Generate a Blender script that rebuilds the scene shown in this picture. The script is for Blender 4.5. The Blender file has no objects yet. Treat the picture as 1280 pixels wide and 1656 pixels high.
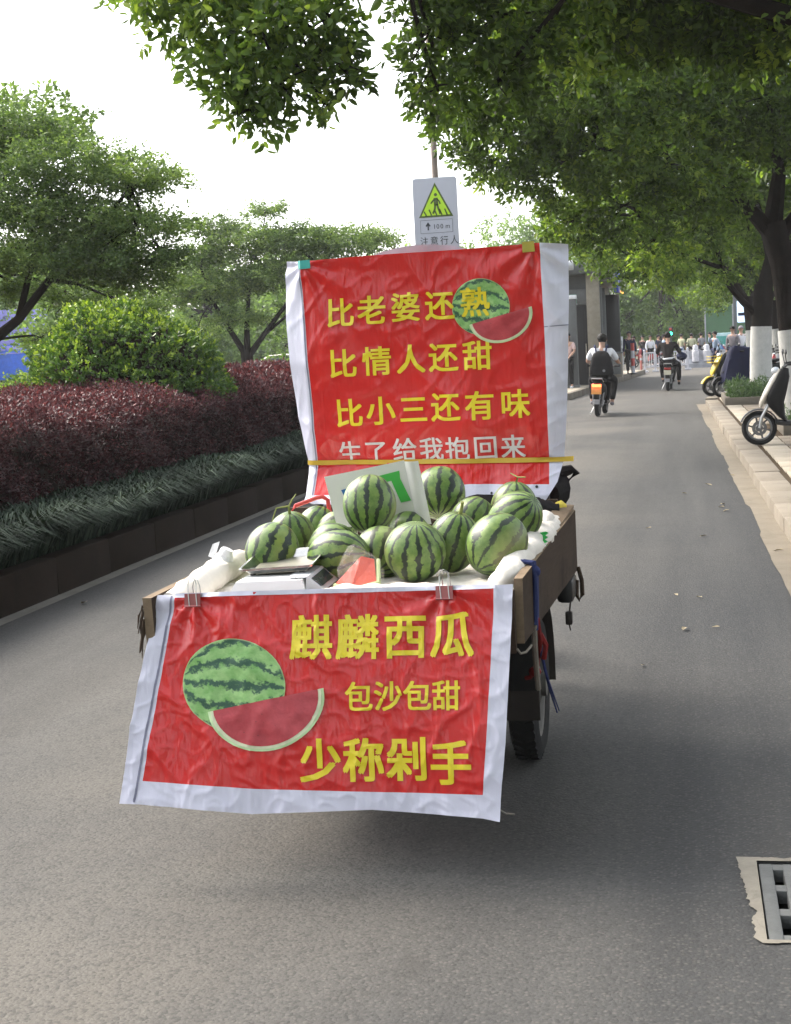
import bpy, bmesh, math, random
import numpy as np
from mathutils import Vector, Matrix, noise as mnoise

scene = bpy.context.scene
COL = scene.collection
R = math.radians
PI = math.pi

# ------------------------------------------------------------------ camera
cam_data = bpy.data.cameras.new('camera')
cam = bpy.data.objects.new('camera', cam_data)
COL.objects.link(cam)
cam_data.sensor_fit = 'VERTICAL'
cam_data.sensor_height = 36.0
cam_data.lens = 52.0
cam_data.clip_start = 0.05
cam_data.clip_end = 2000
cam.matrix_world = (Matrix.Translation((0, 0, 1.6)) @ Matrix.Rotation(R(11.3348), 4, 'Z')
                    @ Matrix.Rotation(R(90 - 6.2298), 4, 'X') @ Matrix.Rotation(R(-3.0), 4, 'Z'))
scene.camera = cam

# ------------------------------------------------------------------ sky, sun, exposure
SUN_AZ, SUN_EL = -62.0, 44.0           # degrees from +Y (towards +X), height
world = bpy.data.worlds.new('World')
scene.world = world
world.use_nodes = True
wn = world.node_tree
wn.nodes.clear()
sky = wn.nodes.new('ShaderNodeTexSky')
sky.sky_type = 'NISHITA'
sky.sun_disc = False
sky.sun_elevation = R(SUN_EL)
sky.sun_rotation = R(SUN_AZ)
sky.air_density = 1.0
sky.dust_density = 4.0
sky.ozone_density = 1.0
hs = wn.nodes.new('ShaderNodeHueSaturation')
hs.inputs['Saturation'].default_value = 0.28
bg = wn.nodes.new('ShaderNodeBackground')
bg.inputs['Strength'].default_value = 0.15
wo = wn.nodes.new('ShaderNodeOutputWorld')
wn.links.new(sky.outputs[0], hs.inputs['Color'])
wn.links.new(hs.outputs[0], bg.inputs['Color'])
wn.links.new(bg.outputs[0], wo.inputs['Surface'])

sd = bpy.data.lights.new('sun', 'SUN')
sd.energy = 0.95
sd.angle = R(22)
sd.color = (1.0, 0.86, 0.68)
sun = bpy.data.objects.new('sun', sd)
COL.objects.link(sun)
sdir = Vector((math.sin(R(SUN_AZ)) * math.cos(R(SUN_EL)), math.cos(R(SUN_AZ)) * math.cos(R(SUN_EL)), math.sin(R(SUN_EL))))
sun.rotation_euler = sdir.to_track_quat('Z', 'Y').to_euler()
sun.location = (0, 0, 30)

scene.view_settings.view_transform = 'Standard'
scene.view_settings.look = 'None'
scene.view_settings.gamma = 1.0
scene.view_settings.use_curve_mapping = False
scene.view_settings.exposure = 1.95
scene.cycles.max_bounces = 8
scene.cycles.transparent_max_bounces = 8
scene.cycles.use_denoising = True

# ------------------------------------------------------------------ helpers: objects
def tag(o, label=None, cat=None, group=None, kind=None):
    if label: o['label'] = label
    if cat: o['category'] = cat
    if group: o['group'] = group
    if kind: o['kind'] = kind
    return o

def empty(name, loc=(0, 0, 0), rz=0.0, label=None, cat=None, group=None, kind=None):
    o = bpy.data.objects.new(name, None)
    o.empty_display_size = 0.1
    COL.objects.link(o)
    o.location = loc
    o.rotation_euler = (0, 0, rz)
    return tag(o, label, cat, group, kind)

def world_origin(o):
    v = Vector((0, 0, 0))
    while o is not None:
        v += o.location
        o = o.parent
    return v

def link(name, me, mats, parent=None, loc=None):
    o = bpy.data.objects.new(name, me)
    COL.objects.link(o)
    if mats is not None:
        for m in (mats if isinstance(mats, (list, tuple)) else [mats]):
            me.materials.append(m)
    if parent is not None:
        o.parent = parent
    if loc is not None:
        o.location = loc
    return o

def copy_tree(o, parent=None):
    c = o.copy()
    COL.objects.link(c)
    c.parent = parent
    for ch in list(o.children):
        copy_tree(ch, c)
    return c

class MB:
    """collects simple shapes, built as one mesh"""
    def __init__(self):
        self.v, self.f, self.m, self.s = [], [], [], []
    def add(self, verts, faces, mi=0, smooth=False):
        b = len(self.v)
        self.v += [tuple(p) for p in verts]
        for f in faces:
            self.f.append([i + b for i in f]); self.m.append(mi); self.s.append(smooth)
        return self
    def box(self, c, size, rz=0, mi=0, rot=None, taper=1.0):
        sx, sy, sz = [k / 2 for k in size]
        M = rot if rot is not None else Matrix.Rotation(rz, 3, 'Z')
        vs = []
        for z in (-1, 1):
            t = taper if z > 0 else 1.0
            for x, y in ((-1, -1), (1, -1), (1, 1), (-1, 1)):
                vs.append(Vector(c) + M @ Vector((x * sx * t, y * sy * t, z * sz)))
        return self.add(vs, [(3, 2, 1, 0), (4, 5, 6, 7), (0, 1, 5, 4), (1, 2, 6, 5), (2, 3, 7, 6), (3, 0, 4, 7)], mi)
    def bbox(self, c, size, b=0.01, mi=0, rot=None):
        """bevelled box"""
        sx, sy, sz = [k / 2 for k in size]
        b = min(b, sx * .9, sy * .9, sz * .9)
        M = rot if rot is not None else Matrix.Identity(3)
        bm = bmesh.new()
        bmesh.ops.create_cube(bm, size=1.0)
        for v in bm.verts: v.co = Vector((v.co.x * size[0], v.co.y * size[1], v.co.z * size[2]))
        bmesh.ops.bevel(bm, geom=list(bm.edges), offset=b, segments=2, profile=0.5, affect='EDGES')
        bm.verts.index_update()
        vs = [Vector(c) + M @ v.co for v in bm.verts]
        fs = [[v.index for v in f.verts] for f in bm.faces]
        bm.free()
        return self.add(vs, fs, mi, True)
    def tube(self, path, r, n=8, mi=0, caps=True, closed=False):
        path = [Vector(p) for p in path]
        rs = r if isinstance(r, (list, tuple)) else [r] * len(path)
        vs, N = [], len(path)
        up = Vector((0.13, 0.21, 1)).normalized()
        for i, p in enumerate(path):
            if closed:
                d = path[(i + 1) % N] - path[i - 1]
            else:
                d = path[min(i + 1, N - 1)] - path[max(i - 1, 0)]
            d = d.normalized() if d.length > 1e-9 else Vector((0, 0, 1))
            u = up if abs(d.dot(up)) < 0.95 else Vector((1, 0, 0))
            a = d.cross(u).normalized(); b = d.cross(a)
            for k in range(n):
                t = 2 * PI * k / n
                vs.append(p + (a * math.cos(t) + b * math.sin(t)) * rs[i])
        fs = []
        for i in range(N if closed else N - 1):
            j = (i + 1) % N
            for k in range(n):
                fs.append((i * n + k, i * n + (k + 1) % n, j * n + (k + 1) % n, j * n + k))
        if caps and not closed:
            fs.append(tuple(range(n - 1, -1, -1))); fs.append(tuple((N - 1) * n + k for k in range(n)))
        return self.add(vs, fs, mi, True)
    def lathe(self, prof, c=(0, 0, 0), axis='Z', n=24, mi=0, M=None):
        """prof: list of (radius, height) round the axis"""
        vs = []
        for (r, h) in prof:
            for k in range(n):
                t = 2 * PI * k / n
                p = Vector((r * math.cos(t), r * math.sin(t), h))
                if axis == 'X': p = Vector((p.z, p.x, p.y))
                if axis == 'Y': p = Vector((p.x, p.z, p.y))
                if M is not None: p = M @ p
                vs.append(p + Vector(c))
        fs = []
        for i in range(len(prof) - 1):
            for k in range(n):
                fs.append((i * n + k, i * n + (k + 1) % n, (i + 1) * n + (k + 1) % n, (i + 1) * n + k))
        return self.add(vs, fs, mi, True)
    def ell(self, c, r, nu=14, nv=8, mi=0, M=None):
        vs, fs = [], []
        for j in range(nv + 1):
            th = PI * j / nv
            for i in range(nu):
                ph = 2 * PI * i / nu
                p = Vector((r[0] * math.sin(th) * math.cos(ph), r[1] * math.sin(th) * math.sin(ph), r[2] * math.cos(th)))
                if M is not None: p = M @ p
                vs.append(Vector(c) + p)
        for j in range(nv):
            for i in range(nu):
                fs.append((j * nu + i, (j + 1) * nu + i, (j + 1) * nu + (i + 1) % nu, j * nu + (i + 1) % nu))
        return self.add(vs, fs, mi, True)
    def loft(self, secs, n=16, p=3.0, mi=0, caps=True):
        """secs: (x, y, z, half width along x, half height across, tilt angle in the yz plane)"""
        vs = []
        for s in secs:
            x, y, z, hw, hh = s[:5]
            a = s[5] if len(s) > 5 else 0.0
            for k in range(n):
                t = 2 * PI * k / n
                cx, sx = math.cos(t), math.sin(t)
                ux = math.copysign(abs(cx) ** (2 / p), cx) * hw
                uz = math.copysign(abs(sx) ** (2 / p), sx) * hh
                vs.append((x + ux, y - uz * math.sin(a), z + uz * math.cos(a)))
        fs = []
        for i in range(len(secs) - 1):
            for k in range(n):
                fs.append((i * n + k, i * n + (k + 1) % n, (i + 1) * n + (k + 1) % n, (i + 1) * n + k))
        if caps:
            fs.append(tuple(range(n - 1, -1, -1))); fs.append(tuple((len(secs) - 1) * n + k for k in range(n)))
        return self.add(vs, fs, mi, True)
    def prism(self, poly, z0, z1, mi=0):
        n = len(poly)
        vs = [(p[0], p[1], z0) for p in poly] + [(p[0], p[1], z1) for p in poly]
        fs = [tuple(range(n - 1, -1, -1)), tuple(range(n, 2 * n))]
        for k in range(n): fs.append((k, (k + 1) % n, n + (k + 1) % n, n + k))
        return self.add(vs, fs, mi)
    def mesh(self, name, off=None):
        me = bpy.data.meshes.new(name)
        vs = self.v
        if off is not None:
            vs = [(v[0] - off[0], v[1] - off[1], v[2] - off[2]) for v in vs]
        me.from_pydata(vs, [], self.f)
        me.polygons.foreach_set('material_index', self.m)
        me.polygons.foreach_set('use_smooth', self.s)
        me.update()
        if any(self.s):
            bm = bmesh.new(); bm.from_mesh(me)
            bmesh.ops.recalc_face_normals(bm, faces=bm.faces)
            bm.to_mesh(me); bm.free()
            try: me.set_sharp_from_angle(angle=R(42))
            except Exception: pass
        return me
    def build(self, name, mats, parent=None, world=False, loc=None):
        off = world_origin(parent) if (world and parent is not None) else (Vector(loc) if (world and loc is not None) else None)
        return link(name, self.mesh(name, off), mats, parent, None if parent is not None and world else loc)

# ------------------------------------------------------------------ helpers: materials
class NT:
    def __init__(self, name):
        self.mat = bpy.data.materials.new(name)
        self.mat.use_nodes = True
        self.t = self.mat.node_tree
        self.b = self.t.nodes['Principled BSDF']
        self.out = self.t.nodes['Material Output']
    def n(self, typ, **kw):
        nd = self.t.nodes.new(typ)
        for k, v in kw.items():
            if k.startswith('i_'):
                nd.inputs[k[2:].replace('_', ' ')].default_value = v
            else:
                setattr(nd, k, v)
        return nd
    def l(self, a, b): self.t.links.new(a, b)
    def math(self, op, a, b=None, c=None, clamp=False):
        nd = self.t.nodes.new('ShaderNodeMath'); nd.operation = op; nd.use_clamp = clamp
        for i, x in enumerate((a, b, c)):
            if x is None: continue
            if isinstance(x, (int, float)): nd.inputs[i].default_value = x
            else: self.l(x, nd.inputs[i])
        return nd.outputs[0]
    def mix(self, fac, a, b, blend='MIX'):
        nd = self.t.nodes.new('ShaderNodeMix'); nd.data_type = 'RGBA'; nd.blend_type = blend
        for sock, x in ((nd.inputs[0], fac), (nd.inputs[6], a), (nd.inputs[7], b)):
            if isinstance(x, (int, float)): sock.default_value = x
            elif isinstance(x, (tuple, list)): sock.default_value = (*x[:3], 1)
            else: self.l(x, sock)
        return nd.outputs[2]
    def noise(self, scale, detail=4, rough=0.55, vec=None, dist=0.0):
        nd = self.n('ShaderNodeTexNoise'); nd.inputs['Scale'].default_value = scale
        nd.inputs['Detail'].default_value = detail; nd.inputs['Roughness'].default_value = rough
        nd.inputs['Distortion'].default_value = dist
        if vec is not None: self.l(vec, nd.inputs['Vector'])
        return nd.outputs[0]
    def ramp(self, fac, stops):
        nd = self.n('ShaderNodeValToRGB')
        el = nd.color_ramp.elements
        while len(el) < len(stops): el.new(0.5)
        for e, (p, c) in zip(el, stops):
            e.position = p; e.color = (*c, 1) if len(c) == 3 else c
        self.l(fac, nd.inputs[0])
        return nd.outputs[0]
    def bump(self, h, strength=0.3, dist=0.01):
        nd = self.n('ShaderNodeBump'); nd.inputs['Strength'].default_value = strength; nd.inputs['Distance'].default_value = dist
        self.l(h, nd.inputs['Height']); self.l(nd.outputs[0], self.b.inputs['Normal'])
    def obj(self):
        return self.n('ShaderNodeTexCoord').outputs['Object']
    def pos(self):
        return self.n('ShaderNodeNewGeometry').outputs['Position']
    def base(self, c):
        if isinstance(c, (tuple, list)): self.b.inputs['Base Color'].default_value = (*c[:3], 1)
        else: self.l(c, self.b.inputs['Base Color'])
    def set(self, rough=None, metal=None, spec=None):
        if rough is not None: self.b.inputs['Roughness'].default_value = rough
        if metal is not None: self.b.inputs['Metallic'].default_value = metal
        if spec is not None: self.b.inputs['Specular IOR Level'].default_value = spec

def simple(name, col, rough=0.6, metal=0.0, var=0.18, scale=6.0, bump=0.0, bscale=60.0, spec=None, dirt=0.0):
    m = NT(name)
    v = m.pos() if False else m.obj()
    nz = m.noise(scale, 5, 0.6, v)
    lo = tuple(c * (1 - var) for c in col); hi = tuple(min(1, c * (1 + var)) for c in col)
    c = m.mix(m.math('SMOOTH_MAX', m.math('MULTIPLY_ADD', nz, 2.4, -0.7), 0.0, 0.1, clamp=True), lo, hi)
    if dirt:
        d = m.noise(scale * .45, 6, 0.7, v)
        c = m.mix(m.math('MULTIPLY', m.math('MULTIPLY_ADD', d, 5, -2.6, clamp=True), dirt), c, (0.10, 0.08, 0.06))
    m.base(c); m.set(rough, metal, spec if spec is not None else (.14 if rough > .6 and not metal else .5))
    rr = m.math('MULTIPLY_ADD', nz, 0.25, rough - 0.12, clamp=True)
    m.l(rr, m.b.inputs['Roughness'])
    if bump: m.bump(m.noise(bscale, 4, 0.6, v), bump, 0.01)
    return m.mat

def emit(name, col, strength=1.0):
    m = NT(name)
    m.base(col)
    m.b.inputs['Emission Color'].default_value = (*col, 1)
    m.b.inputs['Emission Strength'].default_value = strength
    return m.mat

def leaf_mat(name, dark, mid, light, trans=0.35, rough=0.5, warm=(1.08, 1.12, 0.55), spec=0.35):
    m = NT(name)
    at = m.n('ShaderNodeAttribute', attribute_name='tint')
    c = m.ramp(at.outputs['Fac'], [(0.0, dark), (0.55, mid), (1.0, light)])
    m.base(c); m.set(rough, 0, spec)
    tr = m.n('ShaderNodeBsdfTranslucent')
    wc = m.mix(1.0, c, warm, 'MULTIPLY')
    m.l(wc, tr.inputs[0])
    mx = m.n('ShaderNodeMixShader'); mx.inputs[0].default_value = trans
    m.l(m.b.outputs[0], mx.inputs[1]); m.l(tr.outputs[0], mx.inputs[2])
    m.l(mx.outputs[0], m.out.inputs[0])
    return m.mat

# ------------------------------------------------------------------ helpers: leaves
rng = np.random.default_rng(7)

def rand_unit(n):
    v = rng.normal(size=(n, 3))
    return v / np.linalg.norm(v, axis=1, keepdims=True)

def leaves_mesh(name, pos, direc, length, width, tint, fold=0.25, off=(0, 0, 0), flat=0.0, oval=False):
    """one small folded blade per entry: base, two sides, tip"""
    n = len(pos)
    d = direc / (np.linalg.norm(direc, axis=1, keepdims=True) + 1e-9)
    ref = rand_unit(n)
    if flat > 0:
        ref = ref * (1 - flat) + np.cross(d, np.array([0, 0, 1.0])) * flat * 1.5
    s = np.cross(d, ref); s[:] = s
    if flat > 0:
        s = ref - (np.sum(ref * d, axis=1, keepdims=True)) * d
    s /= (np.linalg.norm(s, axis=1, keepdims=True) + 1e-9)
    nn = np.cross(s, d)
    L = np.asarray(length).reshape(-1, 1) * np.ones((n, 1)); Wd = np.asarray(width).reshape(-1, 1) * np.ones((n, 1))
    if oval:            # six-sided blade with a drooping tip for the leaves seen close
        V = np.empty((n, 6, 3))
        V[:, 0] = pos; V[:, 3] = pos + d * L - nn * Wd * .18
        for k, (q, w_, f_) in ((1, (.28, .44, fold)), (2, (.66, .40, fold * .7)), (4, (.66, -.40, fold * .7)), (5, (.28, -.44, fold))):
            V[:, k] = pos + d * L * q + s * Wd * w_ + nn * Wd * f_
        V = V.reshape(-1, 3) - np.array(off)
        i = np.arange(n) * 6
        F = np.stack([i, i + 1, i + 2, i + 3, i, i + 3, i + 4, i + 5], axis=1).reshape(-1)
        me = bpy.data.meshes.new(name)
        me.vertices.add(6 * n); me.vertices.foreach_set('co', V.astype(np.float32).ravel())
        me.loops.add(8 * n); me.loops.foreach_set('vertex_index', F.astype(np.int32))
        me.polygons.add(2 * n); me.polygons.foreach_set('loop_start', (np.arange(2 * n) * 4).astype(np.int32))
        at = me.attributes.new('tint', 'FLOAT', 'FACE')
        at.data.foreach_set('value', np.repeat(np.clip(tint, 0, 1), 2).astype(np.float32))
        me.update(calc_edges=True)
        return me
    V = np.empty((n, 4, 3))
    V[:, 0] = pos
    V[:, 1] = pos + d * L * 0.45 + s * Wd * .5 + nn * Wd * fold
    V[:, 2] = pos + d * L
    V[:, 3] = pos + d * L * 0.45 - s * Wd * .5 + nn * Wd * fold
    V = V.reshape(-1, 3) - np.array(off)
    i = np.arange(n) * 4
    F = np.stack([i, i + 1, i + 2, i, i + 2, i + 3], axis=1).reshape(-1)
    me = bpy.data.meshes.new(name)
    me.vertices.add(4 * n); me.vertices.foreach_set('co', V.astype(np.float32).ravel())
    me.loops.add(6 * n); me.loops.foreach_set('vertex_index', F.astype(np.int32))
    me.polygons.add(2 * n)
    me.polygons.foreach_set('loop_start', (np.arange(2 * n) * 3).astype(np.int32))
    at = me.attributes.new('tint', 'FLOAT', 'FACE')
    at.data.foreach_set('value', np.repeat(np.clip(tint, 0, 1), 2).astype(np.float32))
    me.update(calc_edges=True)
    return me

def spray_points(clumps, density, per=18, spread=0.2, flatten=1.0, shell=0.45, zdown=0.0):
    """clumps of (x, y, z, r[, rz]) -> leaf positions, directions, tints: twigs spread through each clump, leaves round each twig"""
    P, D, T = [], [], []
    for c in clumps:
        x, y, z, r = c[:4]
        rz = c[4] if len(c) > 4 else r * 0.75
        m = max(4, int(density * r * r))
        u = rand_unit(m)
        rad = rng.uniform(shell, 1.0, size=(m, 1)) ** 0.6
        lump = 1 + 0.25 * np.sin(u[:, :1] * 7 + x * 3) * np.cos(u[:, 1:2] * 6 + y) 
        ctr = u * rad * lump * np.array([r, r, rz]) + np.array([x, y, z])
        tw = rng.normal(0, 0.14, size=m) + rng.uniform(-.20, .22)
        k = per
        cc = np.repeat(ctr, k, axis=0); uu = np.repeat(u, k, axis=0)
        axis = uu * 0.8 + rand_unit(m)[np.repeat(np.arange(m), k)] * 0.7
        axis[:, 2] -= zdown
        axis /= np.linalg.norm(axis, axis=1, keepdims=True)
        along = rng.uniform(-0.5, 1.0, size=(m * k, 1)) * spread
        jit = rand_unit(m * k) * rng.uniform(0.1, 0.55, size=(m * k, 1)) * spread
        pos = cc + axis * along + jit * np.array([1, 1, flatten])
        dr = axis * 0.7 + rand_unit(m * k) * 0.9
        dr[:, 2] = dr[:, 2] * (0.4 + 0.6 * flatten) - zdown
        P.append(pos); D.append(dr)
        T.append(np.repeat(tw, k) + 0.42 + rng.normal(0, 0.17, size=m * k))
    return np.concatenate(P), np.concatenate(D), np.concatenate(T)

def limb(mb, p0, p1, r0, r1, bend=0.12, n=6, seg=5, seed=0):
    p0, p1 = Vector(p0), Vector(p1)
    rnd = random.Random(seed)
    L = (p1 - p0).length
    off = Vector((rnd.uniform(-1, 1), rnd.uniform(-1, 1), rnd.uniform(-.2, 1))) * bend * L
    pts, rs = [], []
    for i in range(seg + 1):
        t = i / seg
        q = p0.lerp(p1, t) + off * (4 * t * (1 - t)) * .5 + Vector((rnd.uniform(-1, 1), rnd.uniform(-1, 1), rnd.uniform(-1, 1))) * L * 0.012
        if i == 0: q = p0
        pts.append(q); rs.append(r0 + (r1 - r0) * t)
    mb.tube(pts, rs, n)
    return pts
# ------------------------------------------------------------------ materials of the setting
def asphalt_mat():
    m = NT('asphalt')
    p = m.pos()
    big = m.noise(0.35, 5, 0.6, p)
    mid = m.noise(2.2, 5, 0.65, p)
    fine = m.noise(70, 3, 0.7, p)
    vor = m.n('ShaderNodeTexVoronoi'); vor.inputs['Scale'].default_value = 95; m.l(p, vor.inputs['Vector'])
    sep = m.n('ShaderNodeSeparateXYZ'); m.l(p, sep.inputs[0])
    base = m.mix(mid, (0.031, 0.034, 0.038), (0.055, 0.058, 0.061))
    # dust and sun-warm light painted as one band, worn grey in the wheel paths
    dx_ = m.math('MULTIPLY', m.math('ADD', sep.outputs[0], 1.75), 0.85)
    lit_dust_x = m.math('ADD', m.math('POWER', 2.718, m.math('MULTIPLY', m.math('MULTIPLY', dx_, dx_), -1.0)), m.math('MULTIPLY_ADD', sep.outputs[0], -.10, -.12, clamp=True), clamp=True)
    lit_dust = m.math('MULTIPLY', lit_dust_x, m.math('MULTIPLY_ADD', big, 2.8, -0.65, clamp=True))
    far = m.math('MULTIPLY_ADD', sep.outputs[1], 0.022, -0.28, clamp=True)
    lit_dust = m.math('MAXIMUM', m.math('MULTIPLY', lit_dust, 0.8), m.math('MULTIPLY', far, 0.75))
    c = m.mix(lit_dust, base, (0.185, 0.168, 0.142))
    mp = m.n('ShaderNodeMapping'); mp.inputs['Scale'].default_value = (2.2, .10, 1); m.l(p, mp.inputs[0])
    lane = m.noise(1.0, 5, .6, mp.outputs[0])
    c = m.mix(m.math('MULTIPLY_ADD', lane, 2.4, -.95, clamp=True), c, m.mix(.45, c, (0.17, 0.165, 0.155)))
    c = m.mix(m.math('MULTIPLY_ADD', lane, -3.0, 1.15, clamp=True), c, m.mix(.40, c, (0.025, 0.025, 0.026)))
    sp = m.math('MULTIPLY_ADD', vor.outputs['Distance'], -1.6, 1.15, clamp=True)
    sv = m.n('ShaderNodeSeparateColor'); m.l(vor.outputs['Color'], sv.inputs[0])
    c = m.mix(m.math('MULTIPLY', m.math('GREATER_THAN', sv.outputs[0], 0.72), m.math('MULTIPLY', sp, 0.38)), c, (0.22, 0.205, 0.18))
    c = m.mix(m.math('MULTIPLY', m.math('LESS_THAN', sv.outputs[1], 0.25), 0.4), c, (0.035, 0.035, 0.035))
    c = m.mix(m.math('MULTIPLY_ADD', fine, 0.9, -0.2, clamp=True), m.mix(0.5, c, (0.03, 0.03, 0.03)), c)
    # tar seams and stains
    st = m.noise(0.9, 6, 0.7, p, 1.5)
    c = m.mix(m.math('MULTIPLY_ADD', st, 3.5, -2.15, clamp=True), c, (0.045, 0.043, 0.04))
    m.base(c); m.set(0.82, 0, 0.18)
    h = m.math('ADD', m.math('MULTIPLY', vor.outputs['Distance'], -0.6), m.math('MULTIPLY', fine, 0.8))
    m.bump(h, 0.55, 0.006)
    return m.mat

def stone_mat(name, lo, hi, stain=(0.09, 0.075, 0.05), amt=0.6, scale=3.0, bump=0.25):
    spec = .06 if max(hi) < .11 else .25
    m = NT(name)
    p = m.pos()
    a = m.noise(scale, 6, 0.65, p); b = m.noise(55, 3, 0.6, p); st = m.noise(scale * .6, 6, 0.75, p, 0.8)
    rnd = m.n('ShaderNodeObjectInfo').outputs['Random']
    c = m.mix(m.math('MULTIPLY_ADD', a, 1.8, -0.4, clamp=True), lo, hi)
    c = m.mix(m.math('MULTIPLY', m.math('MULTIPLY_ADD', st, 4, -2.1, clamp=True), amt), c, stain)
    c = m.mix(m.math('MULTIPLY', rnd, 0.35), c, tuple(k * .6 for k in lo))
    c = m.mix(m.math('MULTIPLY', b, 0.3), c, tuple(k * .55 for k in lo))
    m.base(c); m.set(0.85, 0, spec)
    m.bump(m.math('ADD', b, a), bump, 0.006)
    return m.mat

M = {}
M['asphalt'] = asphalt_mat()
M['kerb'] = stone_mat('granite_kerb', (0.195, 0.168, 0.132), (0.275, 0.24, 0.192), amt=.8)
M['kerb_brown'] = stone_mat('old_kerb', (0.014, 0.010, 0.0075), (0.030, 0.022, 0.0165), (0.009, 0.007, 0.006), 0.8)
M['gutter'] = stone_mat('gutter_dust', (0.175, 0.150, 0.115), (0.255, 0.222, 0.172))
M['pale_gutter'] = stone_mat('pale_gutter', (0.17, 0.16, 0.14), (0.30, 0.28, 0.25))
M['slab'] = stone_mat('paving_slab', (0.16, 0.132, 0.10), (0.24, 0.20, 0.155))
M['pale_slab'] = stone_mat('pale_paving', (0.30, 0.265, 0.21), (0.40, 0.355, 0.285), amt=.3)
M['planter'] = stone_mat('planter_granite', (0.12, 0.105, 0.085), (0.2, 0.175, 0.14))
M['soil'] = stone_mat('soil', (0.05, 0.035, 0.022), (0.09, 0.065, 0.04))
M['lawn'] = stone_mat('lawn', (0.03, 0.055, 0.018), (0.06, 0.09, 0.03), (0.05, 0.045, 0.02), .5)
M['platform'] = stone_mat('platform_paving', (0.32, 0.28, 0.22), (0.42, 0.37, 0.30), amt=.3)
M['bark'] = stone_mat('bark', (0.010, 0.008, 0.0065), (0.028, 0.022, 0.018), (0.007, 0.006, 0.005), .7, 7, .9)
M['whitewash'] = stone_mat('whitewash', (0.44, 0.44, 0.42), (0.62, 0.61, 0.58), (0.22, 0.2, 0.17), .5, 6)
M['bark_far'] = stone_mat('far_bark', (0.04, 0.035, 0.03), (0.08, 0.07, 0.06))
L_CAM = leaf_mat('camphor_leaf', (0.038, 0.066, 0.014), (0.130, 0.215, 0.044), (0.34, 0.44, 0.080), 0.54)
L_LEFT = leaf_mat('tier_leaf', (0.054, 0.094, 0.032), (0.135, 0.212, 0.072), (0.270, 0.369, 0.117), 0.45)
L_FAR = leaf_mat('far_leaf', (0.09, 0.15, 0.055), (0.18, 0.28, 0.095), (0.32, 0.44, 0.15), 0.5)  # far leaves brightened, distance haze put into the colour
L_RED = leaf_mat('loropetalum_leaf', (0.016, 0.006, 0.008), (0.062, 0.022, 0.027), (0.22, 0.092, 0.095), 0.25, .45, (1.3, .7, .6))
L_BUSH = leaf_mat('bush_leaf', (0.030, 0.068, 0.020), (0.095, 0.185, 0.036), (0.34, 0.45, 0.055), 0.32, .35, spec=.5)
L_GRASS = leaf_mat('liriope_blade', (0.010, 0.018, 0.012), (0.026, 0.043, 0.030), (0.070, 0.098, 0.070), 0.15, .75, spec=.08)
L_PLANT = leaf_mat('low_plant_leaf', (0.02, 0.04, 0.01), (0.05, 0.10, 0.03), (0.12, 0.18, 0.07), 0.3)

def E(y):                       # where the asphalt ends on the pavement side
    return 0.70 - 0.0139 * y

# ------------------------------------------------------------------ ground and road
DX0, DX1, DY0, DY1 = 0.165, 0.565, 3.86, 4.46       # drain opening
g = MB()
for (x0_, x1_, y0_, y1_) in ((-400, DX0, -200, 700), (DX1, 400, -200, 700), (DX0, DX1, -200, DY0), (DX0, DX1, DY1, 700)):
    g.add([(x0_, y0_, -.03), (x1_, y0_, -.03), (x1_, y1_, -.03), (x0_, y1_, -.03)], [(0, 1, 2, 3)])
tag(g.build('ground', M['lawn']), kind='structure')

rd = MB()
def quad(x0, x1, y0, y1, z=0.0, mb=rd): mb.add([(x0, y0, z), (x1, y0, z), (x1, y1, z), (x0, y1, z)], [(0, 1, 2, 3)])
quad(-4.45, 0.75, -8, DY0); quad(-4.45, DX0, DY0, DY1); quad(DX1, 0.75, DY0, DY1)
quad(-4.45, 0.75, DY1, 33)
quad(-4.45, 40, 33, 130)
quad(-40, -4.45, 66, 130)
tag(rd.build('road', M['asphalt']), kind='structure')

# dusty concrete gutter with a ragged edge, along the pavement kerb
gm = MB()
rnd = random.Random(3)
ys = [2 + i * 0.22 for i in range(150)]
jag = 0
vs = []
for y in ys:
    jag = jag * .7 + rnd.uniform(-.005, .005)
    step = 0.022 if (int(y * .5) % 3 == 0) else 0.0
    vs += [(E(y) + jag + step, y, 0.004), (E(y) + 0.22, y, 0.004)]
gm.add(vs, [(2 * i, 2 * i + 1, 2 * i + 3, 2 * i + 2) for i in range(len(ys) - 1)])
tag(gm.build('gutter', M['gutter']), kind='structure')
gm = MB(); quad(-4.42, -4.29, 4, 39, 0.004, gm)
tag(gm.build('gutter', M['pale_gutter']), kind='structure')

# pavement side kerb: single stones
kerb = empty('kerb', (0, 0, 0), kind='structure')
km = []
for k in range(3):
    b = MB(); b.bbox((0, 0, -0.06), (0.27, 0.988, 0.30), 0.014); km.append(b.mesh('kerb_stone'))
for i in range(33):
    y = 4.5 + i
    if y > 34.2: break
    o = link('kerb_stone', km[i % 3], M['kerb'] if i < 3 else None, kerb, (E(y) + 0.325 + rnd.uniform(-.006, .006), y, 0.04 + rnd.uniform(-.004, .004)))
    o.rotation_euler = (0, 0, math.atan(0.0139) + rnd.uniform(-.004, .004))
arc = [(0.55, 34.9), (0.63, 35.9), (0.80, 36.85), (1.15, 37.75), (1.75, 38.5), (2.55, 39.0), (3.5, 39.2)]
for i in range(len(arc) - 1):
    a, b2 = Vector(arc[i]), Vector(arc[i + 1])
    mid = (a + b2) / 2; d = b2 - a
    o = link('kerb_stone', km[i % 3], None, kerb, (mid.x, mid.y, 0.04))
    o.rotation_euler = (0, 0, math.atan2(d.y, d.x) - PI / 2)
    o.scale = (1, d.length * 1.0, 1)

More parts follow.
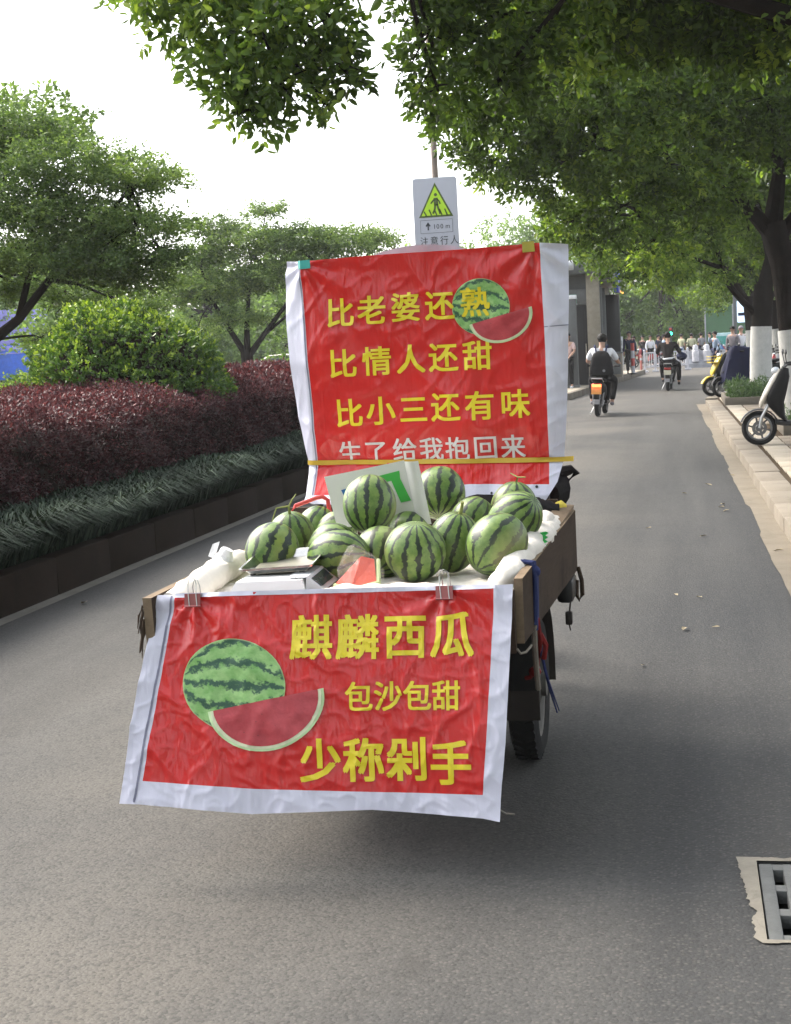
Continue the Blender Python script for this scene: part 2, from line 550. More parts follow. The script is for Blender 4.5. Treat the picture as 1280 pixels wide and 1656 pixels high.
# pavement: a bed, a pale strip of slabs by the kerb and brown slabs behind it
pv = MB()
poly = [(E(2) + 0.42, 2), (9, 2), (9, 38.9), (3.5, 38.95), (2.6, 38.8), (1.9, 38.3), (1.3, 37.6), (0.93, 36.8), (0.75, 35.8), (E(34.3) + 0.44, 34.3)]
pv.prism(poly, -0.05, 0.118)
pavement = tag(pv.build('pavement', M['soil']), kind='structure')
b = MB(); b.bbox((0, 0, 0), (0.29, 0.585, 0.05), 0.006); pm = b.mesh('paving_slab')
b = MB(); b.bbox((0, 0, 0), (0.59, 0.59, 0.05), 0.006); sm = b.mesh('paving_slab')
first = True
for i in range(46):
    y = 9 + i * 0.6
    if y > 35.2: break
    o = link('paving_slab', pm, M['pale_slab'] if first else None, pavement, (E(y) + 0.66 + rnd.uniform(-.004, .004), y, 0.108 + rnd.uniform(-.003, .003)))
    for k in range(4):
        x = E(y) + 1.12 + 0.605 * k
        if (21.4 < y < 24.6 and x > 1.25) or (30.9 < y < 34.3 and x > .7): continue
        o = link('paving_slab', sm, M['slab'] if first else None, pavement, (x + rnd.uniform(-.004, .004), y, 0.107 + rnd.uniform(-.004, .004)))
        first = False

# hedge side kerb: tall dark stones, and the verge they hold
kb = empty('kerb', (-4.4, 20, 0), kind='structure')
b = MB(); b.bbox((0, 0, 0), (0.16, 0.994, 0.42), 0.012); k1 = b.mesh('kerb_stone')
for i in range(34):
    y = 5.2 + i
    o = link('kerb_stone', k1, M['kerb_brown'] if i == 0 else None, kb, (-0.085 + rnd.uniform(-.008, .008), y - 20, 0.065 + rnd.uniform(-.008, .008)))
    o.rotation_euler = (0, rnd.uniform(-.02, .02), rnd.uniform(-.006, .006))
vg = MB(); vg.prism([(-4.565, 3), (-4.565, 38.8), (-60, 38.8), (-60, 3)], -0.02, 0.235)
tag(vg.build('verge', M['soil']), kind='structure')
lw = MB(); lw.prism([(-12, 39.2), (-12, 65), (-90, 65), (-90, 39.2)], -0.02, 0.2)
tag(lw.build('lawn', M['lawn']), kind='structure')

# ------------------------------------------------------------------ grass strip on the kerb
def grass_strip(name, x0, x1, y0, y1, z0, n, hgt, mat, lean=0.5):
    x = rng.uniform(x0, x1, n); y = y0 + (y1 - y0) * rng.uniform(0, 1, n) ** 1.5
    az = rng.uniform(0, 2 * PI, n)
    h = hgt * rng.uniform(0.6, 1.15, n) * (1 + .15 * np.sin(y * 2.1) * np.cos(x * 9 + y))
    out = h * rng.uniform(0.3, 1.0, n) * (1 + lean)
    dx = np.cos(az) * out + 0.10 * (rng.uniform(0, 1, n)); dy = np.sin(az) * out
    w = rng.uniform(0.003, 0.006, n) * (1 + y / 22)
    segs = [(0, 0, 0), (0.25, 0.62, 1), (0.62, 0.95, .9), (1.0, 0.72, .0)]
    sx, sy = -np.sin(az), np.cos(az)
    V = np.empty((n, 8, 3))
    for k, (q, zz, ww) in enumerate(segs):
        wk = w * (ww if k else .7)
        for s, sg in ((0, -1), (1, 1)):
            V[:, 2 * k + s, 0] = x + dx * q + sg * sx * wk; V[:, 2 * k + s, 1] = y + dy * q + sg * sy * wk
            V[:, 2 * k + s, 2] = z0 + h * zz
    i = np.arange(n)[:, None] * 8
    F = np.concatenate([i + np.array([[2 * k, 2 * k + 1, 2 * k + 3, 2 * k + 2]]) for k in range(3)], axis=1).reshape(-1)
    me = bpy.data.meshes.new(name)
    me.vertices.add(8 * n); me.vertices.foreach_set('co', V.astype(np.float32).ravel())
    me.loops.add(12 * n); me.loops.foreach_set('vertex_index', F.astype(np.int32))
    me.polygons.add(3 * n); me.polygons.foreach_set('loop_start', (np.arange(3 * n) * 4).astype(np.int32))
    t = np.repeat(np.clip(rng.normal(0.45, 0.26, n) + .15 * np.sin(y * 1.7 + x * 5), 0, 1), 3)
    at = me.attributes.new('tint', 'FLOAT', 'FACE'); at.data.foreach_set('value', t.astype(np.float32))
    me.update(calc_edges=True)
    return link(name, me, mat)
gs = grass_strip('grass', -5.05, -4.58, 5.5, 38, 0.235, 100000, 0.34, L_GRASS)
tag(gs, kind='stuff')

# ------------------------------------------------------------------ hedges
M['twigs'] = stone_mat('twig_mass', (0.012, 0.008, 0.007), (0.03, 0.02, 0.016))
def hedge(y0, y1, x0, x1, ztop, zback, dens, label, size):
    root = empty('hedge', ((x0 + x1) / 2, (y0 + y1) / 2, 0.235), label=label, cat='hedge')
    off = root.location
    # inner mass of twigs
    b = MB()
    ny = int((y1 - y0) / .35)
    vs = []
    for i in range(ny + 1):
        y = y0 + (y1 - y0) * i / ny
        w = 0.05 * mnoise.noise(Vector((y * 1.3, 0, 3)))
        e = .25 if i in (0, ny) else 0
        vs += [(x0 - .12 + w, y, .24), (x0 - .10 + w, y, ztop - .22 - e), (x0 - .3, y, ztop - .1 - e), (x1, y, zback - .1 - e), (x1, y, .24)]
    fs = []
    for i in range(ny):
        for k in range(4): fs.append((i * 5 + k, i * 5 + k + 1, i * 5 + k + 6, i * 5 + k + 5))
    fs += [(0, 1, 2, 3, 4), tuple(ny * 5 + k for k in (4, 3, 2, 1, 0))]
    b.add(vs, fs)
    b.build('twigs', M['twigs'], root, world=True)
    # leaves on the faces, standing in little sprays
    L = y1 - y0
    def yy(n): return y0 + L * rng.uniform(0, 1, n) ** 1.35
    nf, nt = int(dens * L * (ztop - .3)), int(dens * 1.25 * L * (x0 - x1))
    per = 9
    def sprays(P, N, spread):
        k = len(P)
        ax = N + rand_unit(k) * .75; ax /= np.linalg.norm(ax, axis=1, keepdims=True)
        PP = np.repeat(P, per, axis=0) + np.repeat(ax, per, axis=0) * rng.uniform(-.4, 1.1, (k * per, 1)) * spread + rand_unit(k * per) * spread * .45 * rng.uniform(.2, 1, (k * per, 1))
        DD = np.repeat(ax, per, axis=0) * .8 + rand_unit(k * per) * .8
        TT = np.repeat(rng.normal(.0, .12, k), per) + rng.normal(.45, .16, k * per)
        return PP, DD, TT
    def lump(a, bb): return 0.06 * np.sin(a * 1.9 + bb * 1.1) + .045 * np.sin(a * 4.3 + bb * 3.1 + 1) + .03 * np.sin(a * 9.1 + bb * 5.0)
    n1 = nf // per
    ya = yy(n1); za = rng.uniform(.42, ztop - .05, n1)
    Pf = np.stack([x0 - .05 + lump(ya, za * 3) - .04 * (za < .6), ya, za], 1)
    A = sprays(Pf, np.tile([1, 0, .35], (n1, 1)), .085)
    A = (A[0], A[1], A[2] - .10)  # face tinted darker, its shade put into the leaf colour
    n2 = nt // per
    yb = yy(n2); xb = rng.uniform(x1, x0, n2)
    zb = ztop + (zback - ztop) * np.clip((x0 - xb) / (x0 - x1), 0, 1) ** .7 + lump(yb, xb) * .8 - .08 * np.clip(1 - (x0 - xb) / .12, 0, 1)
    B = sprays(np.stack([xb, yb, zb - .05], 1), np.tile([.1, 0, 1.0], (n2, 1)), .10)
    B = (B[0], B[1], B[2] + .14)  # top tinted lighter, as if lit from above
    P = np.concatenate([A[0], B[0]]); D = np.concatenate([A[1], B[1]]); T = np.concatenate([A[2], B[2]])
    sc = (0.75 + P[:, 1] / 40) * size
    me = leaves_mesh('foliage', P, D, rng.uniform(.028, .05, len(P)) * sc, rng.uniform(.014, .022, len(P)) * sc, T, .2, off)
    tag(link('foliage', me, L_RED, root), kind='stuff')
    return root
hedge(5.6, 18.4, -4.98, -6.7, 1.20, 1.36, 5200, 'long clipped hedge of dark red leaves on the tall kerb, below the round green bush', .82)
hedge(18.7, 37.5, -4.98, -7.4, 1.19, 1.42, 1900, 'red leaved hedge running on beyond the round bush to behind the upper banner', 1.25)

# ------------------------------------------------------------------ round bushes
def bush(name, c, rx, ry, zb, zt, n, size, mat, label, tips=True, skew=0.0):
    root = empty(name, (c[0], c[1], .235), label=label, cat='bush')
    off = root.location
    b = MB(); b.ell((c[0], c[1], zb + (zt - zb) * .38), (rx * .86, ry * .86, (zt - zb) * .52), 20, 12)
    b.tube([(c[0], c[1], .235), (c[0], c[1], zb + .3)], .05, 6)
    b.build('twigs', M['twigs'], root, world=True)
    k = n // 10
    u = rand_unit(k); u = u[u[:, 2] > -.45]; k = len(u)
    hgt = zt - zb
    prof = np.where(u[:, 2] > 0, (1 - u[:, 2] ** 1.3 * .25), 1)
    lum = 1 + .035 * np.sin(u[:, 0] * 8 + u[:, 1] * 5) + .05 * np.sin(u[:, 2] * 11 + u[:, 0] * 4) + rng.normal(0, .025, k)
    ctr = np.stack([c[0] + u[:, 0] * rx * prof * lum - skew * np.clip(u[:, 2], 0, 1), c[1] + u[:, 1] * ry * prof * lum, zb + hgt * .42 + u[:, 2] * hgt * .56 * lum], 1)
    ax = u + rand_unit(k) * .5; ax[:, 2] += .4; ax /= np.linalg.norm(ax, axis=1, keepdims=True)
    out = rng.uniform(-.5, 1.0, (k, 10, 1))
    P = (ctr[:, None] + ax[:, None] * out * size * 1.6 + (rand_unit(k * 10) * size * .7 * rng.uniform(.2, 1, (k * 10, 1))).reshape(k, 10, 3)).reshape(-1, 3)
    D = np.repeat(ax, 10, 0) * .8 + rand_unit(k * 10) * .8
    T = rng.normal(.36, .13, k * 10) + np.repeat(rng.normal(0, .10, k), 10)
    if tips:        # fresh yellow-green growth at the shoot tips
        fresh = np.clip(out.reshape(-1), 0, 1) * np.repeat(np.clip(rng.normal(.1, .45, k) + u[:, 2] * .75, 0, 1), 10)
        T = T + fresh * .75
    me = leaves_mesh('foliage', P, D, rng.uniform(.75, 1.2, k * 10) * size, rng.uniform(.45, .62, k * 10) * size, T, .18, off, oval=True)
    tag(link('foliage', me, mat, root), kind='stuff')
bush('bush', (-6.18, 15.9), 1.02, 1.3, .75, 2.29, 38000, .052, L_BUSH, 'big round bush with bright yellow-green shoot tips rising behind the red hedge', True, .12)
bush('bush', (-12.0, 30.0), .95, .95, .5, 2.1, 7000, .07, L_FAR, 'dull green clipped ball bush in front of the blue screen', False)
bush('bush', (-11.9, 26.0), 1.1, 1.0, .4, 1.50, 6000, .07, L_BUSH, 'low yellow-green shrub over the red hedge at the photo\'s edge', True)

# ------------------------------------------------------------------ trees
def tree(name, label, base, trunk, clumps, limbs, lmat, density, per, leaf, spread=.2, flatten=.75, zdown=.0, white=None, group=None, bark='bark', nseg=10, shell=.35, extra=None, fat=1.0):
    """trunk: list of (x, y, z, r); limbs: list of (start, list of via points, r0, r1)"""
    root = empty(name, base, label=label, cat='tree', group=group)
    b = MB()
    b.tube([p[:3] for p in trunk], [p[3] for p in trunk], nseg)
    tk = b.build('trunk', M[bark], root, world=True)
    if white is not None:
        z0, z1 = white
        w = MB()
        pts = []
        for k in range(7):
            z = z0 + (z1 - z0) * k / 6
            for i in range(len(trunk) - 1):
                if trunk[i][2] <= z <= trunk[i + 1][2]:
                    t = (z - trunk[i][2]) / (trunk[i + 1][2] - trunk[i][2])
                    q = [trunk[i][j] + (trunk[i + 1][j] - trunk[i][j]) * t for j in range(4)]
                    pts.append(q); break
        w.tube([q[:3] for q in pts], [q[3] * 1.035 + .004 for q in pts], 14)
        w.build('whitewash', M['whitewash'], root, world=True)
    top = Vector(trunk[-1][:3])
    b = MB()
    for i, (path, r0, r1) in enumerate(limbs):
        n = len(path)
        b.tube(path, [r0 + (r1 - r0) * k / (n - 1) for k in range(n)], 7)
    ends = [Vector(p) for (path, r0, r1) in limbs for p in path[1:]] + [top]
    for i, c in enumerate(clumps):
        cc = Vector(c[:3])
        s = min(ends, key=lambda q: (q - cc).length)
        limb(b, s, cc, .035 * fat * min(1.5, c[3] + .4), .012 * fat, .2, 5, 5, i)
        rr = random.Random(i)
        for k in range(5):
            e = cc + Vector((rr.uniform(-1, 1), rr.uniform(-1, 1), rr.uniform(-.6, .7))) * c[3] * .8
            limb(b, cc.lerp(s, .25 * rr.random()), e, .012 * fat, .004, .15, 4, 3, i * 7 + k)
    b.build('branch', M[bark], root, world=True)
    P, D, T = spray_points(clumps, density, per, spread, flatten, shell, zdown)
    ln = rng.uniform(.75, 1.2, len(P)) * leaf
    wd = ln * rng.uniform(.42, .56, len(P))
    if extra:
        P2, D2, T2 = spray_points(extra, density * .28, per, spread * 1.5, flatten, shell, zdown)
        l2 = rng.uniform(.8, 1.2, len(P2)) * leaf * 2.0
        P, D, T = np.concatenate([P, P2]), np.concatenate([D, D2]), np.concatenate([T, T2])
        ln = np.concatenate([ln, l2]); wd = np.concatenate([wd, l2 * .5])
    me = leaves_mesh('crown', P, D, ln, wd, T, .16, root.location, oval=leaf < .1 and leaf > .07)
    tag(link('crown', me, lmat, root), kind='stuff')
    return root

T0 = [(-3.49, 10.0, 4.24, .35), (-3.15, 10.0, 4.06, .42), (-2.86, 10.0, 3.81, .4), (-2.89, 9.8, 3.47, .28), (-2.8, 9.8, 3.22, .15), (-2.61, 9.8, 3.37, .26), (-2.56, 10.0, 3.78, .45), (-2.28, 10.0, 3.84, .28), (-2.24, 10.0, 3.55, .18), (-2.32, 10.0, 3.27, .12), (-2.14, 10.0, 3.44, .08),
      (-1.76, 11.5, 4.33, .44), (-1.82, 11.5, 3.88, .32), (-1.79, 11.5, 3.55, .26), (-1.5, 12.0, 4.08, .6), (-1.45, 12.0, 3.62, .4), (-.95, 12.5, 4.27, .7), (-.47, 13.0, 4.43, .7), (.05, 13.0, 4.48, .7), (.55, 13.0, 4.33, .8), (.89, 13.0, 4.0, .5), (1.4, 12.5, 4.2, .8)]
T0x = [(-3.0, 11, 4.9, .8), (-2.0, 11.5, 5.2, .9), (-.8, 12, 5.5, 1.0), (.6, 12, 5.6, 1.1), (2.2, 12, 5.4, 1.2), (1.6, 10.6, 4.9, 1.0), (3.4, 12.5, 4.6, 1.2), (2.6, 14.2, 5.2, 1.2), (.8, 14, 6.2, 1.1), (2.2, 12.4, 6.6, 1.2), (-1.3, 13.6, 5.6, .9)]
tree('camphor_tree', 'camphor tree whose lowest dark leafy boughs hang over the road nearest the camera', (2.3, 12.4, .12),
     [(2.3, 12.4, .1, .26), (2.28, 12.4, 1.2, .22), (2.2, 12.4, 2.6, .2), (2.0, 12.3, 3.5, .17)], T0,
     [([(2.1, 12.4, 3.0), (.9, 12.2, 4.0), (-.6, 11.8, 4.5), (-1.9, 11.0, 4.4), (-3.0, 10.2, 4.25)], .10, .02),
      ([(2.0, 12.3, 3.4), (1.5, 12.6, 4.6), (1.2, 12.4, 5.8)], .11, .04), ([(2.1, 12.4, 3.2), (3.0, 12.6, 4.2), (3.3, 12.8, 5.2)], .1, .04), ([(.9, 12.2, 4.0), (.2, 13, 4.4), (-.8, 13.4, 5.2)], .05, .02)],
     L_CAM, 400, 15, .082, .15, .8, .18, (.12, 1.65), 'camphor trees along the pavement', extra=T0x)
TA = [(-2.81, 20.0, 4.55, .5), (-2.24, 20.0, 4.31, .75), (-2.63, 21.0, 4.08, .32), (-1.56, 20.0, 4.93, 1.0), (-1.77, 21.0, 3.93, .65), (-1.15, 21.0, 4.39, 1.0), (-.89, 22.0, 3.53, .85), (-.79, 21.0, 5.19, 1.1), (-.16, 22.0, 4.35, 1.0), (.05, 22.0, 5.46, 1.1), (.44, 23.0, 3.62, .6), (.93, 23.0, 4.93, 1.1), (1.65, 24.4, 4.84, .9), (-.4, 23.0, 3.03, .5), (-1.61, 22.0, 3.32, .45)]
TAx = [(-1.6, 22, 5.9, 1.1), (0, 23, 6.5, 1.3), (1.6, 24, 6.6, 1.4), (3.2, 24, 5.6, 1.4), (3.4, 23, 4.2, 1.1), (2.4, 26, 5.0, 1.2), (.6, 25.4, 5.8, 1.1), (-1, 24.5, 5.2, 1.0)]
tree('camphor_tree', 'camphor tree with a dark leaning trunk and a forked bough beside the parked white-fronted scooter', (1.72, 24.0, .12),
     [(1.72, 24.0, .1, .24), (1.66, 24.0, 1.0, .2), (1.60, 24.0, 1.9, .185), (1.50, 24, 2.7, .19), (1.38, 24, 3.25, .21)], TA,
     [([(1.40, 24, 3.05), (1.18, 23.9, 3.32), (.92, 23.8, 3.62), (.62, 23.7, 3.98), (.42, 23.6, 4.38), (.05, 23.0, 4.9)], .14, .05),
      ([(1.38, 24, 3.2), (1.5, 24, 4.0), (1.35, 24, 5.2)], .16, .05), ([(1.45, 24, 3.0), (2.2, 24.2, 3.9), (3.0, 24.2, 4.9)], .12, .04),
      ([(.62, 23.7, 3.98), (-.1, 22.8, 4.1), (-1.2, 21.4, 4.3), (-2.3, 20.4, 4.4)], .06, .02), ([(.92, 23.8, 3.62), (.3, 23.3, 3.55), (-.6, 22.6, 3.4)], .045, .015)],
     L_CAM, 330, 14, .095, .19, .75, .12, (.12, 1.6), 'camphor trees along the pavement', extra=TAx)
TB = [(-2.48, 31.0, 3.66, .50), (-1.80, 31.0, 3.30, .38), (-1.2, 32.0, 3.38, .8), (-.31, 32.0, 3.06, .6), (.36, 33.0, 3.86, .9), (-1.34, 33.0, 4.37, 1.0), (-.02, 33.0, 4.54, 1.2), (1.47, 35.0, 3.95, .9), (2.48, 35.0, 3.5, .8), (.75, 33.0, 2.85, .35)]
TBx = [(-.8, 33, 5.4, 1.2), (.8, 33, 5.8, 1.4), (2.2, 33, 5.2, 1.4), (3.4, 33.5, 4.4, 1.2), (1.4, 35, 5.0, 1.2)]
tree('camphor_tree', 'camphor tree with a whitewashed lower trunk standing in the raised planter', (1.62, 33.2, .2),
     [(1.60, 33.2, .2, .245), (1.60, 33.2, 1.0, .225), (1.63, 33.2, 1.75, .215), (1.68, 33.2, 2.3, .22), (1.70, 33.2, 2.6, .20)], TB,
     [([(1.55, 33.2, 1.95), (1.25, 33.1, 2.25), (.98, 33, 2.6), (.80, 33, 3.0), (.74, 33, 3.4), (.4, 33, 3.9)], .085, .04), ([(1.7, 33.2, 2.5), (1.85, 33.2, 3.2), (1.6, 33.3, 4.4)], .17, .05), ([(1.7, 33.2, 2.5), (2.2, 33.4, 3.2), (2.7, 33.6, 4.0)], .12, .04), ([(.8, 33, 3.0), (-.2, 32.6, 3.4), (-1.4, 31.8, 3.5)], .05, .02)],
     L_CAM, 230, 14, .115, .22, .75, .1, (.25, 1.70), 'camphor trees along the pavement', extra=TBx)
for (bx, by, r, lb, h) in ((1.9, 43.5, .22, 'camphor tree half hidden behind the whitewashed planter trunk', 2.6), (2.75, 46.0, .24, 'camphor tree with whitewashed foot standing among the crowded parked scooters', 2.5), (3.1, 60, .25, 'camphor tree farthest down the pavement beyond the parked scooters', 2.6)):
    rr = random.Random(int(by))
    cl = [(bx + rr.uniform(-2.8, 2.4), by + rr.uniform(-2.5, 2.5), rr.uniform(3.4, 5.6), rr.uniform(.8, 1.3)) for k in range(15)]
    tree('camphor_tree', lb, (bx, by, .1), [(bx, by, .0, r), (bx, by, 1.4, r * .85), (bx - .1, by, h, r * .8)], cl,
         [([(bx - .1, by, h - .2), (bx - .8, by - .3, h + 1), (bx - 1.3, by - .5, h + 2)], .1, .04), ([(bx - .1, by, h - .2), (bx + .7, by, h + .9), (bx + 1, by, h + 2)], .1, .04)],
         L_CAM, 70, 14, .15, .3, .75, .1, (.12, 1.65), 'camphor trees along the pavement')

# more street trees, unseen, added behind the camera for shade and reflections
for i, (bx, by, h, lb) in enumerate(((2.7, 1.5, 2.7, 'unseen camphor tree added just behind the camera on the pavement'), (2.8, -8.0, 2.6, 'unseen camphor tree added two places behind the camera on the pavement'), (2.9, -18.0, 2.6, 'unseen camphor tree added farthest behind the camera on the pavement'), (-7.8, -7.0, 2.5, 'spreading tree behind the camera beyond the hedge kerb'), (-8.2, -19.0, 2.5, 'second unseen spreading tree added behind the camera beyond the hedge kerb'))):
    rr = random.Random(300 + i)
    cl = [(bx + rr.uniform(-2.6, 2.6), by + rr.uniform(-2.6, 2.6), rr.uniform(3.2, 6.4), rr.uniform(.9, 1.5)) for k in range(16)]
    tree('camphor_tree', lb, (bx, by, .1), [(bx, by, -.1, .24), (bx, by, 1.4, .2), (bx - .1, by, h, .19)], cl,
         [([(bx - .1, by, h - .2), (bx - .9, by - .3, h + 1), (bx - 1.5, by - .5, h + 2)], .1, .04), ([(bx - .1, by, h - .2), (bx + .7, by, h + .9), (bx + 1, by, h + 2)], .1, .04)],
         L_CAM, 30, 12, .26, .4, .75, .1, (.12, 1.65), 'camphor trees along the pavement')
LT = [(-8.48, 18.0, 4.73, .8), (-8.62, 19.0, 4.64, .9), (-7.6, 18.0, 4.18, 1.0), (-6.87, 18.0, 3.95, .75), (-6.45, 18.0, 3.85, .45), (-8.4, 18.0, 3.72, 1.1), (-7.57, 18.0, 3.52, 1.0), (-6.75, 18.0, 3.32, .8), (-6.42, 18.0, 2.95, .4), (-8.12, 18.0, 3.07, 1.0), (-7.28, 18.0, 2.9, .9), (-6.9, 18.5, 2.7, .6), (-8.79, 19.0, 2.67, .5), (-8.41, 20.0, 2.55, .6), (-7.68, 20.0, 2.4, .6), (-9.0, 20.0, 2.02, .32)]
LT = [c[:3] + (c[3] * .95, c[3] * .22) for c in LT]
LTx = [(-9.8, 19, 4.4, 1.2, .5), (-10.6, 18.5, 3.4, 1.2, .5), (-9.6, 17.6, 3.0, 1.0, .4), (-9.4, 20.4, 5.1, 1.1, .4), (-11.2, 20, 4.0, 1.2, .5)]
tree('spreading_tree', 'spreading tree with flat leaf tiers and a slanting bough behind the round bush', (-9.9, 18.6, .235),
     [(-9.9, 18.6, .2, .2), (-9.75, 18.6, 1.2, .17), (-9.5, 18.6, 1.9, .15)], LT,
     [([(-9.55, 18.6, 1.75), (-9.0, 18.5, 2.05), (-8.63, 18.4, 2.26), (-8.1, 18.3, 2.75), (-7.3, 18.1, 3.35), (-6.8, 18, 3.8)], .09, .02), ([(-9.5, 18.6, 1.9), (-9.3, 18.7, 3.0), (-8.7, 18.7, 4.4)], .11, .03), ([(-8.63, 18.4, 2.26), (-8.2, 18.2, 3.2), (-7.8, 18, 4.0)], .05, .02), ([(-9.5, 18.6, 1.9), (-10.2, 18.7, 3.0), (-10.4, 18.8, 4.0)], .1, .03)],
     L_LEFT, 520, 16, .056, .17, .30, -.05, extra=LTx)
MT = [(-11.22, 40.0, 5.62, .6), (-12.67, 40.0, 5.21, .9), (-13.63, 40.0, 4.42, 1.1), (-11.81, 40.0, 4.75, 1.4), (-10.39, 40.0, 4.75, 1.3), (-9.0, 40.0, 4.63, 1.2), (-8.31, 41.0, 4.7, .7), (-13.88, 40.0, 3.45, 1.0), (-12.61, 40.0, 3.6, 1.3), (-10.98, 40.0, 3.85, 1.4), (-9.22, 40.0, 3.81, 1.4), (-13.74, 41.0, 2.46, .7), (-12.15, 40.0, 2.71, .8), (-10.4, 41.0, 2.9, .9)]
MT = [c[:3] + (c[3] * .95, c[3] * .24) for c in MT]
tree('spreading_tree', 'tiered spreading tree with a forked trunk rising beyond the far red hedge', (-12.0, 40.0, .235),
     [(-12.0, 40.0, .2, .2), (-12.0, 40.0, 1.0, .17), (-12.02, 40.0, 1.75, .17)], MT,
     [([(-12.02, 40, 1.65), (-12.4, 40, 2.3), (-12.9, 40, 3.2), (-13.2, 40, 4.2)], .10, .03), ([(-12.0, 40, 1.7), (-11.95, 40, 2.6), (-11.7, 40, 4.4)], .11, .03), ([(-12.0, 40, 1.6), (-11.5, 40, 2.2), (-10.9, 40, 2.9), (-9.8, 40, 4.0)], .10, .03), ([(-11.5, 40, 2.2), (-10.6, 40.2, 2.9), (-9.2, 40.4, 3.6)], .05, .02)],
     L_LEFT, 260, 15, .085, .27, .30, 0)

# trees of the park and the street end, farther and farther off
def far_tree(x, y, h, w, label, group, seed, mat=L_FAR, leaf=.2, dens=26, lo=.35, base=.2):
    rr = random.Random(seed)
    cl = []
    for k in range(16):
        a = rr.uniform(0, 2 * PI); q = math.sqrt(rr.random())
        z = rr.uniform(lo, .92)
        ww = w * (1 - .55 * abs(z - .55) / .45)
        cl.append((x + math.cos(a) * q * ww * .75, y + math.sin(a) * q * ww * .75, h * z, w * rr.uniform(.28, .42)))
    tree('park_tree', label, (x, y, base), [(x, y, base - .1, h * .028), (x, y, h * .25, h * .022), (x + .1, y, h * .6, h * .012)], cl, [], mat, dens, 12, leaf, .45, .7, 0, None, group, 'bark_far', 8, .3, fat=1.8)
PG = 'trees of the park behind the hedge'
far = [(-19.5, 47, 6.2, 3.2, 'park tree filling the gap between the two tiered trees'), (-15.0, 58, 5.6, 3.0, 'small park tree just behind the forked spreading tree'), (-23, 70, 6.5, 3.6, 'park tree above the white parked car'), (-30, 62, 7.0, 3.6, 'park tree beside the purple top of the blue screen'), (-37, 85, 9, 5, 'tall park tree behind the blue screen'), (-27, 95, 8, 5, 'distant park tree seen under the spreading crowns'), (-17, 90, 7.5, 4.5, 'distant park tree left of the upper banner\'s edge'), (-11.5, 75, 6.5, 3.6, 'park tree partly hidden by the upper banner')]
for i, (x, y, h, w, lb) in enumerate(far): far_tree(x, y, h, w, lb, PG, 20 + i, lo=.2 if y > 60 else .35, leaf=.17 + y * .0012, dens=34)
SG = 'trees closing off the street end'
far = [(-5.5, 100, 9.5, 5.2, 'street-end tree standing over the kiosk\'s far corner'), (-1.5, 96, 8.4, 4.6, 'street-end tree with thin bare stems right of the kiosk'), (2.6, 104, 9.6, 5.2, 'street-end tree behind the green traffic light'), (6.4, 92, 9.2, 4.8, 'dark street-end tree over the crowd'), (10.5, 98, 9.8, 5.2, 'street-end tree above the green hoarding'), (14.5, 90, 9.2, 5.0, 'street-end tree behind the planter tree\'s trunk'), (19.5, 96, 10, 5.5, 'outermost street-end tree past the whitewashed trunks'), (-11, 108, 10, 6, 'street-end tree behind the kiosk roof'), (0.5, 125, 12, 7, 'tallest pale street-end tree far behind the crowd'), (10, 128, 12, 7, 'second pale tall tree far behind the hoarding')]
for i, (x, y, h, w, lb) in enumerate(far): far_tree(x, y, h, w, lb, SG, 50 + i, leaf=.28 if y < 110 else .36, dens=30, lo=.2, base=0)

# wood closing the view, reading as one mass
tl = []
rr = random.Random(77)
for k in range(46):
    x = -95 + 3.6 * k + rr.uniform(-1, 1)
    for z, r in ((1.2, 2.4), (3.4 + rr.uniform(-.4, .8), 2.3)):
        tl.append((x, 142 + rr.uniform(-3, 3), z, r))
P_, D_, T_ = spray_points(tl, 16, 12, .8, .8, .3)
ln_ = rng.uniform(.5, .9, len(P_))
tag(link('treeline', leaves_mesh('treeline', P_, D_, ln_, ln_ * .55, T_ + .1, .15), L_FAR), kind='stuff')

# damp evening air
hz = MB(); hz.box((0, 90, 11.0), (260, 250, 26.0))
hm = bpy.data.materials.new('haze'); hm.use_nodes = True
hm.node_tree.nodes.clear()
pvn = hm.node_tree.nodes.new('ShaderNodeVolumePrincipled'); pvn.inputs['Color'].default_value = (.93, .95, .97, 1); pvn.inputs['Density'].default_value = 0.00055
hon = hm.node_tree.nodes.new('ShaderNodeOutputMaterial'); hm.node_tree.links.new(pvn.outputs[0], hon.inputs['Volume'])
tag(hz.build('haze', hm), kind='stuff')
# ------------------------------------------------------------------ materials of made things
M['dark_wall'] = simple('dark_grey_panel', (0.10, 0.106, 0.108), .55, var=.12)
M['mid_wall'] = simple('grey_panel', (0.15, 0.155, 0.155), .6, var=.12)
M['stone_col'] = simple('column_stone', (0.30, 0.27, 0.22), .7, var=.15)
M['black'] = simple('black_plastic', (0.012, 0.012, 0.013), .4)
M['rubber'] = simple('tyre_rubber', (0.018, 0.018, 0.018), .8, bump=.2, bscale=80)
M['steel'] = simple('bare_steel', (0.42, 0.42, 0.41), .35, 1.0)
M['chrome'] = simple('polished_steel', (0.72, 0.72, 0.70), .14, 1.0, var=.06)
M['rusty'] = simple('rusty_frame', (0.028, 0.022, 0.019), .75, .2, var=.5, bump=.3)
M['wood'] = None
def wood_mat(name, lo, hi, dark):
    m = NT(name)
    p = m.pos()
    mp = m.n('ShaderNodeMapping'); mp.inputs['Scale'].default_value = (6, 1.2, 14); m.l(p, mp.inputs[0])
    a = m.noise(4, 6, .65, mp.outputs[0], 1.2); b2 = m.noise(3.2, 6, .75, p)
    c = m.mix(a, lo, hi)
    c = m.mix(m.math('MULTIPLY_ADD', b2, 4, -2.0, clamp=True), c, dark)
    m.base(c); m.set(.85, 0, .10); m.bump(a, .5, .004)
    return m.mat
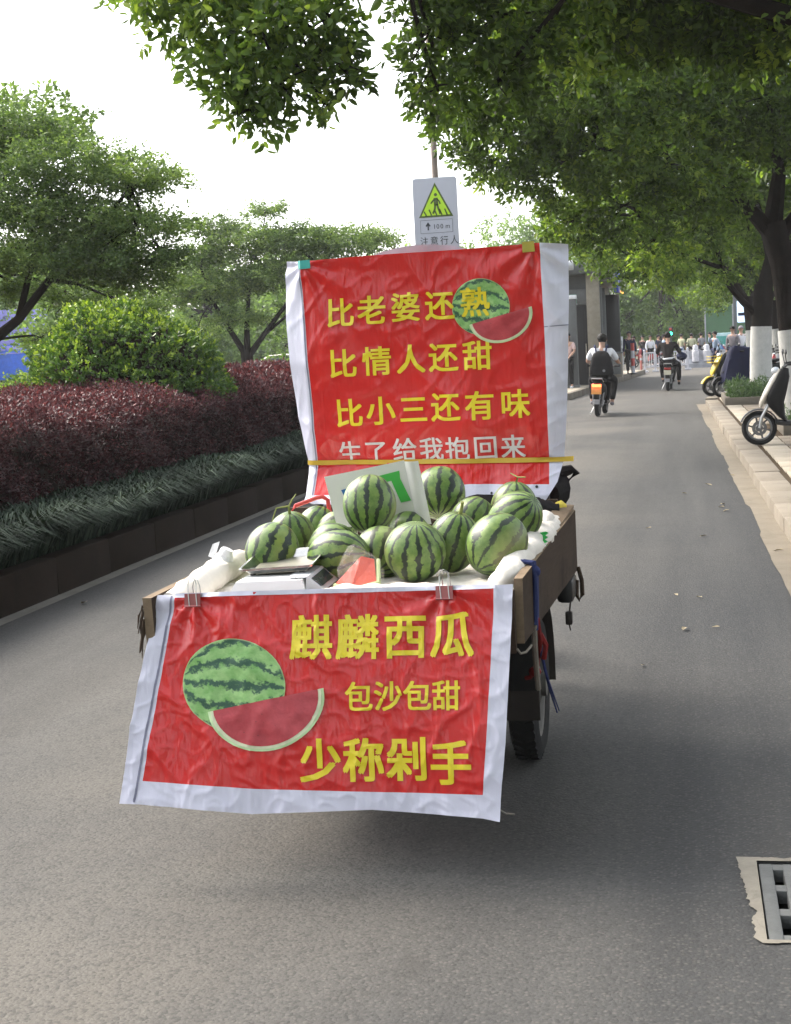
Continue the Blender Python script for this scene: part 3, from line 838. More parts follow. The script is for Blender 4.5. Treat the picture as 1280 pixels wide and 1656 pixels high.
M['wood'] = wood_mat('old_plywood', (0.034, 0.024, 0.018), (0.072, 0.051, 0.037), (0.016, 0.012, 0.009))
M['wood_edge'] = wood_mat('sawn_edge', (0.15, 0.11, 0.075), (0.25, 0.19, 0.13), (0.08, 0.055, 0.035))
M['white_pad'] = simple('white_padding', (0.70, 0.66, 0.60), .75, var=.10, scale=9, bump=.5, bscale=22, dirt=.25)
M['white_plastic'] = simple('white_plastic', (0.72, 0.73, 0.74), .4, var=.05)
M['grey_plastic'] = simple('grey_plastic', (0.42, 0.44, 0.47), .4, var=.06)
M['clear'] = None
m = NT('thin_film'); m.base((0.9, 0.9, 0.9)); m.set(.12, 0, .6); m.b.inputs['Alpha'].default_value = 0.07
m.bump(m.noise(40, 3, .6, m.obj()), .8, .01); M['clear'] = m.mat
M['tray'] = simple('tray_steel', (0.50, 0.50, 0.48), .22, 1.0, var=.2, scale=12)
M['tray_floor'] = simple('tray_bottom', (0.42, 0.40, 0.34), .3, .6, var=.3, scale=10)  # tray floor, tanner and duller than the rim
M['red_paint'] = simple('red_tube', (0.42, 0.03, 0.025), .4)
M['teal_cloth'] = simple('teal_jacket', (0.012, 0.055, 0.065), .8, bump=.6, bscale=14)
M['black_cloth'] = simple('black_cloth', (0.014, 0.013, 0.014), .85, bump=.4, bscale=18)
M['skin'] = simple('skin', (0.46, 0.27, 0.19), .5, var=.08)
M['hair'] = simple('black_hair', (0.010, 0.009, 0.008), .5, bump=.6, bscale=45)
M['white_cloth'] = simple('white_shirt', (0.68, 0.69, 0.73), .8, var=.06, bump=.5, bscale=16)
M['yellow_strap'] = simple('yellow_strap', (0.48, 0.32, 0.025), .45)
M['teal_tape'] = simple('teal_tape', (0.04, 0.33, 0.30), .5)
M['yellow_tape'] = simple('yellow_tape', (0.42, 0.36, 0.06), .5)
M['ribbon'] = simple('green_ribbon', (0.08, 0.62, 0.16), .4)
M['rag'] = simple('yellow_rag', (0.72, 0.58, 0.10), .8, bump=.6, bscale=40)
M['blue_rope'] = simple('blue_rope', (0.03, 0.04, 0.12), .8, bump=.5)
M['red_rope'] = simple('red_cord', (0.20, 0.02, 0.02), .8, bump=.5)
M['pale_rope'] = simple('pale_rope', (0.22, 0.20, 0.17), .8, bump=.5)
M['clip'] = simple('clip_steel', (0.30, 0.10, 0.10), .3, .6)

# ------------------------------------------------------------------ kiosk on its platform
pf = MB()
pf.prism([(-3.25, 40.6), (-1.88, 66.2), (-2.2, 66.8), (-12, 66.8), (-12, 40.4), (-3.5, 40.3)], -0.02, 0.17)
plat = tag(pf.build('platform', M['platform']), kind='structure')
b = MB(); b.bbox((0, 0, 0), (0.16, .99, .24), .012); ks = b.mesh('kerb_stone')
d = Vector((-1.88 + 3.25, 66.2 - 40.6)); L = d.length; d.normalize()
for i in range(26):
    p = Vector((-3.25, 40.6)) + d * (i + .5)
    o = link('kerb_stone', ks, M['planter'] if i == 0 else None, plat, (p.x + .02, p.y, .06)); o.rotation_euler = (0, 0, -math.atan2(d.x, d.y))

ki = empty('kiosk', (-5, 50, .17), label='dark grey flat-roofed gate kiosk on the platform beside the road', cat='kiosk')
b = MB(); b.box((-6.2, 54.9, 1.97), (6.4, 13.6, 3.6)); b.build('wall', M['dark_wall'], ki, True)
b = MB(); b.bbox((-6.0, 54.7, 3.86), (7.1, 14.6, .36), .03); b.build('roof', M['dark_wall'], ki, True)
b = MB(); b.tube([(-8.6, 46.9, 3.95), (-3.35, 46.9, 3.95)], .16, 12); b.build('awning', M['grey_plastic'], ki, True)
b = MB(); b.bbox((-2.83, 47.85, 1.97), (.40, .42, 3.6), .02); b.build('column', M['stone_col'], ki, True)
b = MB(); b.bbox((-6.0, 47.95, 2.98), (6.0, .14, .5), .02); b.build('lintel', M['mid_wall'], ki, True)
for x in (-3.35, -4.4, -5.4):
    b = MB(); b.box((x, 48.07, 1.45), (.62, .06, 2.5)); fr = b.build('door', M['black'], ki, True)
    b = MB(); b.box((x, 48.02, 1.55), (.46, .03, 2.0)); b.build('pane', M['dark_glass'] if 'dark_glass' in M else M['black'], fr, True)
    b = MB(); b.tube([(x + .24, 47.97, 1.1), (x + .24, 47.97, 1.5)], .015, 6); b.build('handle', M['chrome'], fr, True)
for i, y in enumerate((49.4, 50.7, 52.4, 54.6, 57.2)):
    b = MB(); b.box((-2.985, y, 1.75), (.05, .55 + .1 * i, 2.4)); fr = b.build('window_frame', M['black'], ki, True)
    b = MB(); b.box((-2.955, y, 1.80), (.02, .42 + .1 * i, 2.2)); b.build('pane', M['mid_wall'], fr, True)
for y in (50.05, 51.5, 53.5, 56.0):
    b = MB(); b.bbox((-2.93, y, 1.85), (.14, .16, 3.3), .01); b.build('pilaster', M['mid_wall'], ki, True)
b = MB(); b.bbox((-2.72, 58.3, 1.75), (.55, .5, 3.1), .02); b.build('buttress', M['black'], ki, True)
M['strip'] = emit('amber_strip', (1.0, .42, .06), .55)
b = MB(); b.bbox((-2.43, 50.5, 4.07), (.05, 4.6, .05), .01); b.build('light_strip', M['strip'], ki, True)
b = MB(); b.bbox((-2.40, 58.8, 3.42), (.05, 4.2, .06), .01); b.build('light_strip', M['strip'], ki, True)
# sign boards
M['sign_green'] = simple('green_sign', (0.10, 0.30, 0.22), .5)
M['sign_blue'] = simple('blue_sign', (0.015, 0.03, 0.42), .4)
M['sign_white'] = simple('white_sign', (0.74, 0.76, 0.80), .4, var=.04)
M['sign_yellow'] = simple('yellow_sign_edge', (.75, .5, .05), .5)
M['sign_lit'] = emit('lit_sign', (.55, .72, .95), .35)
t = empty('name_board', (-4.2, 47.7, 2.98), label='pale green name board over the kiosk doorway', cat='sign')
b = MB(); b.bbox((-4.1, 47.8, 2.92), (1.5, .09, .30), .01); b.build('panel', M['sign_green'], t, True)
b = MB(); b.bbox((-4.1, 47.745, 2.92), (1.56, .02, .03), .005); b.bbox((-4.1, 47.745, 2.76), (1.56, .02, .03), .005); b.build('frame', M['grey_plastic'], t, True)
t = empty('roof_sign', (-2.3, 57, 4.05), label='blue roof sign with a white flash above the amber strip', cat='sign')
b = MB(); b.bbox((-2.44, 56.6, 3.72), (.16, 1.8, .80), .02); b.build('panel', M['sign_blue'], t, True)
b = MB(); b.add([(-2.355, 55.75, 3.75), (-2.355, 56.6, 3.34), (-2.355, 56.9, 3.34), (-2.355, 55.75, 3.95)], [(0, 1, 2, 3)]); b.build('flash', M['sign_white'], t, True)
b = MB(); b.bbox((-2.44, 56.6, 4.16), (.2, 1.86, .06), .01); b.build('edge', M['sign_yellow'], t, True)
t = empty('pylon', (-3.42, 47.0, .17), label='dark grey square pylon standing in front of the kiosk door', cat='pylon')
b = MB(); b.bbox((-3.42, 46.2, 1.52), (.32, .30, 2.72), .015); b.build('shaft', M['dark_wall'], t, True)
b = MB(); b.bbox((-3.42, 46.2, 2.94), (.36, .34, .12), .01); b.build('cap', M['sign_white'], t, True)
b = MB(); b.bbox((-3.42, 46.2, .20), (.38, .36, .08), .01); b.build('plinth', M['mid_wall'], t, True)
t = empty('cabinet', (-2.62, 57.0, .17), label='low pale grey cabinet at the kiosk\'s corner near the kerb', cat='cabinet')
b = MB(); b.bbox((-2.55, 56.2, .62), (.46, .8, .88), .02); b.build('body', M['stone_col'], t, True)
b = MB(); b.bbox((-2.55, 56.2, 1.08), (.52, .86, .05), .01); b.build('top', M['mid_wall'], t, True)
b = MB(); b.bbox((-2.55, 55.79, .62), (.36, .02, .66), .006); b.build('door', M['mid_wall'], t, True)
t = empty('notice_stand', (-2.6, 60.5, .17), label='pale lit notice stand between the kiosk and the waiting person', cat='notice stand')
b = MB(); b.bbox((-2.62, 60.5, 1.1), (.34, .12, 1.15), .015); b.build('panel', M['sign_white'], t, True)
for q in (0, 1, 2):
    b = MB(); b.bbox((-2.62, 60.43, .82 + .3 * q), (.28, .02, .2), .005); b.build('sheet', M['grey_plastic'], t, True)
b = MB(); b.bbox((-2.62, 60.5, .35), (.2, .1, .36), .01); b.build('foot', M['grey_plastic'], t, True)

# ------------------------------------------------------------------ crossing sign on its post
FONT_CACHE = {}
def glyph(ch, bold):
    key = (ch, bold)
    if key not in FONT_CACHE:
        c = bpy.data.curves.new('glyph', 'FONT'); c.body = ch; c.offset = bold; c.resolution_u = 3
        o = bpy.data.objects.new('glyph', c); COL.objects.link(o)
        dg = bpy.context.evaluated_depsgraph_get()
        me = bpy.data.meshes.new_from_object(o.evaluated_get(dg))
        vs = [v.co.copy() for v in me.vertices]; fs = [list(p.vertices) for p in me.polygons]
        bpy.data.objects.remove(o); bpy.data.curves.remove(c); bpy.data.meshes.remove(me)
        FONT_CACHE[key] = (vs, fs)
    return FONT_CACHE[key]

SHIFTS = [(0, 0), (-1, -.7), (1, -.7), (1, .7), (-1, .7)]
def flat_shape(polys, cut=0.0):
    """polys: list of (verts2d, faces) -> (verts2d, faces) cut along a grid so that it can follow cloth"""
    bm = bmesh.new()
    for vs, fs in polys:
        nv = [bm.verts.new((v[0], v[1], 0)) for v in vs]
        for f in fs:
            try: bm.faces.new([nv[i] for i in f])
            except ValueError: pass
    if cut:
        xs = [v.co.x for v in bm.verts]; zs = [v.co.y for v in bm.verts]
        for ax, lo, hi in ((0, min(xs), max(xs)), (1, min(zs), max(zs))):
            k = math.ceil(lo / cut)
            while k * cut < hi:
                co = [0, 0, 0]; no = [0, 0, 0]; co[ax] = k * cut; no[ax] = 1
                bmesh.ops.bisect_plane(bm, geom=list(bm.verts) + list(bm.edges) + list(bm.faces), plane_co=co, plane_no=no, dist=1e-6)
                k += 1
    bm.verts.index_update()
    out = [(v.co.x, v.co.y) for v in bm.verts], [[v.index for v in f.verts] for f in bm.faces]
    bm.free()
    return out

def text_polys(chars, centres, size, bold, sx=1.0, slant=0.0, rot=0.0, shift=(0, 0)):
    res = []
    for ch, (a, b2) in zip(chars, centres):
        vs, fs = glyph(ch, 0.0)
        a += shift[0] * bold * size; b2 += shift[1] * bold * size
        q = []
        for v in vs:
            x = (v.x - .5) * size * sx; y = (v.y - .37) * size
            x += slant * y
            y += rot * x
            q.append((a + x, b2 + y))
        res.append((q, fs))
    return res

sgn = empty('crossing_sign', (-4.30, 26.1, .235), label='white pedestrian crossing sign with a yellow-green triangle on a tall post', cat='sign')
SY = 26.0
b = MB(); b.tube([(-4.21, 26.1, .2), (-4.21, 26.1, 7.2)], .055, 12); b.build('post', M['rusty_post'] if 'rusty_post' in M else simple('post_grey_brown', (.23, .18, .15), .6), sgn, True)
for z in (3.4, 4.3):
    b = MB(); b.bbox((-4.21, 26.06, z), (.3, .04, .06), .006); b.build('bracket', M['steel'], sgn, True)
def rrect(cx, cz, w, h, r, n=5):
    pts = []
    for (sx, sz, a0) in ((1, 1, 0), (-1, 1, 90), (-1, -1, 180), (1, -1, 270)):
        for k in range(n + 1):
            a = R(a0 + 90 * k / n)
            pts.append((cx + sx * (w / 2 - r) + r * math.cos(a), cz + sz * (h / 2 - r) + r * math.sin(a)))
    return pts
def plate(mb, pts, y0, y1, mi=0):
    n = len(pts)
    vs = [(p[0], y0, p[1]) for p in pts] + [(p[0], y1, p[1]) for p in pts]
    fs = [tuple(range(n)), tuple(range(2 * n - 1, n - 1, -1))] + [(k, n + k, n + (k + 1) % n, (k + 1) % n) for k in range(n)]
    mb.add(vs, fs, mi)
SX, SZ = -4.213, 3.80
M['sign_face'] = simple('sign_face', (0.50, 0.52, 0.60), .35, var=.03)
M['sign_lime'] = simple('sign_lime', (0.50, 0.80, 0.02), .4, var=.03)
M['sign_ink'] = simple('sign_ink', (0.045, 0.05, 0.06), .4)
M['sign_tri_ink'] = simple('sign_triangle_ink', (0.075, 0.12, 0.01), .4)
M['sign_line'] = simple('sign_grey_line', (0.22, 0.24, 0.28), .4)
b = MB(); plate(b, rrect(SX, SZ, .78, 1.52, .05), SY - .012, SY + .02); b.build('panel', M['sign_face'], sgn, True)
def onsign(name, polys, mat, lift):
    vs, fs = flat_shape(polys)
    b = MB(); b.add([(v[0], SY - .012 - lift, v[1]) for v in vs], fs); return b.build(name, mat, sgn, True)
tri = [(SX + .005, 4.475), (SX - .30, 3.88), (SX + .31, 3.88)]
def inset(tri, f):
    cx = sum(p[0] for p in tri) / 3; cz = sum(p[1] for p in tri) / 3
    return [(cx + (p[0] - cx) * f, cz + (p[1] - cz) * f) for p in tri]
onsign('triangle_border', [(tri, [(0, 2, 1)])], M['sign_tri_ink'], .003)
onsign('triangle_field', [(inset(tri, .84), [(0, 2, 1)])], M['sign_lime'], .006)
def strip(pts, w):
    out, fs = [], []
    for i, p in enumerate(pts):
        a = Vector(pts[max(i - 1, 0)]); c = Vector(pts[min(i + 1, len(pts) - 1)])
        d = (c - a).normalized(); nrm = Vector((-d.y, d.x)) * w / 2
        out += [(p[0] + nrm.x, p[1] + nrm.y), (p[0] - nrm.x, p[1] - nrm.y)]
    for i in range(len(pts) - 1): fs.append((2 * i, 2 * i + 1, 2 * i + 3, 2 * i + 2))
    return out, fs
wx, wz = SX + .012, 4.08
fig = [strip([(wx, wz + .13), (wx + .005, wz + .0)], .075), strip([(wx - .02, wz + .11), (wx - .07, wz + .06), (wx - .09, wz + .035)], .026), strip([(wx + .02, wz + .11), (wx + .06, wz + .07), (wx + .075, wz + .02)], .026),
       strip([(wx - .012, wz + .02), (wx - .025, wz - .07), (wx - .06, wz - .14)], .034), strip([(wx + .02, wz + .02), (wx + .045, wz - .07), (wx + .07, wz - .15)], .034)]
hd = [(wx + .028 * math.cos(2 * PI * k / 14), wz + .185 + .028 * math.sin(2 * PI * k / 14)) for k in range(14)]
fig.append((hd, [tuple(range(14))]))
for k in range(5): fig.append(strip([(SX - .205 + .092 * k + .0, 3.985 + (.03 if k in (1, 2, 3, 4) else 0)), (SX - .165 + .092 * k, 3.91)], .024))
onsign('walking_figure', fig, M['sign_tri_ink'], .009)
fr = []
for (a, c) in (((SX - .28, 3.835), (SX + .29, 3.835)), ((SX + .29, 3.835), (SX + .29, 3.61)), ((SX + .29, 3.61), (SX - .28, 3.61)), ((SX - .28, 3.61), (SX - .28, 3.835))): fr.append(strip([a, c], .009))
onsign('distance_frame', fr, M['sign_line'], .003)
ar = [strip([(SX - .145, 3.66), (SX - .145, 3.77)], .024), ([(SX - .145, 3.80), (SX - .19, 3.735), (SX - .17, 3.72), (SX - .145, 3.76), (SX - .12, 3.72), (SX - .10, 3.735)], [(0, 1, 2, 3), (0, 3, 4, 5)])]
onsign('arrow', ar, M['sign_ink'], .004)
onsign('lettering', text_polys('100m', [(SX - .005, 3.72), (SX + .055, 3.72), (SX + .125, 3.72), (SX + .215, 3.72)], .115, .006, .95), M['sign_ink'], .004)
onsign('lettering', text_polys('注意行人', [(SX - .225 + .178 * k, 3.47) for k in range(4)], .165, .004, .92), M['sign_ink'], .004)

# blue screen beyond the lawn
bs = empty('billboard', (-27.5, 60, .2), label='large blue screen with a purple top standing beyond the lawn', cat='billboard')
M['scr_blue'] = simple('screen_blue', (0.03, 0.12, 0.62), .4); M['scr_purple'] = simple('screen_purple', (0.28, 0.26, 0.72), .4)
b = MB(); b.bbox((-28.3, 60, 1.95), (8.2, .2, 1.5), .02); b.build('lower_panel', M['scr_blue'], bs, True)
b = MB(); b.bbox((-28.3, 60, 3.45), (8.2, .2, 1.5), .02); b.build('upper_panel', M['scr_purple'], bs, True)
b = MB(); b.bbox((-28.3, 59.88, 2.33), (7.6, .02, .04), .004); b.build('line', M['scr_purple'], bs, True)
for k in range(4):
    b = MB(); b.bbox((-28.9 + .26 * k, 59.885, 2.55), (.2, .02, .2), .004); b.build('mark', M['scr_purple'], bs, True)
for x in (-32, -28.3, -24.6):
    b = MB(); b.box((x, 60.15, .8), (.14, .1, 1.4)); b.build('post', M['steel'], bs, True)

# ------------------------------------------------------------------ drain in the gutter
dr = empty('drain_grate', ((DX0 + DX1) / 2, (DY0 + DY1) / 2, 0), label='slotted grey drain grate in pale broken concrete near the gutter', cat='drain grate')
M['iron'] = simple('cast_grate', (0.11, 0.115, 0.115), .7, .0, var=.2, scale=12, bump=.3)
M['concrete'] = stone_mat('drain_concrete', (0.17, 0.155, 0.13), (0.29, 0.27, 0.225), (0.08, 0.075, 0.065), .9, 9)
b = MB()
wx_ = (DX1 - DX0 - .02)
b.bbox((DX0 + .025, (DY0 + DY1) / 2, -.022), (.040, DY1 - DY0 - .016, .044), .004)
for k in range(5):
    b.bbox((DX0 + .045 + .030 + .017 + .064 * k, (DY0 + DY1) / 2, -.022), (.034, DY1 - DY0 - .016, .044), .004)
for y in (DY0 + .032, DY0 + .218, DY0 + .402, DY1 - .026):
    b.bbox(((DX0 + DX1) / 2, y, -.0235), (wx_, .05, .04), .004)
b.build('grate', M['iron'], dr, True)
b = MB()
z0 = -.5
x0, x1, y0, y1 = DX0, DX1, DY0, DY1
b.add([(x0, y0, .0), (x1, y0, .0), (x1, y1, .0), (x0, y1, .0), (x0, y0, z0), (x1, y0, z0), (x1, y1, z0), (x0, y1, z0)], [(4, 5, 6, 7), (0, 1, 5, 4), (1, 2, 6, 5), (2, 3, 7, 6), (3, 0, 4, 7)])
b.build('pit', M['black'], dr, True)
b = MB()
rnd = random.Random(11)
outer, inner = [], []
def ring_edge(p, q, n, nx, ny, w0):
    for i in range(n):
        t = i / n
        x = p[0] + (q[0] - p[0]) * t; y = p[1] + (q[1] - p[1]) * t
        w = w0 * (1 + .32 * mnoise.noise(Vector((x * 7, y * 7, nx + 2))) + .5 * mnoise.noise(Vector((x * 26, y * 26, 5))) + .08 * rnd.uniform(-1, 1))
        inner.append((x, y, .006)); outer.append((x + nx * w, y + ny * w, .005))
ring_edge((x0, y0), (x0, y1), 70, -1, 0, .034)
ring_edge((x0, y1), (x1, y1), 44, 0, 1, .036)
ring_edge((x1, y1), (x1, y0), 60, 1, 0, .05)
ring_edge((x1, y0), (x0, y0), 44, 0, -1, .024)
for i_, p_ in ((0, (x0 - .012, y0 - .022)), (70, (x0 - .060, y1 + .036)), (114, (x1 + .05, y1 + .036)), (174, (x1 + .05, y0 - .024))): outer[i_] = (*p_, .005)
for q_ in range(1, 40): outer[70 - q_] = (x0 - .058 + .0006 * q_ + .007 * mnoise.noise(Vector((q_ * .35, 2, 1))) + .003 * rnd.uniform(-1, 1), outer[70 - q_][1], .005)
n = len(inner)
b.add(inner + outer, [(i, n + i, n + (i + 1) % n, (i + 1) % n) for i in range(n)])
b.build('surround', M['concrete'], dr, True)

# ------------------------------------------------------------------ planters on the pavement
def planter(x0, x1, y0, y1, label, n):
    root = empty('planter', ((x0 + x1) / 2, (y0 + y1) / 2, .13), label=label, cat='planter', group='granite planters round the street trees')
    h, w = .15, .12
    for (cx, cy, sx, sy) in (((x0 + x1) / 2, y0 + w / 2, x1 - x0, w), ((x0 + x1) / 2, y1 - w / 2, x1 - x0, w), (x0 + w / 2, (y0 + y1) / 2, w, y1 - y0 - 2 * w - .006), (x1 - w / 2, (y0 + y1) / 2, w, y1 - y0 - 2 * w - .006)):
        b = MB(); b.bbox((cx, cy, .13 + h / 2 - .02), (sx, sy, h + .04), .012); b.build('rim', M['planter'], root, True)
    b = MB(); b.box(((x0 + x1) / 2, (y0 + y1) / 2, .17), (x1 - x0 - 2 * w, y1 - y0 - 2 * w, .12)); b.build('soil', M['soil'], root, True)
    return root
planter(.76, 2.3, 31.0, 34.2, 'granite tree planter full of bushy green plants round the whitewashed trunk', 0)
planter(1.32, 2.6, 21.5, 24.5, 'granite tree planter behind the parked white-fronted scooter', 1)
def low_plants(name, x0, x1, y0, y1, z0, h, n, label, skip=None):
    x = rng.uniform(x0, x1, n); y = rng.uniform(y0, y1, n)
    P = np.stack([x, y, z0 + h * rng.uniform(.05, 1, n) * (0.75 + .35 * np.sin(x * 7) * np.sin(y * 5))], 1)
    D = rand_unit(n) + np.array([0, 0, .7])
    me = leaves_mesh(name, P, D, rng.uniform(.06, .13, n), rng.uniform(.02, .035, n), rng.normal(.5, .2, n), .15)
    o = link(name, me, L_PLANT); tag(o, kind='stuff'); return o
low_plants('undergrowth', .86, 2.2, 31.1, 34.1, .2, .42, 5200, '')
low_plants('undergrowth', 1.45, 2.5, 21.6, 24.4, .2, .2, 1500, '')
# ------------------------------------------------------------------ the cargo tricycle
# bed from y 4.52 (tail) to 6.15, x -1.70 .. -.53
tri = empty('cargo_tricycle', (-1.11, 5.6, 0), label='old wooden-sided cargo tricycle loaded with watermelons and hung with red banners', cat='cargo tricycle')
b = MB(); b.bbox((-1.115, 5.34, .735), (1.12, 1.62, .03), .004); b.build('bed_floor', M['wood'], tri, True)
def board(name, pts, th, mats):
    """pts: four corners (near top, far top, far bottom, near bottom) of the outer face; thickness towards the bed"""
    nx = -1 if pts[0][0] > -1.1 else 1
    vs, n = [], 12
    for i in range(n + 1):
        t = i / n
        top = Vector(pts[0]).lerp(Vector(pts[1]), t); bot = Vector(pts[3]).lerp(Vector(pts[2]), t)
        w = .006 * mnoise.noise(Vector((t * 6, pts[0][0], 1)))
        for q, dx in ((top, 0), (top, th), (bot, th), (bot, 0)):
            vs.append((q.x + nx * dx + w, q.y, q.z + (w * .8 if q is top else w)))
    b = MB()
    for i in range(n):
        for k in range(4):
            a0, a1 = i * 4 + k, i * 4 + (k + 1) % 4
            b.add([vs[a0], vs[a1], vs[a1 + 4], vs[a0 + 4]], [(0, 1, 2, 3)], 1 if k == 0 else 0)
    b.add(vs[:4], [(3, 2, 1, 0)], 1); b.add(vs[-4:], [(0, 1, 2, 3)], 0)
    return b.build(name, mats, tri, True)
board('side_board', [(-.520, 4.56, .872), (-.468, 6.1, .905), (-.468, 6.1, .655), (-.522, 4.56, .665)], .028, [M['wood'], M['wood_edge']])
board('side_board', [(-1.732, 4.44, .853), (-1.725, 6.1, .85), (-1.725, 6.1, .62), (-1.725, 4.44, .62)], .03, [M['wood'], M['wood_edge']])
# tail board behind the lower banner, and head board
b = MB(); b.bbox((-1.12, 4.535, .74), (1.15, .03, .20), .004); b.build('tail_board', M['wood'], tri, True)
b = MB(); b.bbox((-1.12, 6.14, .80), (1.16, .03, .30), .004); b.build('head_board', M['wood'], tri, True)
b = MB(); b.add([(-.555, 5.62, .905), (-.495, 5.62, .895), (-.472, 6.12, .925), (-.545, 6.12, .935), (-.56, 5.62, .86), (-.50, 5.62, .86), (-.48, 6.12, .86), (-.55, 6.12, .86)], [(0, 1, 2, 3), (0, 4, 5, 1), (1, 5, 6, 2), (2, 6, 7, 3), (3, 7, 4, 0)]); b.build('board_cap', M['wood_edge'], tri, True)
# broken, frayed corner of the far side board
b = MB()
rnd = random.Random(5)
for k in range(9):
    z = .63 + .2 * rnd.random()
    b.tube([(-1.733, 4.445, z), (-1.738 - rnd.uniform(0, .008), 4.432, z - rnd.uniform(.02, .05)), (-1.74 - rnd.uniform(0, .012), 4.43, z - rnd.uniform(.05, .09))], [.006, .004, .0015], 5)
b.build('splinter', M['wood'], tri, True)
# chassis
b = MB()
for x in (-1.5, -.72): b.bbox((x, 5.6, .62), (.05, 2.1, .07), .006)
for y in (4.62, 5.15, 5.7, 6.1): b.bbox((-1.11, y, .665), (1.0, .05, .05), .005)
b.tube([(-1.11, 6.6, .62), (-1.11, 7.1, .72), (-1.11, 7.38, .95)], .035, 10)
b.tube([(-1.5, 6.6, .62), (-1.11, 6.9, .66)], .025, 8); b.tube([(-.72, 6.6, .62), (-1.11, 6.9, .66)], .025, 8)
b.build('frame', M['rusty'], tri, True)
b = MB(); b.bbox((-1.11, 4.98, .44), (.62, .5, .36), .02); b.build('rear_shade_box', M['black'], tri, True)  # unseen box added under the bed to deepen its shadow
b = MB(); b.bbox((-1.11, 6.1, .46), (.66, .5, .36), .02); b.build('front_shade_box', M['black'], tri, True)  # second unseen box, added to block light under the cart
for x in (-1.60, -.635):
    b = MB(); b.bbox((x, 5.26, .48), (.14, .012, .27), .004); b.build('shade_flap', M['rubber'], tri, True)  # dark flaps added to keep the wheels lost in shadow
for x in (-1.5, -.72):
    b = MB()
    for k in range(4):
        b.tube([(x, 5.6 + s * (.42 - .07 * k), .50 - .018 * k + .10 * (abs(s) ** 2) * (1 - .2 * k)) for s in (-1, -.5, 0, .5, 1)], .011, 6)
    b.build('leaf_spring', M['rusty'], tri, True)
b = MB(); b.tube([(-1.62, 5.6, .29), (-.60, 5.6, .29)], .04, 10); b.ell((-1.0, 5.6, .29), (.13, .11, .11)); b.build('axle', M['rusty'], tri, True)
def trike_wheel(x, y, r, w, parent):
    tyre = MB()
    prof = [(r - .085, -w * .42), (r - .04, -w * .52), (r - .008, -w * .38), (r, 0), (r - .008, w * .38), (r - .04, w * .52), (r - .085, w * .42), (r - .085, -w * .42)]
    tyre.lathe(prof, (x, y, r), 'X', 40)
    for k in range(40):
        a = 2 * PI * k / 40
        Mx = Matrix.Rotation(-a, 3, 'X')
        for s in (-1, 1):
            tyre.box(Vector((x, y, r)) + Mx @ Vector((s * w * .24, 0, r - .004)), (w * .3, .018, .014), rot=Mx @ Matrix.Rotation(s * .35, 3, 'Z'))
    t = tyre.build('wheel', M['rubber'], parent, True)
    rim = MB(); R1 = r - .085
    rim.lathe([(R1, -w * .4), (R1 + .012, -w * .43), (R1 - .015, -w * .36), (R1 - .03, -w * .1), (.05, -.05), (.05, .05), (R1 - .03, w * .1), (R1 - .015, w * .36), (R1 + .012, w * .43), (R1, w * .4)], (x, y, r), 'X', 32)
    rim.lathe([(.0, -.07), (.045, -.07), (.045, .07), (0, .07)], (x, y, r), 'X', 14)
    rim.build('rim', M['wheel_rim'], t, True)
M['wheel_rim'] = simple('dusty_rim', (.10, .095, .085), .6, .4, var=.3)
trike_wheel(-.635, 5.62, .285, .11, tri)
trike_wheel(-1.60, 5.62, .285, .11, tri)
trike_wheel(-1.11, 7.55, .26, .09, tri)
for x in (-.635, -1.60):
    b = MB()
    vs = []
    for i in range(13):
        a = R(-10 + 200 * i / 12)
        for s in (-.075, .075): vs.append((x + s, 5.62 + .335 * math.cos(a), .285 + .335 * math.sin(a)))
    b.add(vs, [(2 * i, 2 * i + 1, 2 * i + 3, 2 * i + 2) for i in range(12)], 0, True)
    b.build('mudguard', M['rusty'], tri, True)
b = MB()
for s in (-.08, .08): b.tube([(-1.11 + s, 7.55, .26), (-1.11 + s * .9, 7.5, .5), (-1.11 + s * .7, 7.4, .95)], .022, 8)
b.build('fork', M['rusty'], tri, True)
b = MB(); b.tube([(-1.11, 7.4, .9), (-1.11, 7.3, 1.1), (-1.11, 7.28, 1.12)], .02, 8); b.tube([(-1.45, 7.0, 1.12), (-1.38, 7.2, 1.12), (-1.11, 7.28, 1.12), (-.84, 7.2, 1.12), (-.77, 7.0, 1.12)], .016, 8); b.build('handlebar', M['steel'], tri, True)
b = MB(); b.loft([(-1.11, 6.3, .82, .20, .05), (-1.11, 6.45, .83, .22, .06), (-1.11, 6.7, .82, .20, .055), (-1.11, 6.78, .81, .14, .04)], 16, 3); b.build('seat', M['black'], tri, True)
b = MB(); b.bbox((-1.11, 6.5, .7), (.4, .5, .2), .02); b.build('seat_box', M['rusty'], tri, True)
# uprights that carry the upper banner
b = MB()
for x in (-1.60, -.60): b.tube([(x, 6.30, .70), (x, 6.30, 1.975)], .014, 8)
b.tube([(-1.62, 6.27, 1.965), (-.56, 6.27, 1.972)], .014, 8); b.tube([(-1.62, 6.30, 1.13), (-.56, 6.30, 1.115)], .012, 8)
b.build('banner_rack', M['rusty'], tri, True)
# black rubber flap and hook ironwork at the front of the near side board
b = MB(); b.bbox((-.505, 6.0, .60), (.07, .20, .10), .02); b.build('rubber_flap', M['black'], tri, True)
b = MB(); b.tube([(-.462, 6.08, .67), (-.448, 6.06, .62), (-.446, 6.05, .56), (-.458, 6.04, .54), (-.47, 6.05, .56), (-.468, 6.06, .62)], .009, 8); b.build('strap_loop', M['wood'], tri, True)
b = MB(); b.tube([(-.492, 6.0, .54), (-.497, 5.99, .50)], .004, 6); b.bbox((-.500, 5.99, .475), (.028, .03, .055), .006); b.tube([(-.50, 5.99, .45), (-.495, 5.98, .425)], .003, 5); b.build('plug', M['rusty'], tri, True)

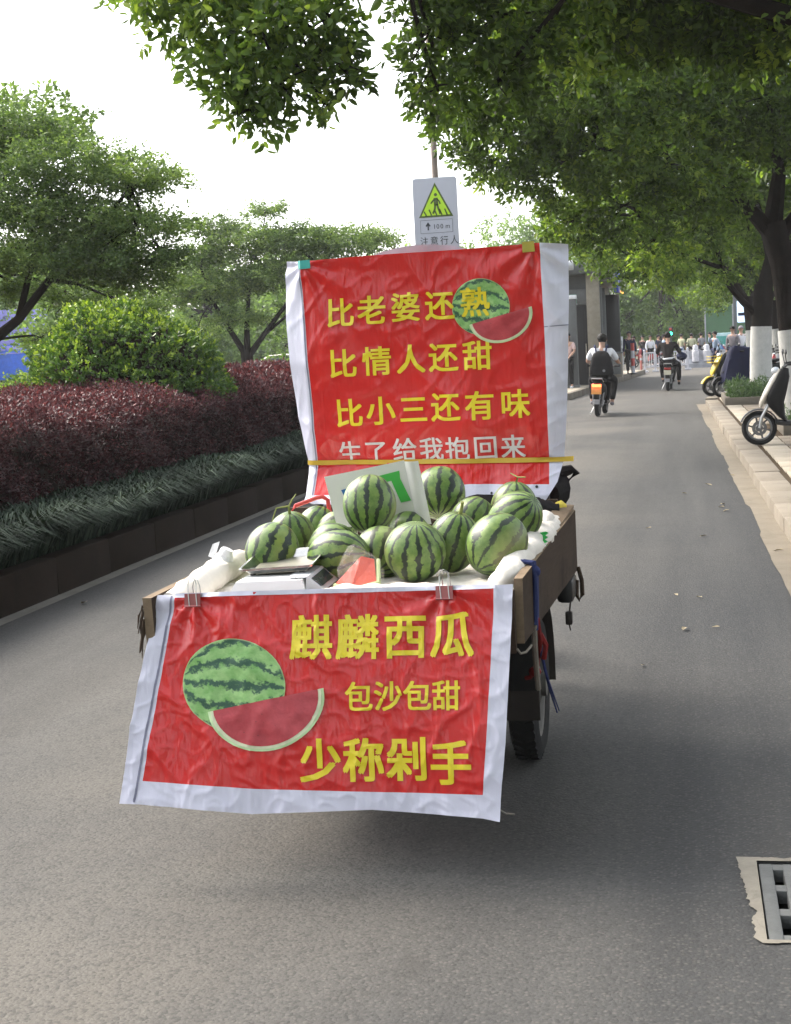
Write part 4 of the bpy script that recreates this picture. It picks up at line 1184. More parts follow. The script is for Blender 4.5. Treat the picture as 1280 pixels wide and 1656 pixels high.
# ------------------------------------------------------------------ banner cloth that wrinkles and print that follows it
class Cloth:
    def __init__(self, O, ex, ez, disp):
        self.O, self.ex, self.ez = Vector(O), Vector(ex).normalized(), Vector(ez).normalized()
        self.n = self.ex.cross(self.ez).normalized()
        if self.n.y > 0: self.n = -self.n
        self.disp = disp
    def p(self, a, b, off=0.0):
        return self.O + self.ex * a + self.ez * b + self.n * (self.disp(a, b) + off)
    def put(self, name, polys, mat, parent, off=.002, cut=.012, uv=None, solid=False):
        vs, fs = flat_shape(polys, cut)
        mb = MB(); mb.add([self.p(v[0], v[1], off) for v in vs], fs, 0, True)
        o = mb.build(name, mat, parent, True)
        ul = o.data.uv_layers.new(name='flat')
        for lp in o.data.loops:
            a, b2 = vs[lp.vertex_index]
            ul.data[lp.index].uv = uv(a, b2) if uv else (a, b2)
        return o
    def text(self, chars, centres, size, bold, mat, parent, off=.0028, sx=1.0):
        '''bold print: the same flat glyphs laid five times, a hair apart'''
        V_, F_, AB = [], [], []
        for i, s in enumerate(SHIFTS):
            vs, fs = flat_shape(text_polys(chars, centres, size, bold, sx, shift=s), .010)
            n0 = len(V_)
            V_ += [self.p(v[0], v[1], off + .00018 * i) for v in vs]; AB += vs
            F_ += [[k + n0 for k in f] for f in fs]
        mb = MB(); mb.add(V_, F_, 0, True)
        o = mb.build('lettering', mat, parent, True)
        ul = o.data.uv_layers.new(name='flat')
        for lp in o.data.loops: ul.data[lp.index].uv = AB[lp.vertex_index]
        return o
    def sheet(self, name, cols, nt, ncols, split, mats, segmat, parent, botmat):
        """cols: column polylines in (a, b) from top to bottom; split: index of the last print row"""
        def along(pl, t):
            x = t * (len(pl) - 1); i = min(int(x), len(pl) - 2); f = x - i
            return pl[i][0] + (pl[i + 1][0] - pl[i][0]) * f, pl[i][1] + (pl[i + 1][1] - pl[i][1]) * f
        rows = []
        for j in range(nt + 1):
            t = j / nt
            row, mats_row = [], []
            for c in range(len(cols) - 1):
                p0, p1 = along(cols[c], t), along(cols[c + 1], t)
                for k in range(ncols[c]):
                    f = k / ncols[c]
                    row.append((p0[0] + (p1[0] - p0[0]) * f, p0[1] + (p1[1] - p0[1]) * f)); mats_row.append(segmat[c])
            row.append(along(cols[-1], t))
            rows.append((row, mats_row))
        W_ = len(rows[0][0])
        mb = MB()
        vs = []
        self.ab = []
        for row, _ in rows:
            for (a, b2) in row: vs.append(self.p(a, b2)); self.ab.append((a, b2))
        for j in range(nt):
            for k in range(W_ - 1):
                mi = rows[j][1][k] if j < split else botmat
                mb.add([], []); mb.f.append([j * W_ + k, (j + 1) * W_ + k, (j + 1) * W_ + k + 1, j * W_ + k + 1]); mb.m.append(mi); mb.s.append(True)
        mb.v = [tuple(v) for v in vs]
        o = mb.build(name, mats, parent, True)
        ul = o.data.uv_layers.new(name='flat')
        for lp in o.data.loops: ul.data[lp.index].uv = self.ab[lp.vertex_index]
        return o

def vinyl(name, col, rough=.36, var=.1, bump=.35):
    m = NT(name)
    uv = m.n('ShaderNodeUVMap', uv_map='flat').outputs[0]
    n1 = m.noise(7, 6, .6, uv); n2 = m.noise(34, 5, .65, uv, 1.2)
    vo = m.n('ShaderNodeTexVoronoi', feature='DISTANCE_TO_EDGE'); vo.inputs['Scale'].default_value = 13
    wv = m.n('ShaderNodeVectorMath', operation='ADD'); m.l(uv, wv.inputs[0])
    nv = m.n('ShaderNodeTexNoise'); nv.inputs['Scale'].default_value = 9; m.l(uv, nv.inputs['Vector'])
    sc = m.n('ShaderNodeVectorMath', operation='SCALE'); sc.inputs['Scale'].default_value = .16; m.l(nv.outputs['Color'], sc.inputs[0]); m.l(sc.outputs[0], wv.inputs[1])
    m.l(wv.outputs[0], vo.inputs['Vector'])
    cr = m.math('SUBTRACT', 1.0, m.math('MULTIPLY', vo.outputs['Distance'], 7, clamp=True))
    c = m.mix(m.math('MULTIPLY_ADD', n1, 1.6, -.3, clamp=True), tuple(k * (1 - var) for k in col), tuple(min(1, k * (1 + var)) for k in col))
    m.base(c); m.set(rough, 0, .6)
    mp1 = m.n('ShaderNodeMapping'); mp1.inputs['Rotation'].default_value = (0, 0, .7); mp1.inputs['Scale'].default_value = (13, 2.4, 1); m.l(uv, mp1.inputs[0])
    mp2 = m.n('ShaderNodeMapping'); mp2.inputs['Rotation'].default_value = (0, 0, -.95); mp2.inputs['Scale'].default_value = (17, 3.0, 1); m.l(uv, mp2.inputs[0])
    def crease(v):
        q = m.math('ABSOLUTE', m.math('SUBTRACT', m.noise(1.0, 3, .5, v, .4), .5))
        return m.math('SUBTRACT', 1.0, m.math('MULTIPLY', q, 5.0, clamp=True))
    h = m.math('ADD', m.math('MULTIPLY', n2, .30), m.math('ADD', m.math('MULTIPLY', crease(mp1.outputs[0]), .75), m.math('MULTIPLY', crease(mp2.outputs[0]), .55)))
    h = m.math('ADD', h, m.math('MULTIPLY', n1, .5))
    m.bump(h, bump, .012)
    return m.mat
M['vin_red'] = vinyl('red_vinyl', (0.54, 0.014, 0.014), .22, .1, .24)
M['vin_white'] = vinyl('white_vinyl', (0.60, 0.60, 0.72), .40, .04, .16)
M['vin_yellow'] = vinyl('yellow_print', (0.74, 0.60, 0.02), .30, .06, .25)
M['vin_letter_white'] = vinyl('white_print', (0.62, 0.60, 0.60), .4)
M['vin_line'] = vinyl('grey_print_line', (0.18, 0.18, 0.26), .45)
M['vin_flesh'] = None

def print_melon_mat(name, pale=1.0):
    m = NT(name)
    uv = m.n('ShaderNodeUVMap', uv_map='flat').outputs[0]
    s = m.n('ShaderNodeSeparateXYZ'); m.l(uv, s.inputs[0])
    wob = m.noise(3.2, 4, .6, uv); fine = m.noise(11, 5, .7, uv)
    y = m.math('ADD', m.math('MULTIPLY_ADD', s.outputs[0], -.16, s.outputs[1]), m.math('MULTIPLY_ADD', wob, .5, -.25))
    den = m.math('SQRT', m.math('MAXIMUM', m.math('SUBTRACT', 1.05, m.math('MULTIPLY', s.outputs[0], s.outputs[0])), .05))
    lat = m.math('DIVIDE', y, den)
    tri_ = m.math('ABSOLUTE', m.math('SUBTRACT', m.math('FRACT', m.math('MULTIPLY', lat, 2.1)), .5))
    thr = m.math('ADD', tri_, m.math('MULTIPLY_ADD', fine, .75, -.42))
    mask = m.math('MULTIPLY_ADD', thr, 7, -1.55, clamp=True)
    lightc = m.mix(m.math('MULTIPLY_ADD', wob, 2.4, -.8, clamp=True), (0.13, 0.33, 0.075), (0.40, 0.62, 0.26))
    c = m.mix(mask, lightc, (0.025, 0.085, 0.05))
    rim = m.math('ADD', m.math('MULTIPLY', s.outputs[0], s.outputs[0]), m.math('MULTIPLY', s.outputs[1], s.outputs[1]))
    c = m.mix(m.math('MULTIPLY_ADD', rim, 14, -13.1, clamp=True), c, (.42, .55, .25))
    m.base(c); m.set(.38)
    m.bump(m.noise(9, 5, .6, uv), .2, .012)
    return m.mat
M['print_melon'] = print_melon_mat('printed_melon')
M['print_rind'] = vinyl('printed_rind', (0.50, 0.66, 0.36), .38)
M['print_pith'] = vinyl('printed_pith', (0.62, 0.66, 0.45), .38)
def flesh_print():
    m = NT('printed_flesh')
    uv = m.n('ShaderNodeUVMap', uv_map='flat').outputs[0]
    a = m.noise(16, 5, .7, uv)
    vo = m.n('ShaderNodeTexVoronoi'); vo.inputs['Scale'].default_value = 34; m.l(uv, vo.inputs['Vector'])
    c = m.mix(m.math('MULTIPLY_ADD', a, 2, -.5, clamp=True), (0.30, 0.02, 0.03), (0.52, 0.07, 0.085))
    c = m.mix(m.math('LESS_THAN', vo.outputs['Distance'], .06), c, (0.10, .02, .02))
    m.base(c); m.set(.38); m.bump(a, .3, .01)
    return m.mat
M['print_flesh'] = flesh_print()

def disc(ca, cb, ra, rb, rot=0.0, n=48):
    vs = []
    for k in range(n):
        t = 2 * PI * k / n
        x, y = ra * math.cos(t), rb * math.sin(t)
        vs.append((ca + x * math.cos(rot) - y * math.sin(rot), cb + x * math.sin(rot) + y * math.cos(rot)))
    return [(vs, [tuple(range(n))])]
def half_slice(p0, p1, depth, k0=0.0, k1=1.0, n=30):
    """a half-round slice hanging under the line p0-p1"""
    a, c = Vector(p0), Vector(p1); mid = (a + c) / 2; hx = (c - a) / 2; L = hx.length
    ny = Vector((hx.y, -hx.x)).normalized()
    if ny.y > 0: ny = -ny
    out = []
    for i in range(n + 1):
        t = PI * i / n
        out.append(mid + hx * (-math.cos(t)) * k1 + ny * depth * math.sin(t) * k1)
    return [([(v.x, v.y) for v in out], [tuple(range(n + 1))])]
def printed_fruit(cl, root, cm, ra, rb, rot, p0, p1, depth, offs=.0036):
    cl.put('printed_melon', disc(*cm, ra, rb, rot), M['print_melon'], root, offs, .012, lambda a, b2: (((a - cm[0]) * math.cos(rot) + (b2 - cm[1]) * math.sin(rot)) / ra, (-(a - cm[0]) * math.sin(rot) + (b2 - cm[1]) * math.cos(rot)) / rb))
    cl.put('printed_rind', half_slice(p0, p1, depth), M['print_rind'], root, offs + .0012, .012)
    cl.put('printed_pith', half_slice(p0, p1, depth, k1=.955), M['print_pith'], root, offs + .0022, .012)
    cl.put('printed_flesh', half_slice(p0, p1, depth, k1=.90), M['print_flesh'], root, offs + .0032, .012)

def ridged(v, s, seed):
    return (1 - abs(mnoise.noise(Vector((v[0] * s + seed, v[1] * s, seed)))) * 2)

# ---- lower banner on the tail board
CLIPS = [(.123, -.01), (.941, -.008)]
def d_front(a, b):
    z = 0.0
    for (ca, cb) in CLIPS:
        da, db = a - ca, b - cb
        r = math.hypot(da, db) + 1e-4
        ang = math.atan2(da, -db)
        z += .010 * math.sin(ang * 8 + ca * 9) * min(1, r * 14) * math.exp(-r / .17)
    q = a * .8 + b * .6; s = a * .5 - b * .9
    z += .0055 * max(0, ridged((q, s * .45), 6.5, 2.3)) ** 3
    z += .0045 * max(0, ridged((a * .6 - b * .7, a + b * .4), 9, 7.7)) ** 3
    z += .0030 * max(0, ridged((a * .9 + b * .2, b * 1.1), 17, 4.1)) ** 4
    z += .012 * mnoise.noise(Vector((a * 2.6, b * 2.6, 1.5)))
    z += .0060 * (1 - abs(mnoise.noise(Vector((a * 3.4 + b * 2.2, b * 1.6 - a * 1.2, 8.2)))) * 2)
    z += .0015 * mnoise.noise(Vector((a * 11, b * 9, 3.5)))
    f = min(1, max(0, -b / .68))
    z += f * f * (.020 * math.sin(a * 5.2 + .7) + .006 * math.sin(a * 13)) + f * (1 - f) * .05
    # the two hems stand a little forward where the sheet curls
    z += .018 * f * max(0, (.07 - a) / .07) * (1 if a < .07 else 0)
    return z
front = Cloth((-1.694, 4.490, .848), (1.0, -.017, .012), (-.008, .244, .97), d_front)
fb = empty('banner', (-1.1, 4.45, .85), label='lower red banner with white hem and yellow characters, clipped across the tricycle\'s tail', cat='banner')
left = [(0, .004), (-.044, -.222), (-.076, -.425), (-.100, -.59), (-.108, -.654)]
redl = [(.061, .004), (.027, -.19), (-.004, -.387), (-.034, -.586), (-.046, -.656)]
redl2 = [(.064, .004), (.029, -.20), (-.0, -.387), (-.030, -.560), (-.036, -.588)]
def resample(pl, n):
    return [(lambda t: (lambda i, f: (pl[i][0] + (pl[i + 1][0] - pl[i][0]) * f, pl[i][1] + (pl[i + 1][1] - pl[i][1]) * f))(min(int(t * (len(pl) - 1)), len(pl) - 2), t * (len(pl) - 1) - min(int(t * (len(pl) - 1)), len(pl) - 2)))(k / n) for k in range(n + 1)]
# columns: hem edge, print edge, (print columns), print edge, hem edge; the last step is the bottom hem
def col(pts, bottom, nrow=9):
    return resample(pts, nrow) + [bottom]
c_left = col([(0, .004), (-.044, -.222), (-.076, -.420), (-.098, -.585)], (-.108, -.656))
c_rl = col([(.061, .004), (.027, -.195), (-.002, -.390), (-.034, -.586)], (-.044, -.658))
c_m1 = col([(.40, .004), (.37, -.20), (.345, -.40), (.325, -.612)], (.318, -.690))
c_m2 = col([(.76, .004), (.742, -.205), (.725, -.41), (.708, -.622)], (.70, -.676))
c_rr = col([(1.096, .004), (1.084, -.211), (1.068, -.435), (1.05, -.63)], (1.046, -.700))
c_right = col([(1.155, .006), (1.140, -.249), (1.124, -.473), (1.104, -.645)], (1.100, -.710))
front.sheet('cloth', [c_left, c_rl, c_m1, c_m2, c_rr, c_right], 120, [10, 60, 60, 60, 10], 108, [M['vin_white'], M['vin_red']], [0, 1, 1, 1, 0], fb, 0)
front.put('margin_line', [strip([(.049, .0), (.013, -.215), (-.021, -.420), (-.048, -.585), (-.058, -.652)], .007)], M['vin_line'], fb, .0018, .012)
front.put('top_hem', [strip([(.06, .001), (.5, .001), (1.1, .001)], .014)], M['vin_white'], fb, .0025, .02)
front.text('麒麟西瓜', [(.514, -.145), (.663, -.146), (.815, -.146), (.962, -.145)], .148, .023, M['vin_yellow'], fb, .0028, .95)
front.text('包沙包甜', [(.667, -.331), (.760, -.330), (.852, -.331), (.943, -.331)], .096, .019, M['vin_yellow'], fb, .0028, .95)
front.text('少称剁手', [(.543, -.526), (.679, -.525), (.816, -.523), (.953, -.535)], .140, .027, M['vin_yellow'], fb, .0028, .95)
printed_fruit(front, fb, (.262, -.288), .172, .145, R(-12), (.178, -.372), (.556, -.302), .158)

def binder_clip(cl, a, b2, label, tilt=0.0):
    root = empty('binder_clip', cl.p(a, b2, .006), label=label, cat='binder clip', group='binder clips on the lower banner')
    o = cl.p(a, b2, .008)
    b = MB()
    X, Z, N = cl.ex, cl.ez, cl.n
    w, h = .027, .036
    v = [o - X * w - Z * h + N * .004, o + X * w - Z * h + N * .004, o + X * w + Z * .004 + N * .006, o - X * w + Z * .004 + N * .006,
         o - X * w + Z * .006 - N * .02, o + X * w + Z * .006 - N * .02, o + X * w - Z * .03 - N * .045, o - X * w - Z * .03 - N * .045]
    b.add(v, [(0, 1, 2, 3), (3, 2, 5, 4), (4, 5, 6, 7)])
    b.tube([v[0], v[1]], .003, 6)
    b.build('jaw', M['clip'], root, True)
    b = MB()
    q = lambda x, z, n: o + X * x + Z * z + N * n
    b.tube([q(-.010, -h, .006), q(-.013, .0, .008), q(-.014, .035, .010), q(-.010, .05, .012), q(0, .054, .012), q(.010, .05, .012), q(.014, .035, .010), q(.013, 0, .008), q(.016, -h, .006)], .0016, 6)
    b.build('handle', M['steel'], root, True)
    b = MB()
    b.tube([q(-.012, -.02, -.046), q(-.012, .03, -.03), q(-.006, .05, -.024), q(.006, .05, -.024), q(.012, .03, -.03), q(.012, -.02, -.046)], .0016, 6)
    b.build('handle', M['steel'], root, True)
binder_clip(front, .123, .0, 'binder clip holding the lower banner under the blue-white scale')
binder_clip(front, .941, .002, 'binder clip holding the lower banner in front of the largest striped melons')

# ---- upper banner on the rack behind the load
def d_back(a, z):
    x = a
    d = 0.0
    for (cx, cz, s) in ((-1.59, 1.985, 1), (-.60, 2.0, -1)):
        dx, dz = x - cx, z - cz
        r = math.hypot(dx, dz) + 1e-4
        ang = math.atan2(dz, dx)
        d += .010 * math.sin(ang * 9 + .5) * min(1, r * 10) * math.exp(-r / .28)
    d += .008 * max(0, ridged((x * .7 + z * .5, x * .3 - z * .3), 5.0, 3.1)) ** 3
    d += .005 * max(0, ridged((x - z * .8, z), 9.0, 9.4)) ** 4
    d += .020 * mnoise.noise(Vector((x * 2.1, z * 2.3, 5.5)))
    d += .008 * (1 - abs(mnoise.noise(Vector((x * 2.6 + z * 1.6, z * 1.2 - x * .8, 6.2)))) * 2)
    # pinched by the strap, free and flared below it
    u = (z - 1.118) / .09
    d -= .022 * math.exp(-u * u)
    if z < 1.118:
        f = min(1, (1.118 - z) / .15)
        d += .085 * f + f * (.014 * math.sin(x * 17 + 1) + .006 * math.sin(x * 41))
    elif z < 1.3:
        d += .008 * math.sin(x * 19) * (1.3 - z) / .18
    # loose side hems
    lft = max(0, (-1.60 - x) / .08); rgt = max(0, (x + .57) / .1)
    d += -.05 * lft + .012 * lft * math.sin(z * 9) - .035 * rgt * rgt + .016 * rgt * math.sin(z * 8 + 1)
    return d
back = Cloth((0, 6.2, 0), (1, 0, 0), (0, 0, 1), d_back)
ub = empty('banner', (-1.1, 6.2, 1.1), label='upper red banner with three yellow lines and one white line of characters, strapped upright', cat='banner')
u_left = resample([(-1.672, 2.004), (-1.690, 1.93), (-1.688, 1.747), (-1.668, 1.402), (-1.640, 1.213), (-1.622, 1.105), (-1.625, 1.0)], 9) + [(-1.632, .975)]
u_rl = resample([(-1.605, 1.997), (-1.598, 1.85), (-1.591, 1.69), (-1.582, 1.424), (-1.579, 1.211), (-1.580, 1.144), (-1.587, .998)], 9) + [(-1.588, .962)]
u_m1 = resample([(-1.25, 2.004), (-1.25, 1.0)], 9) + [(-1.25, .955)]
u_m2 = resample([(-.92, 2.004), (-.91, 1.024)], 9) + [(-.91, .948)]
u_rr = resample([(-.577, 2.010), (-.573, 1.738), (-.571, 1.482), (-.576, 1.107), (-.574, 1.012)], 9) + [(-.60, .955)]
u_right = resample([(-.463, 2.0), (-.468, 1.732), (-.488, 1.375), (-.512, 1.117), (-.54, 1.02)], 9) + [(-.588, .948)]
back.sheet('cloth', [u_left, u_rl, u_m1, u_m2, u_rr, u_right], 130, [12, 58, 54, 54, 14], 117, [M['vin_white'], M['vin_red']], [0, 1, 1, 1, 0], ub, 0)
back.put('margin_line', [strip([(-1.610, 1.985), (-1.604, 1.85), (-1.597, 1.69), (-1.588, 1.424), (-1.585, 1.20), (-1.586, 1.14), (-1.593, 1.0)], .006)], M['vin_line'], ub, .0018, .014)
back.put('crease_line', [strip([(-.572, 1.665), (-.47, 1.668)], .004)], M['vin_line'], ub, .0015, .02)
SL = .0
back.text('比老婆还熟', [(-1.434, 1.770), (-1.296, 1.773), (-1.151, 1.778), (-1.006, 1.777), (-.856, 1.782)], .128, .020, M['vin_yellow'], ub, .0062, 1.0)
back.text('比情人还甜', [(-1.433, 1.555), (-1.286, 1.558), (-1.141, 1.559), (-1.001, 1.560), (-.856, 1.560)], .128, .021, M['vin_yellow'], ub, .0028, 1.0)
back.text('比小三还有味', [(-1.420, 1.343), (-1.282, 1.347), (-1.139, 1.347), (-1.0, 1.351), (-.855, 1.350), (-.706, 1.351)], .128, .021, M['vin_yellow'], ub, .0028, 1.0)
back.text('生了给我抱回来', [(-1.430, 1.170), (-1.316, 1.169), (-1.188, 1.175), (-1.073, 1.173), (-.959, 1.171), (-.840, 1.171), (-.724, 1.170)], .108, .014, M['vin_letter_white'], ub, .0028, 1.0)
printed_fruit(back, ub, (-.832, 1.762), .122, .117, R(-15), (-.885, 1.690), (-.620, 1.752), .112)
back.put('eyelet', disc(-.625, 1.005, .006, .006, n=10), M['black'], ub, .003, 0)
back.put('eyelet', disc(-.815, .985, .005, .005, n=10), M['black'], ub, .003, 0)
# yellow strap, tapes, and the white back of a second sheet showing above the top edge
sp = []
for k in range(40):
    x = -1.63 + 1.155 * k / 39
    sp.append((x, 1.134 - .026 * k / 39))
st = back.put('strap', [strip(sp, .020)], M['yellow_strap'], None, .006, .03)
tag(st, 'yellow strap tied across the upper banner below its white line', 'strap')
tp = back.put('tape', [strip([(-1.612, 1.982), (-1.556, 1.984)], .036)], M['teal_tape'], None, .006, .02); tag(tp, 'teal tape patch at the upper banner\'s corner by the trees', 'tape')
tp = back.put('tape', [strip([(-.648, 1.995), (-.598, 1.997)], .042)], M['yellow_tape'], None, .006, .02); tag(tp, 'yellow tape patch at the upper banner\'s other corner near the kiosk', 'tape')
b = MB()
vs = []
for k in range(21):
    t = k / 20; x = -1.30 + .42 * t
    hgt = .038 * math.sin(PI * t) ** .6
    vs += [(x, 6.262, 1.93), (x, 6.257 + .008 * math.sin(9 * t), 2.0 + hgt), (x, 6.285, 2.0 + hgt * .8)]
b.add(vs, [(3 * i + k, 3 * i + k + 1, 3 * i + k + 4, 3 * i + k + 3) for i in range(20) for k in range(2)], 0, True)
tag(b.build('plastic_sheet', simple('sheet_back', (.5, .5, .58), .5)), 'pale plastic sheet showing just above the upper banner\'s top edge', 'sheet')
# ------------------------------------------------------------------ the load
def melon_mat():
    m = NT('watermelon_rind')
    o = m.obj()
    oi = m.n('ShaderNodeObjectInfo').outputs['Random']
    s = m.n('ShaderNodeSeparateXYZ'); m.l(o, s.inputs[0])
    sh = m.n('ShaderNodeVectorMath', operation='ADD'); m.l(o, sh.inputs[0])
    cb = m.n('ShaderNodeCombineXYZ'); m.l(m.math('MULTIPLY', oi, 9.0), cb.inputs[0]); m.l(m.math('MULTIPLY', oi, 5.0), cb.inputs[1]); m.l(cb.outputs[0], sh.inputs[1])
    v = sh.outputs[0]
    ang = m.math('DIVIDE', m.math('ARCTAN2', s.outputs[1], s.outputs[0]), 2 * PI)
    rad = m.math('SQRT', m.math('ADD', m.math('MULTIPLY', s.outputs[0], s.outputs[0]), m.math('MULTIPLY', s.outputs[1], s.outputs[1])))
    keep = m.math('MULTIPLY', rad, 9.0, clamp=True)
    n1 = m.noise(9, 3, .5, v); n2 = m.noise(60, 5, .7, v); n3 = m.noise(26, 4, .6, v)
    ph = m.math('ADD', m.math('MULTIPLY', ang, m.math('ROUND', m.math('MULTIPLY_ADD', oi, 4.0, 9.0))), m.math('MULTIPLY', m.math('MULTIPLY_ADD', n1, 1.1, -.55), keep))
    ph = m.math('ADD', ph, m.math('MULTIPLY', m.math('MULTIPLY_ADD', n3, .9, -.45), keep))
    tri_ = m.math('MULTIPLY', m.math('ABSOLUTE', m.math('SUBTRACT', m.math('FRACT', ph), .5)), 2.0)
    w = m.math('ADD', tri_, m.math('MULTIPLY_ADD', n2, .95, -.475))
    wid = m.math('MULTIPLY_ADD', n1, .46, .38)
    mask = m.math('MULTIPLY', m.math('SUBTRACT', w, wid), 9.0, clamp=True)
    light = m.mix(m.math('MULTIPLY_ADD', n3, 2.6, -.8, clamp=True), (0.055, 0.122, 0.022), (0.175, 0.262, 0.060))
    light = m.mix(m.math('MULTIPLY_ADD', m.noise(5, 3, .5, v), 3.0, -1.75, clamp=True), light, (0.27, 0.29, 0.065))
    dark = m.mix(n3, (0.004, 0.011, 0.006), (0.011, 0.025, 0.013))
    spot = m.math('MULTIPLY', m.math('MULTIPLY_ADD', s.outputs[1], 22.0, -1.35, clamp=True), m.math('MULTIPLY_ADD', n1, 3.0, -.9, clamp=True))
    # dark specks and thin veins between the stripes
    ve = m.math('GREATER_THAN', m.math('ADD', n2, m.math('MULTIPLY', tri_, .12)), .68)
    c = m.mix(m.math('MULTIPLY', ve, .75), light, dark)
    c = m.mix(mask, c, dark)
    c = m.mix(m.math('MULTIPLY', spot, .7), c, (0.36, 0.34, 0.13))
    # dusty bloom on the skin
    c = m.mix(m.math('MULTIPLY_ADD', n1, .4, -.16, clamp=True), c, (0.20, 0.22, 0.14))
    m.base(c); m.set(.36, 0, .45)
    m.l(m.math('MULTIPLY_ADD', n1, .3, .26), m.b.inputs['Roughness'])
    m.bump(m.math('ADD', n1, m.math('MULTIPLY', n2, .12)), .15, .01)
    return m.mat
M['melon'] = melon_mat()
M['stem'] = simple('dry_stem', (0.24, 0.26, 0.09), .7, bump=.4)
def melon_mesh(ra, rb, seed):
    b = MB()
    nu, nv = 48, 30
    vs = []
    for j in range(nv + 1):
        th = PI * j / nv
        for i in range(nu):
            ph = 2 * PI * i / nu
            d = Vector((math.sin(th) * math.cos(ph), math.sin(th) * math.sin(ph), math.cos(th)))
            k = 1 + .022 * mnoise.noise(d * 1.6 + Vector((seed, 0, 0))) + .006 * math.cos(ph * 11) * math.sin(th)
            k -= .035 * math.exp(-(th / .16) ** 2) + .02 * math.exp(-((PI - th) / .14) ** 2)
            vs.append((d.x * rb * k, d.y * rb * k, d.z * ra * k))
    fs = [(j * nu + i, (j + 1) * nu + i, (j + 1) * nu + (i + 1) % nu, j * nu + (i + 1) % nu) for j in range(nv) for i in range(nu)]
    b.add(vs, fs, 0, True)
    return b.mesh('watermelon')
melons = [
 ('A', (-1.445, 4.97, .922), .100, .092, (-.25, -.55, -.8), 0, 'watermelon behind the scale, foremost at the hedge side of the load'),
 ('B', (-1.435, 5.2, .945), .088, .082, (.05, -.25, .95), 1, 'watermelon with a curly dry stem just behind the one at the scale'),
 ('C', (-1.405, 5.46, .945), .078, .074, (.3, .3, .8), 0, 'dusky watermelon under the red tube, farthest at the hedge side'),
 ('D', (-1.318, 5.42, .930), .080, .074, (.8, -.2, .3), 0, 'pale watermelon half hidden by the white plastic sign\'s lower corner'),
 ('E', (-1.262, 5.12, .915), .088, .080, (.8, -.2, .25), 0, 'watermelon peeping over the horizontally striped one'),
 ('F', (-1.195, 4.92, .908), .108, .086, (.97, -.2, .08), 0, 'oblong watermelon striped lengthwise, lying behind the scale and cut slice'),
 ('G', (-1.130, 5.17, 1.055), .105, .094, (.0, -.42, -.9), 0, 'topmost watermelon perched in front of the white plastic sign'),
 ('H', (-1.070, 5.03, .898), .095, .090, (-.05, -.82, -.55), 0, 'watermelon below the topmost one, its blossom end facing the cut slice'),
 ('I', (-.921, 4.90, .918), .100, .102, (.12, -.25, .96), 0, 'large upright-striped watermelon at the middle of the front row'),
 ('J', (-.928, 5.5, 1.055), .100, .095, (.02, -.62, -.78), 0, 'high watermelon leaning on the upper banner beside the white plastic sign'),
 ('K', (-.815, 5.06, .925), .106, .088, (.3, -.12, .94), 1, 'watermelon with a short stub stem between the two largest front melons'),
 ('L', (-.645, 4.93, .930), .110, .099, (-.55, -.5, -.66), 0, 'slant-striped watermelon at the front, beside the white padding and green ribbon'),
 ('M', (-.612, 5.2, .985), .108, .088, (.62, -.35, .55), 0, 'watermelon lying just above the slant-striped front one'),
 ('N', (-.640, 5.43, .995), .098, .085, (.1, .0, .95), 1, 'rearmost watermelon with a wiry stem below the upper banner\'s hem'),
 ('O', (-.790, 5.38, .965), .085, .078, (.5, .3, .8), 0, 'small dark watermelon squeezed behind the stub-stemmed one'),
 ('Q', (-1.020, 5.31, .930), .080, .078, (.2, .8, .5), 0, 'shaded watermelon tucked under the topmost one, by the sign\'s dark corner'),
]
for key, c, ra, rb, ax, stem, lb in melons:
    me = melon_mesh(ra * 1.035, rb * 1.03, ord(key))
    o = link('watermelon', me, M['melon'], None, c)
    o.rotation_mode = 'QUATERNION'
    q = Vector(ax).normalized().to_track_quat('Z', 'Y')
    from mathutils import Quaternion
    o.rotation_quaternion = q @ Quaternion((0, 0, 1), ord(key) * 1.3)
    tag(o, lb, 'watermelon', 'watermelons heaped in the tricycle bed')
    if stem:
        b = MB(); rr = random.Random(ord(key))
        if key == 'B': pts = [(0, 0, ra * .95), (.008, .004, ra + .03), (-.01, .01, ra + .055), (-.045, .0, ra + .060)]; b.tube(pts, [.006, .004, .003, .002], 6); b.tube([(.006, 0, ra + .03), (.05, -.02, ra + .035), (.075, -.03, ra - .02)], [.004, .003, .002], 6)
        elif key == 'K': b.tube([(0, 0, ra * .95), (.0, 0, ra + .02), (.006, .0, ra + .045)], [.008, .006, .006], 7)
        else: b.tube([(0, 0, ra * .95), (-.01, 0, ra + .02), (.03, 0, ra + .03)], [.005, .003, .002], 6); b.tube([(-.01, 0, ra + .02), (-.05, 0, ra + .025)], [.003, .002], 5)
        b.build('stem', M['stem'], o)

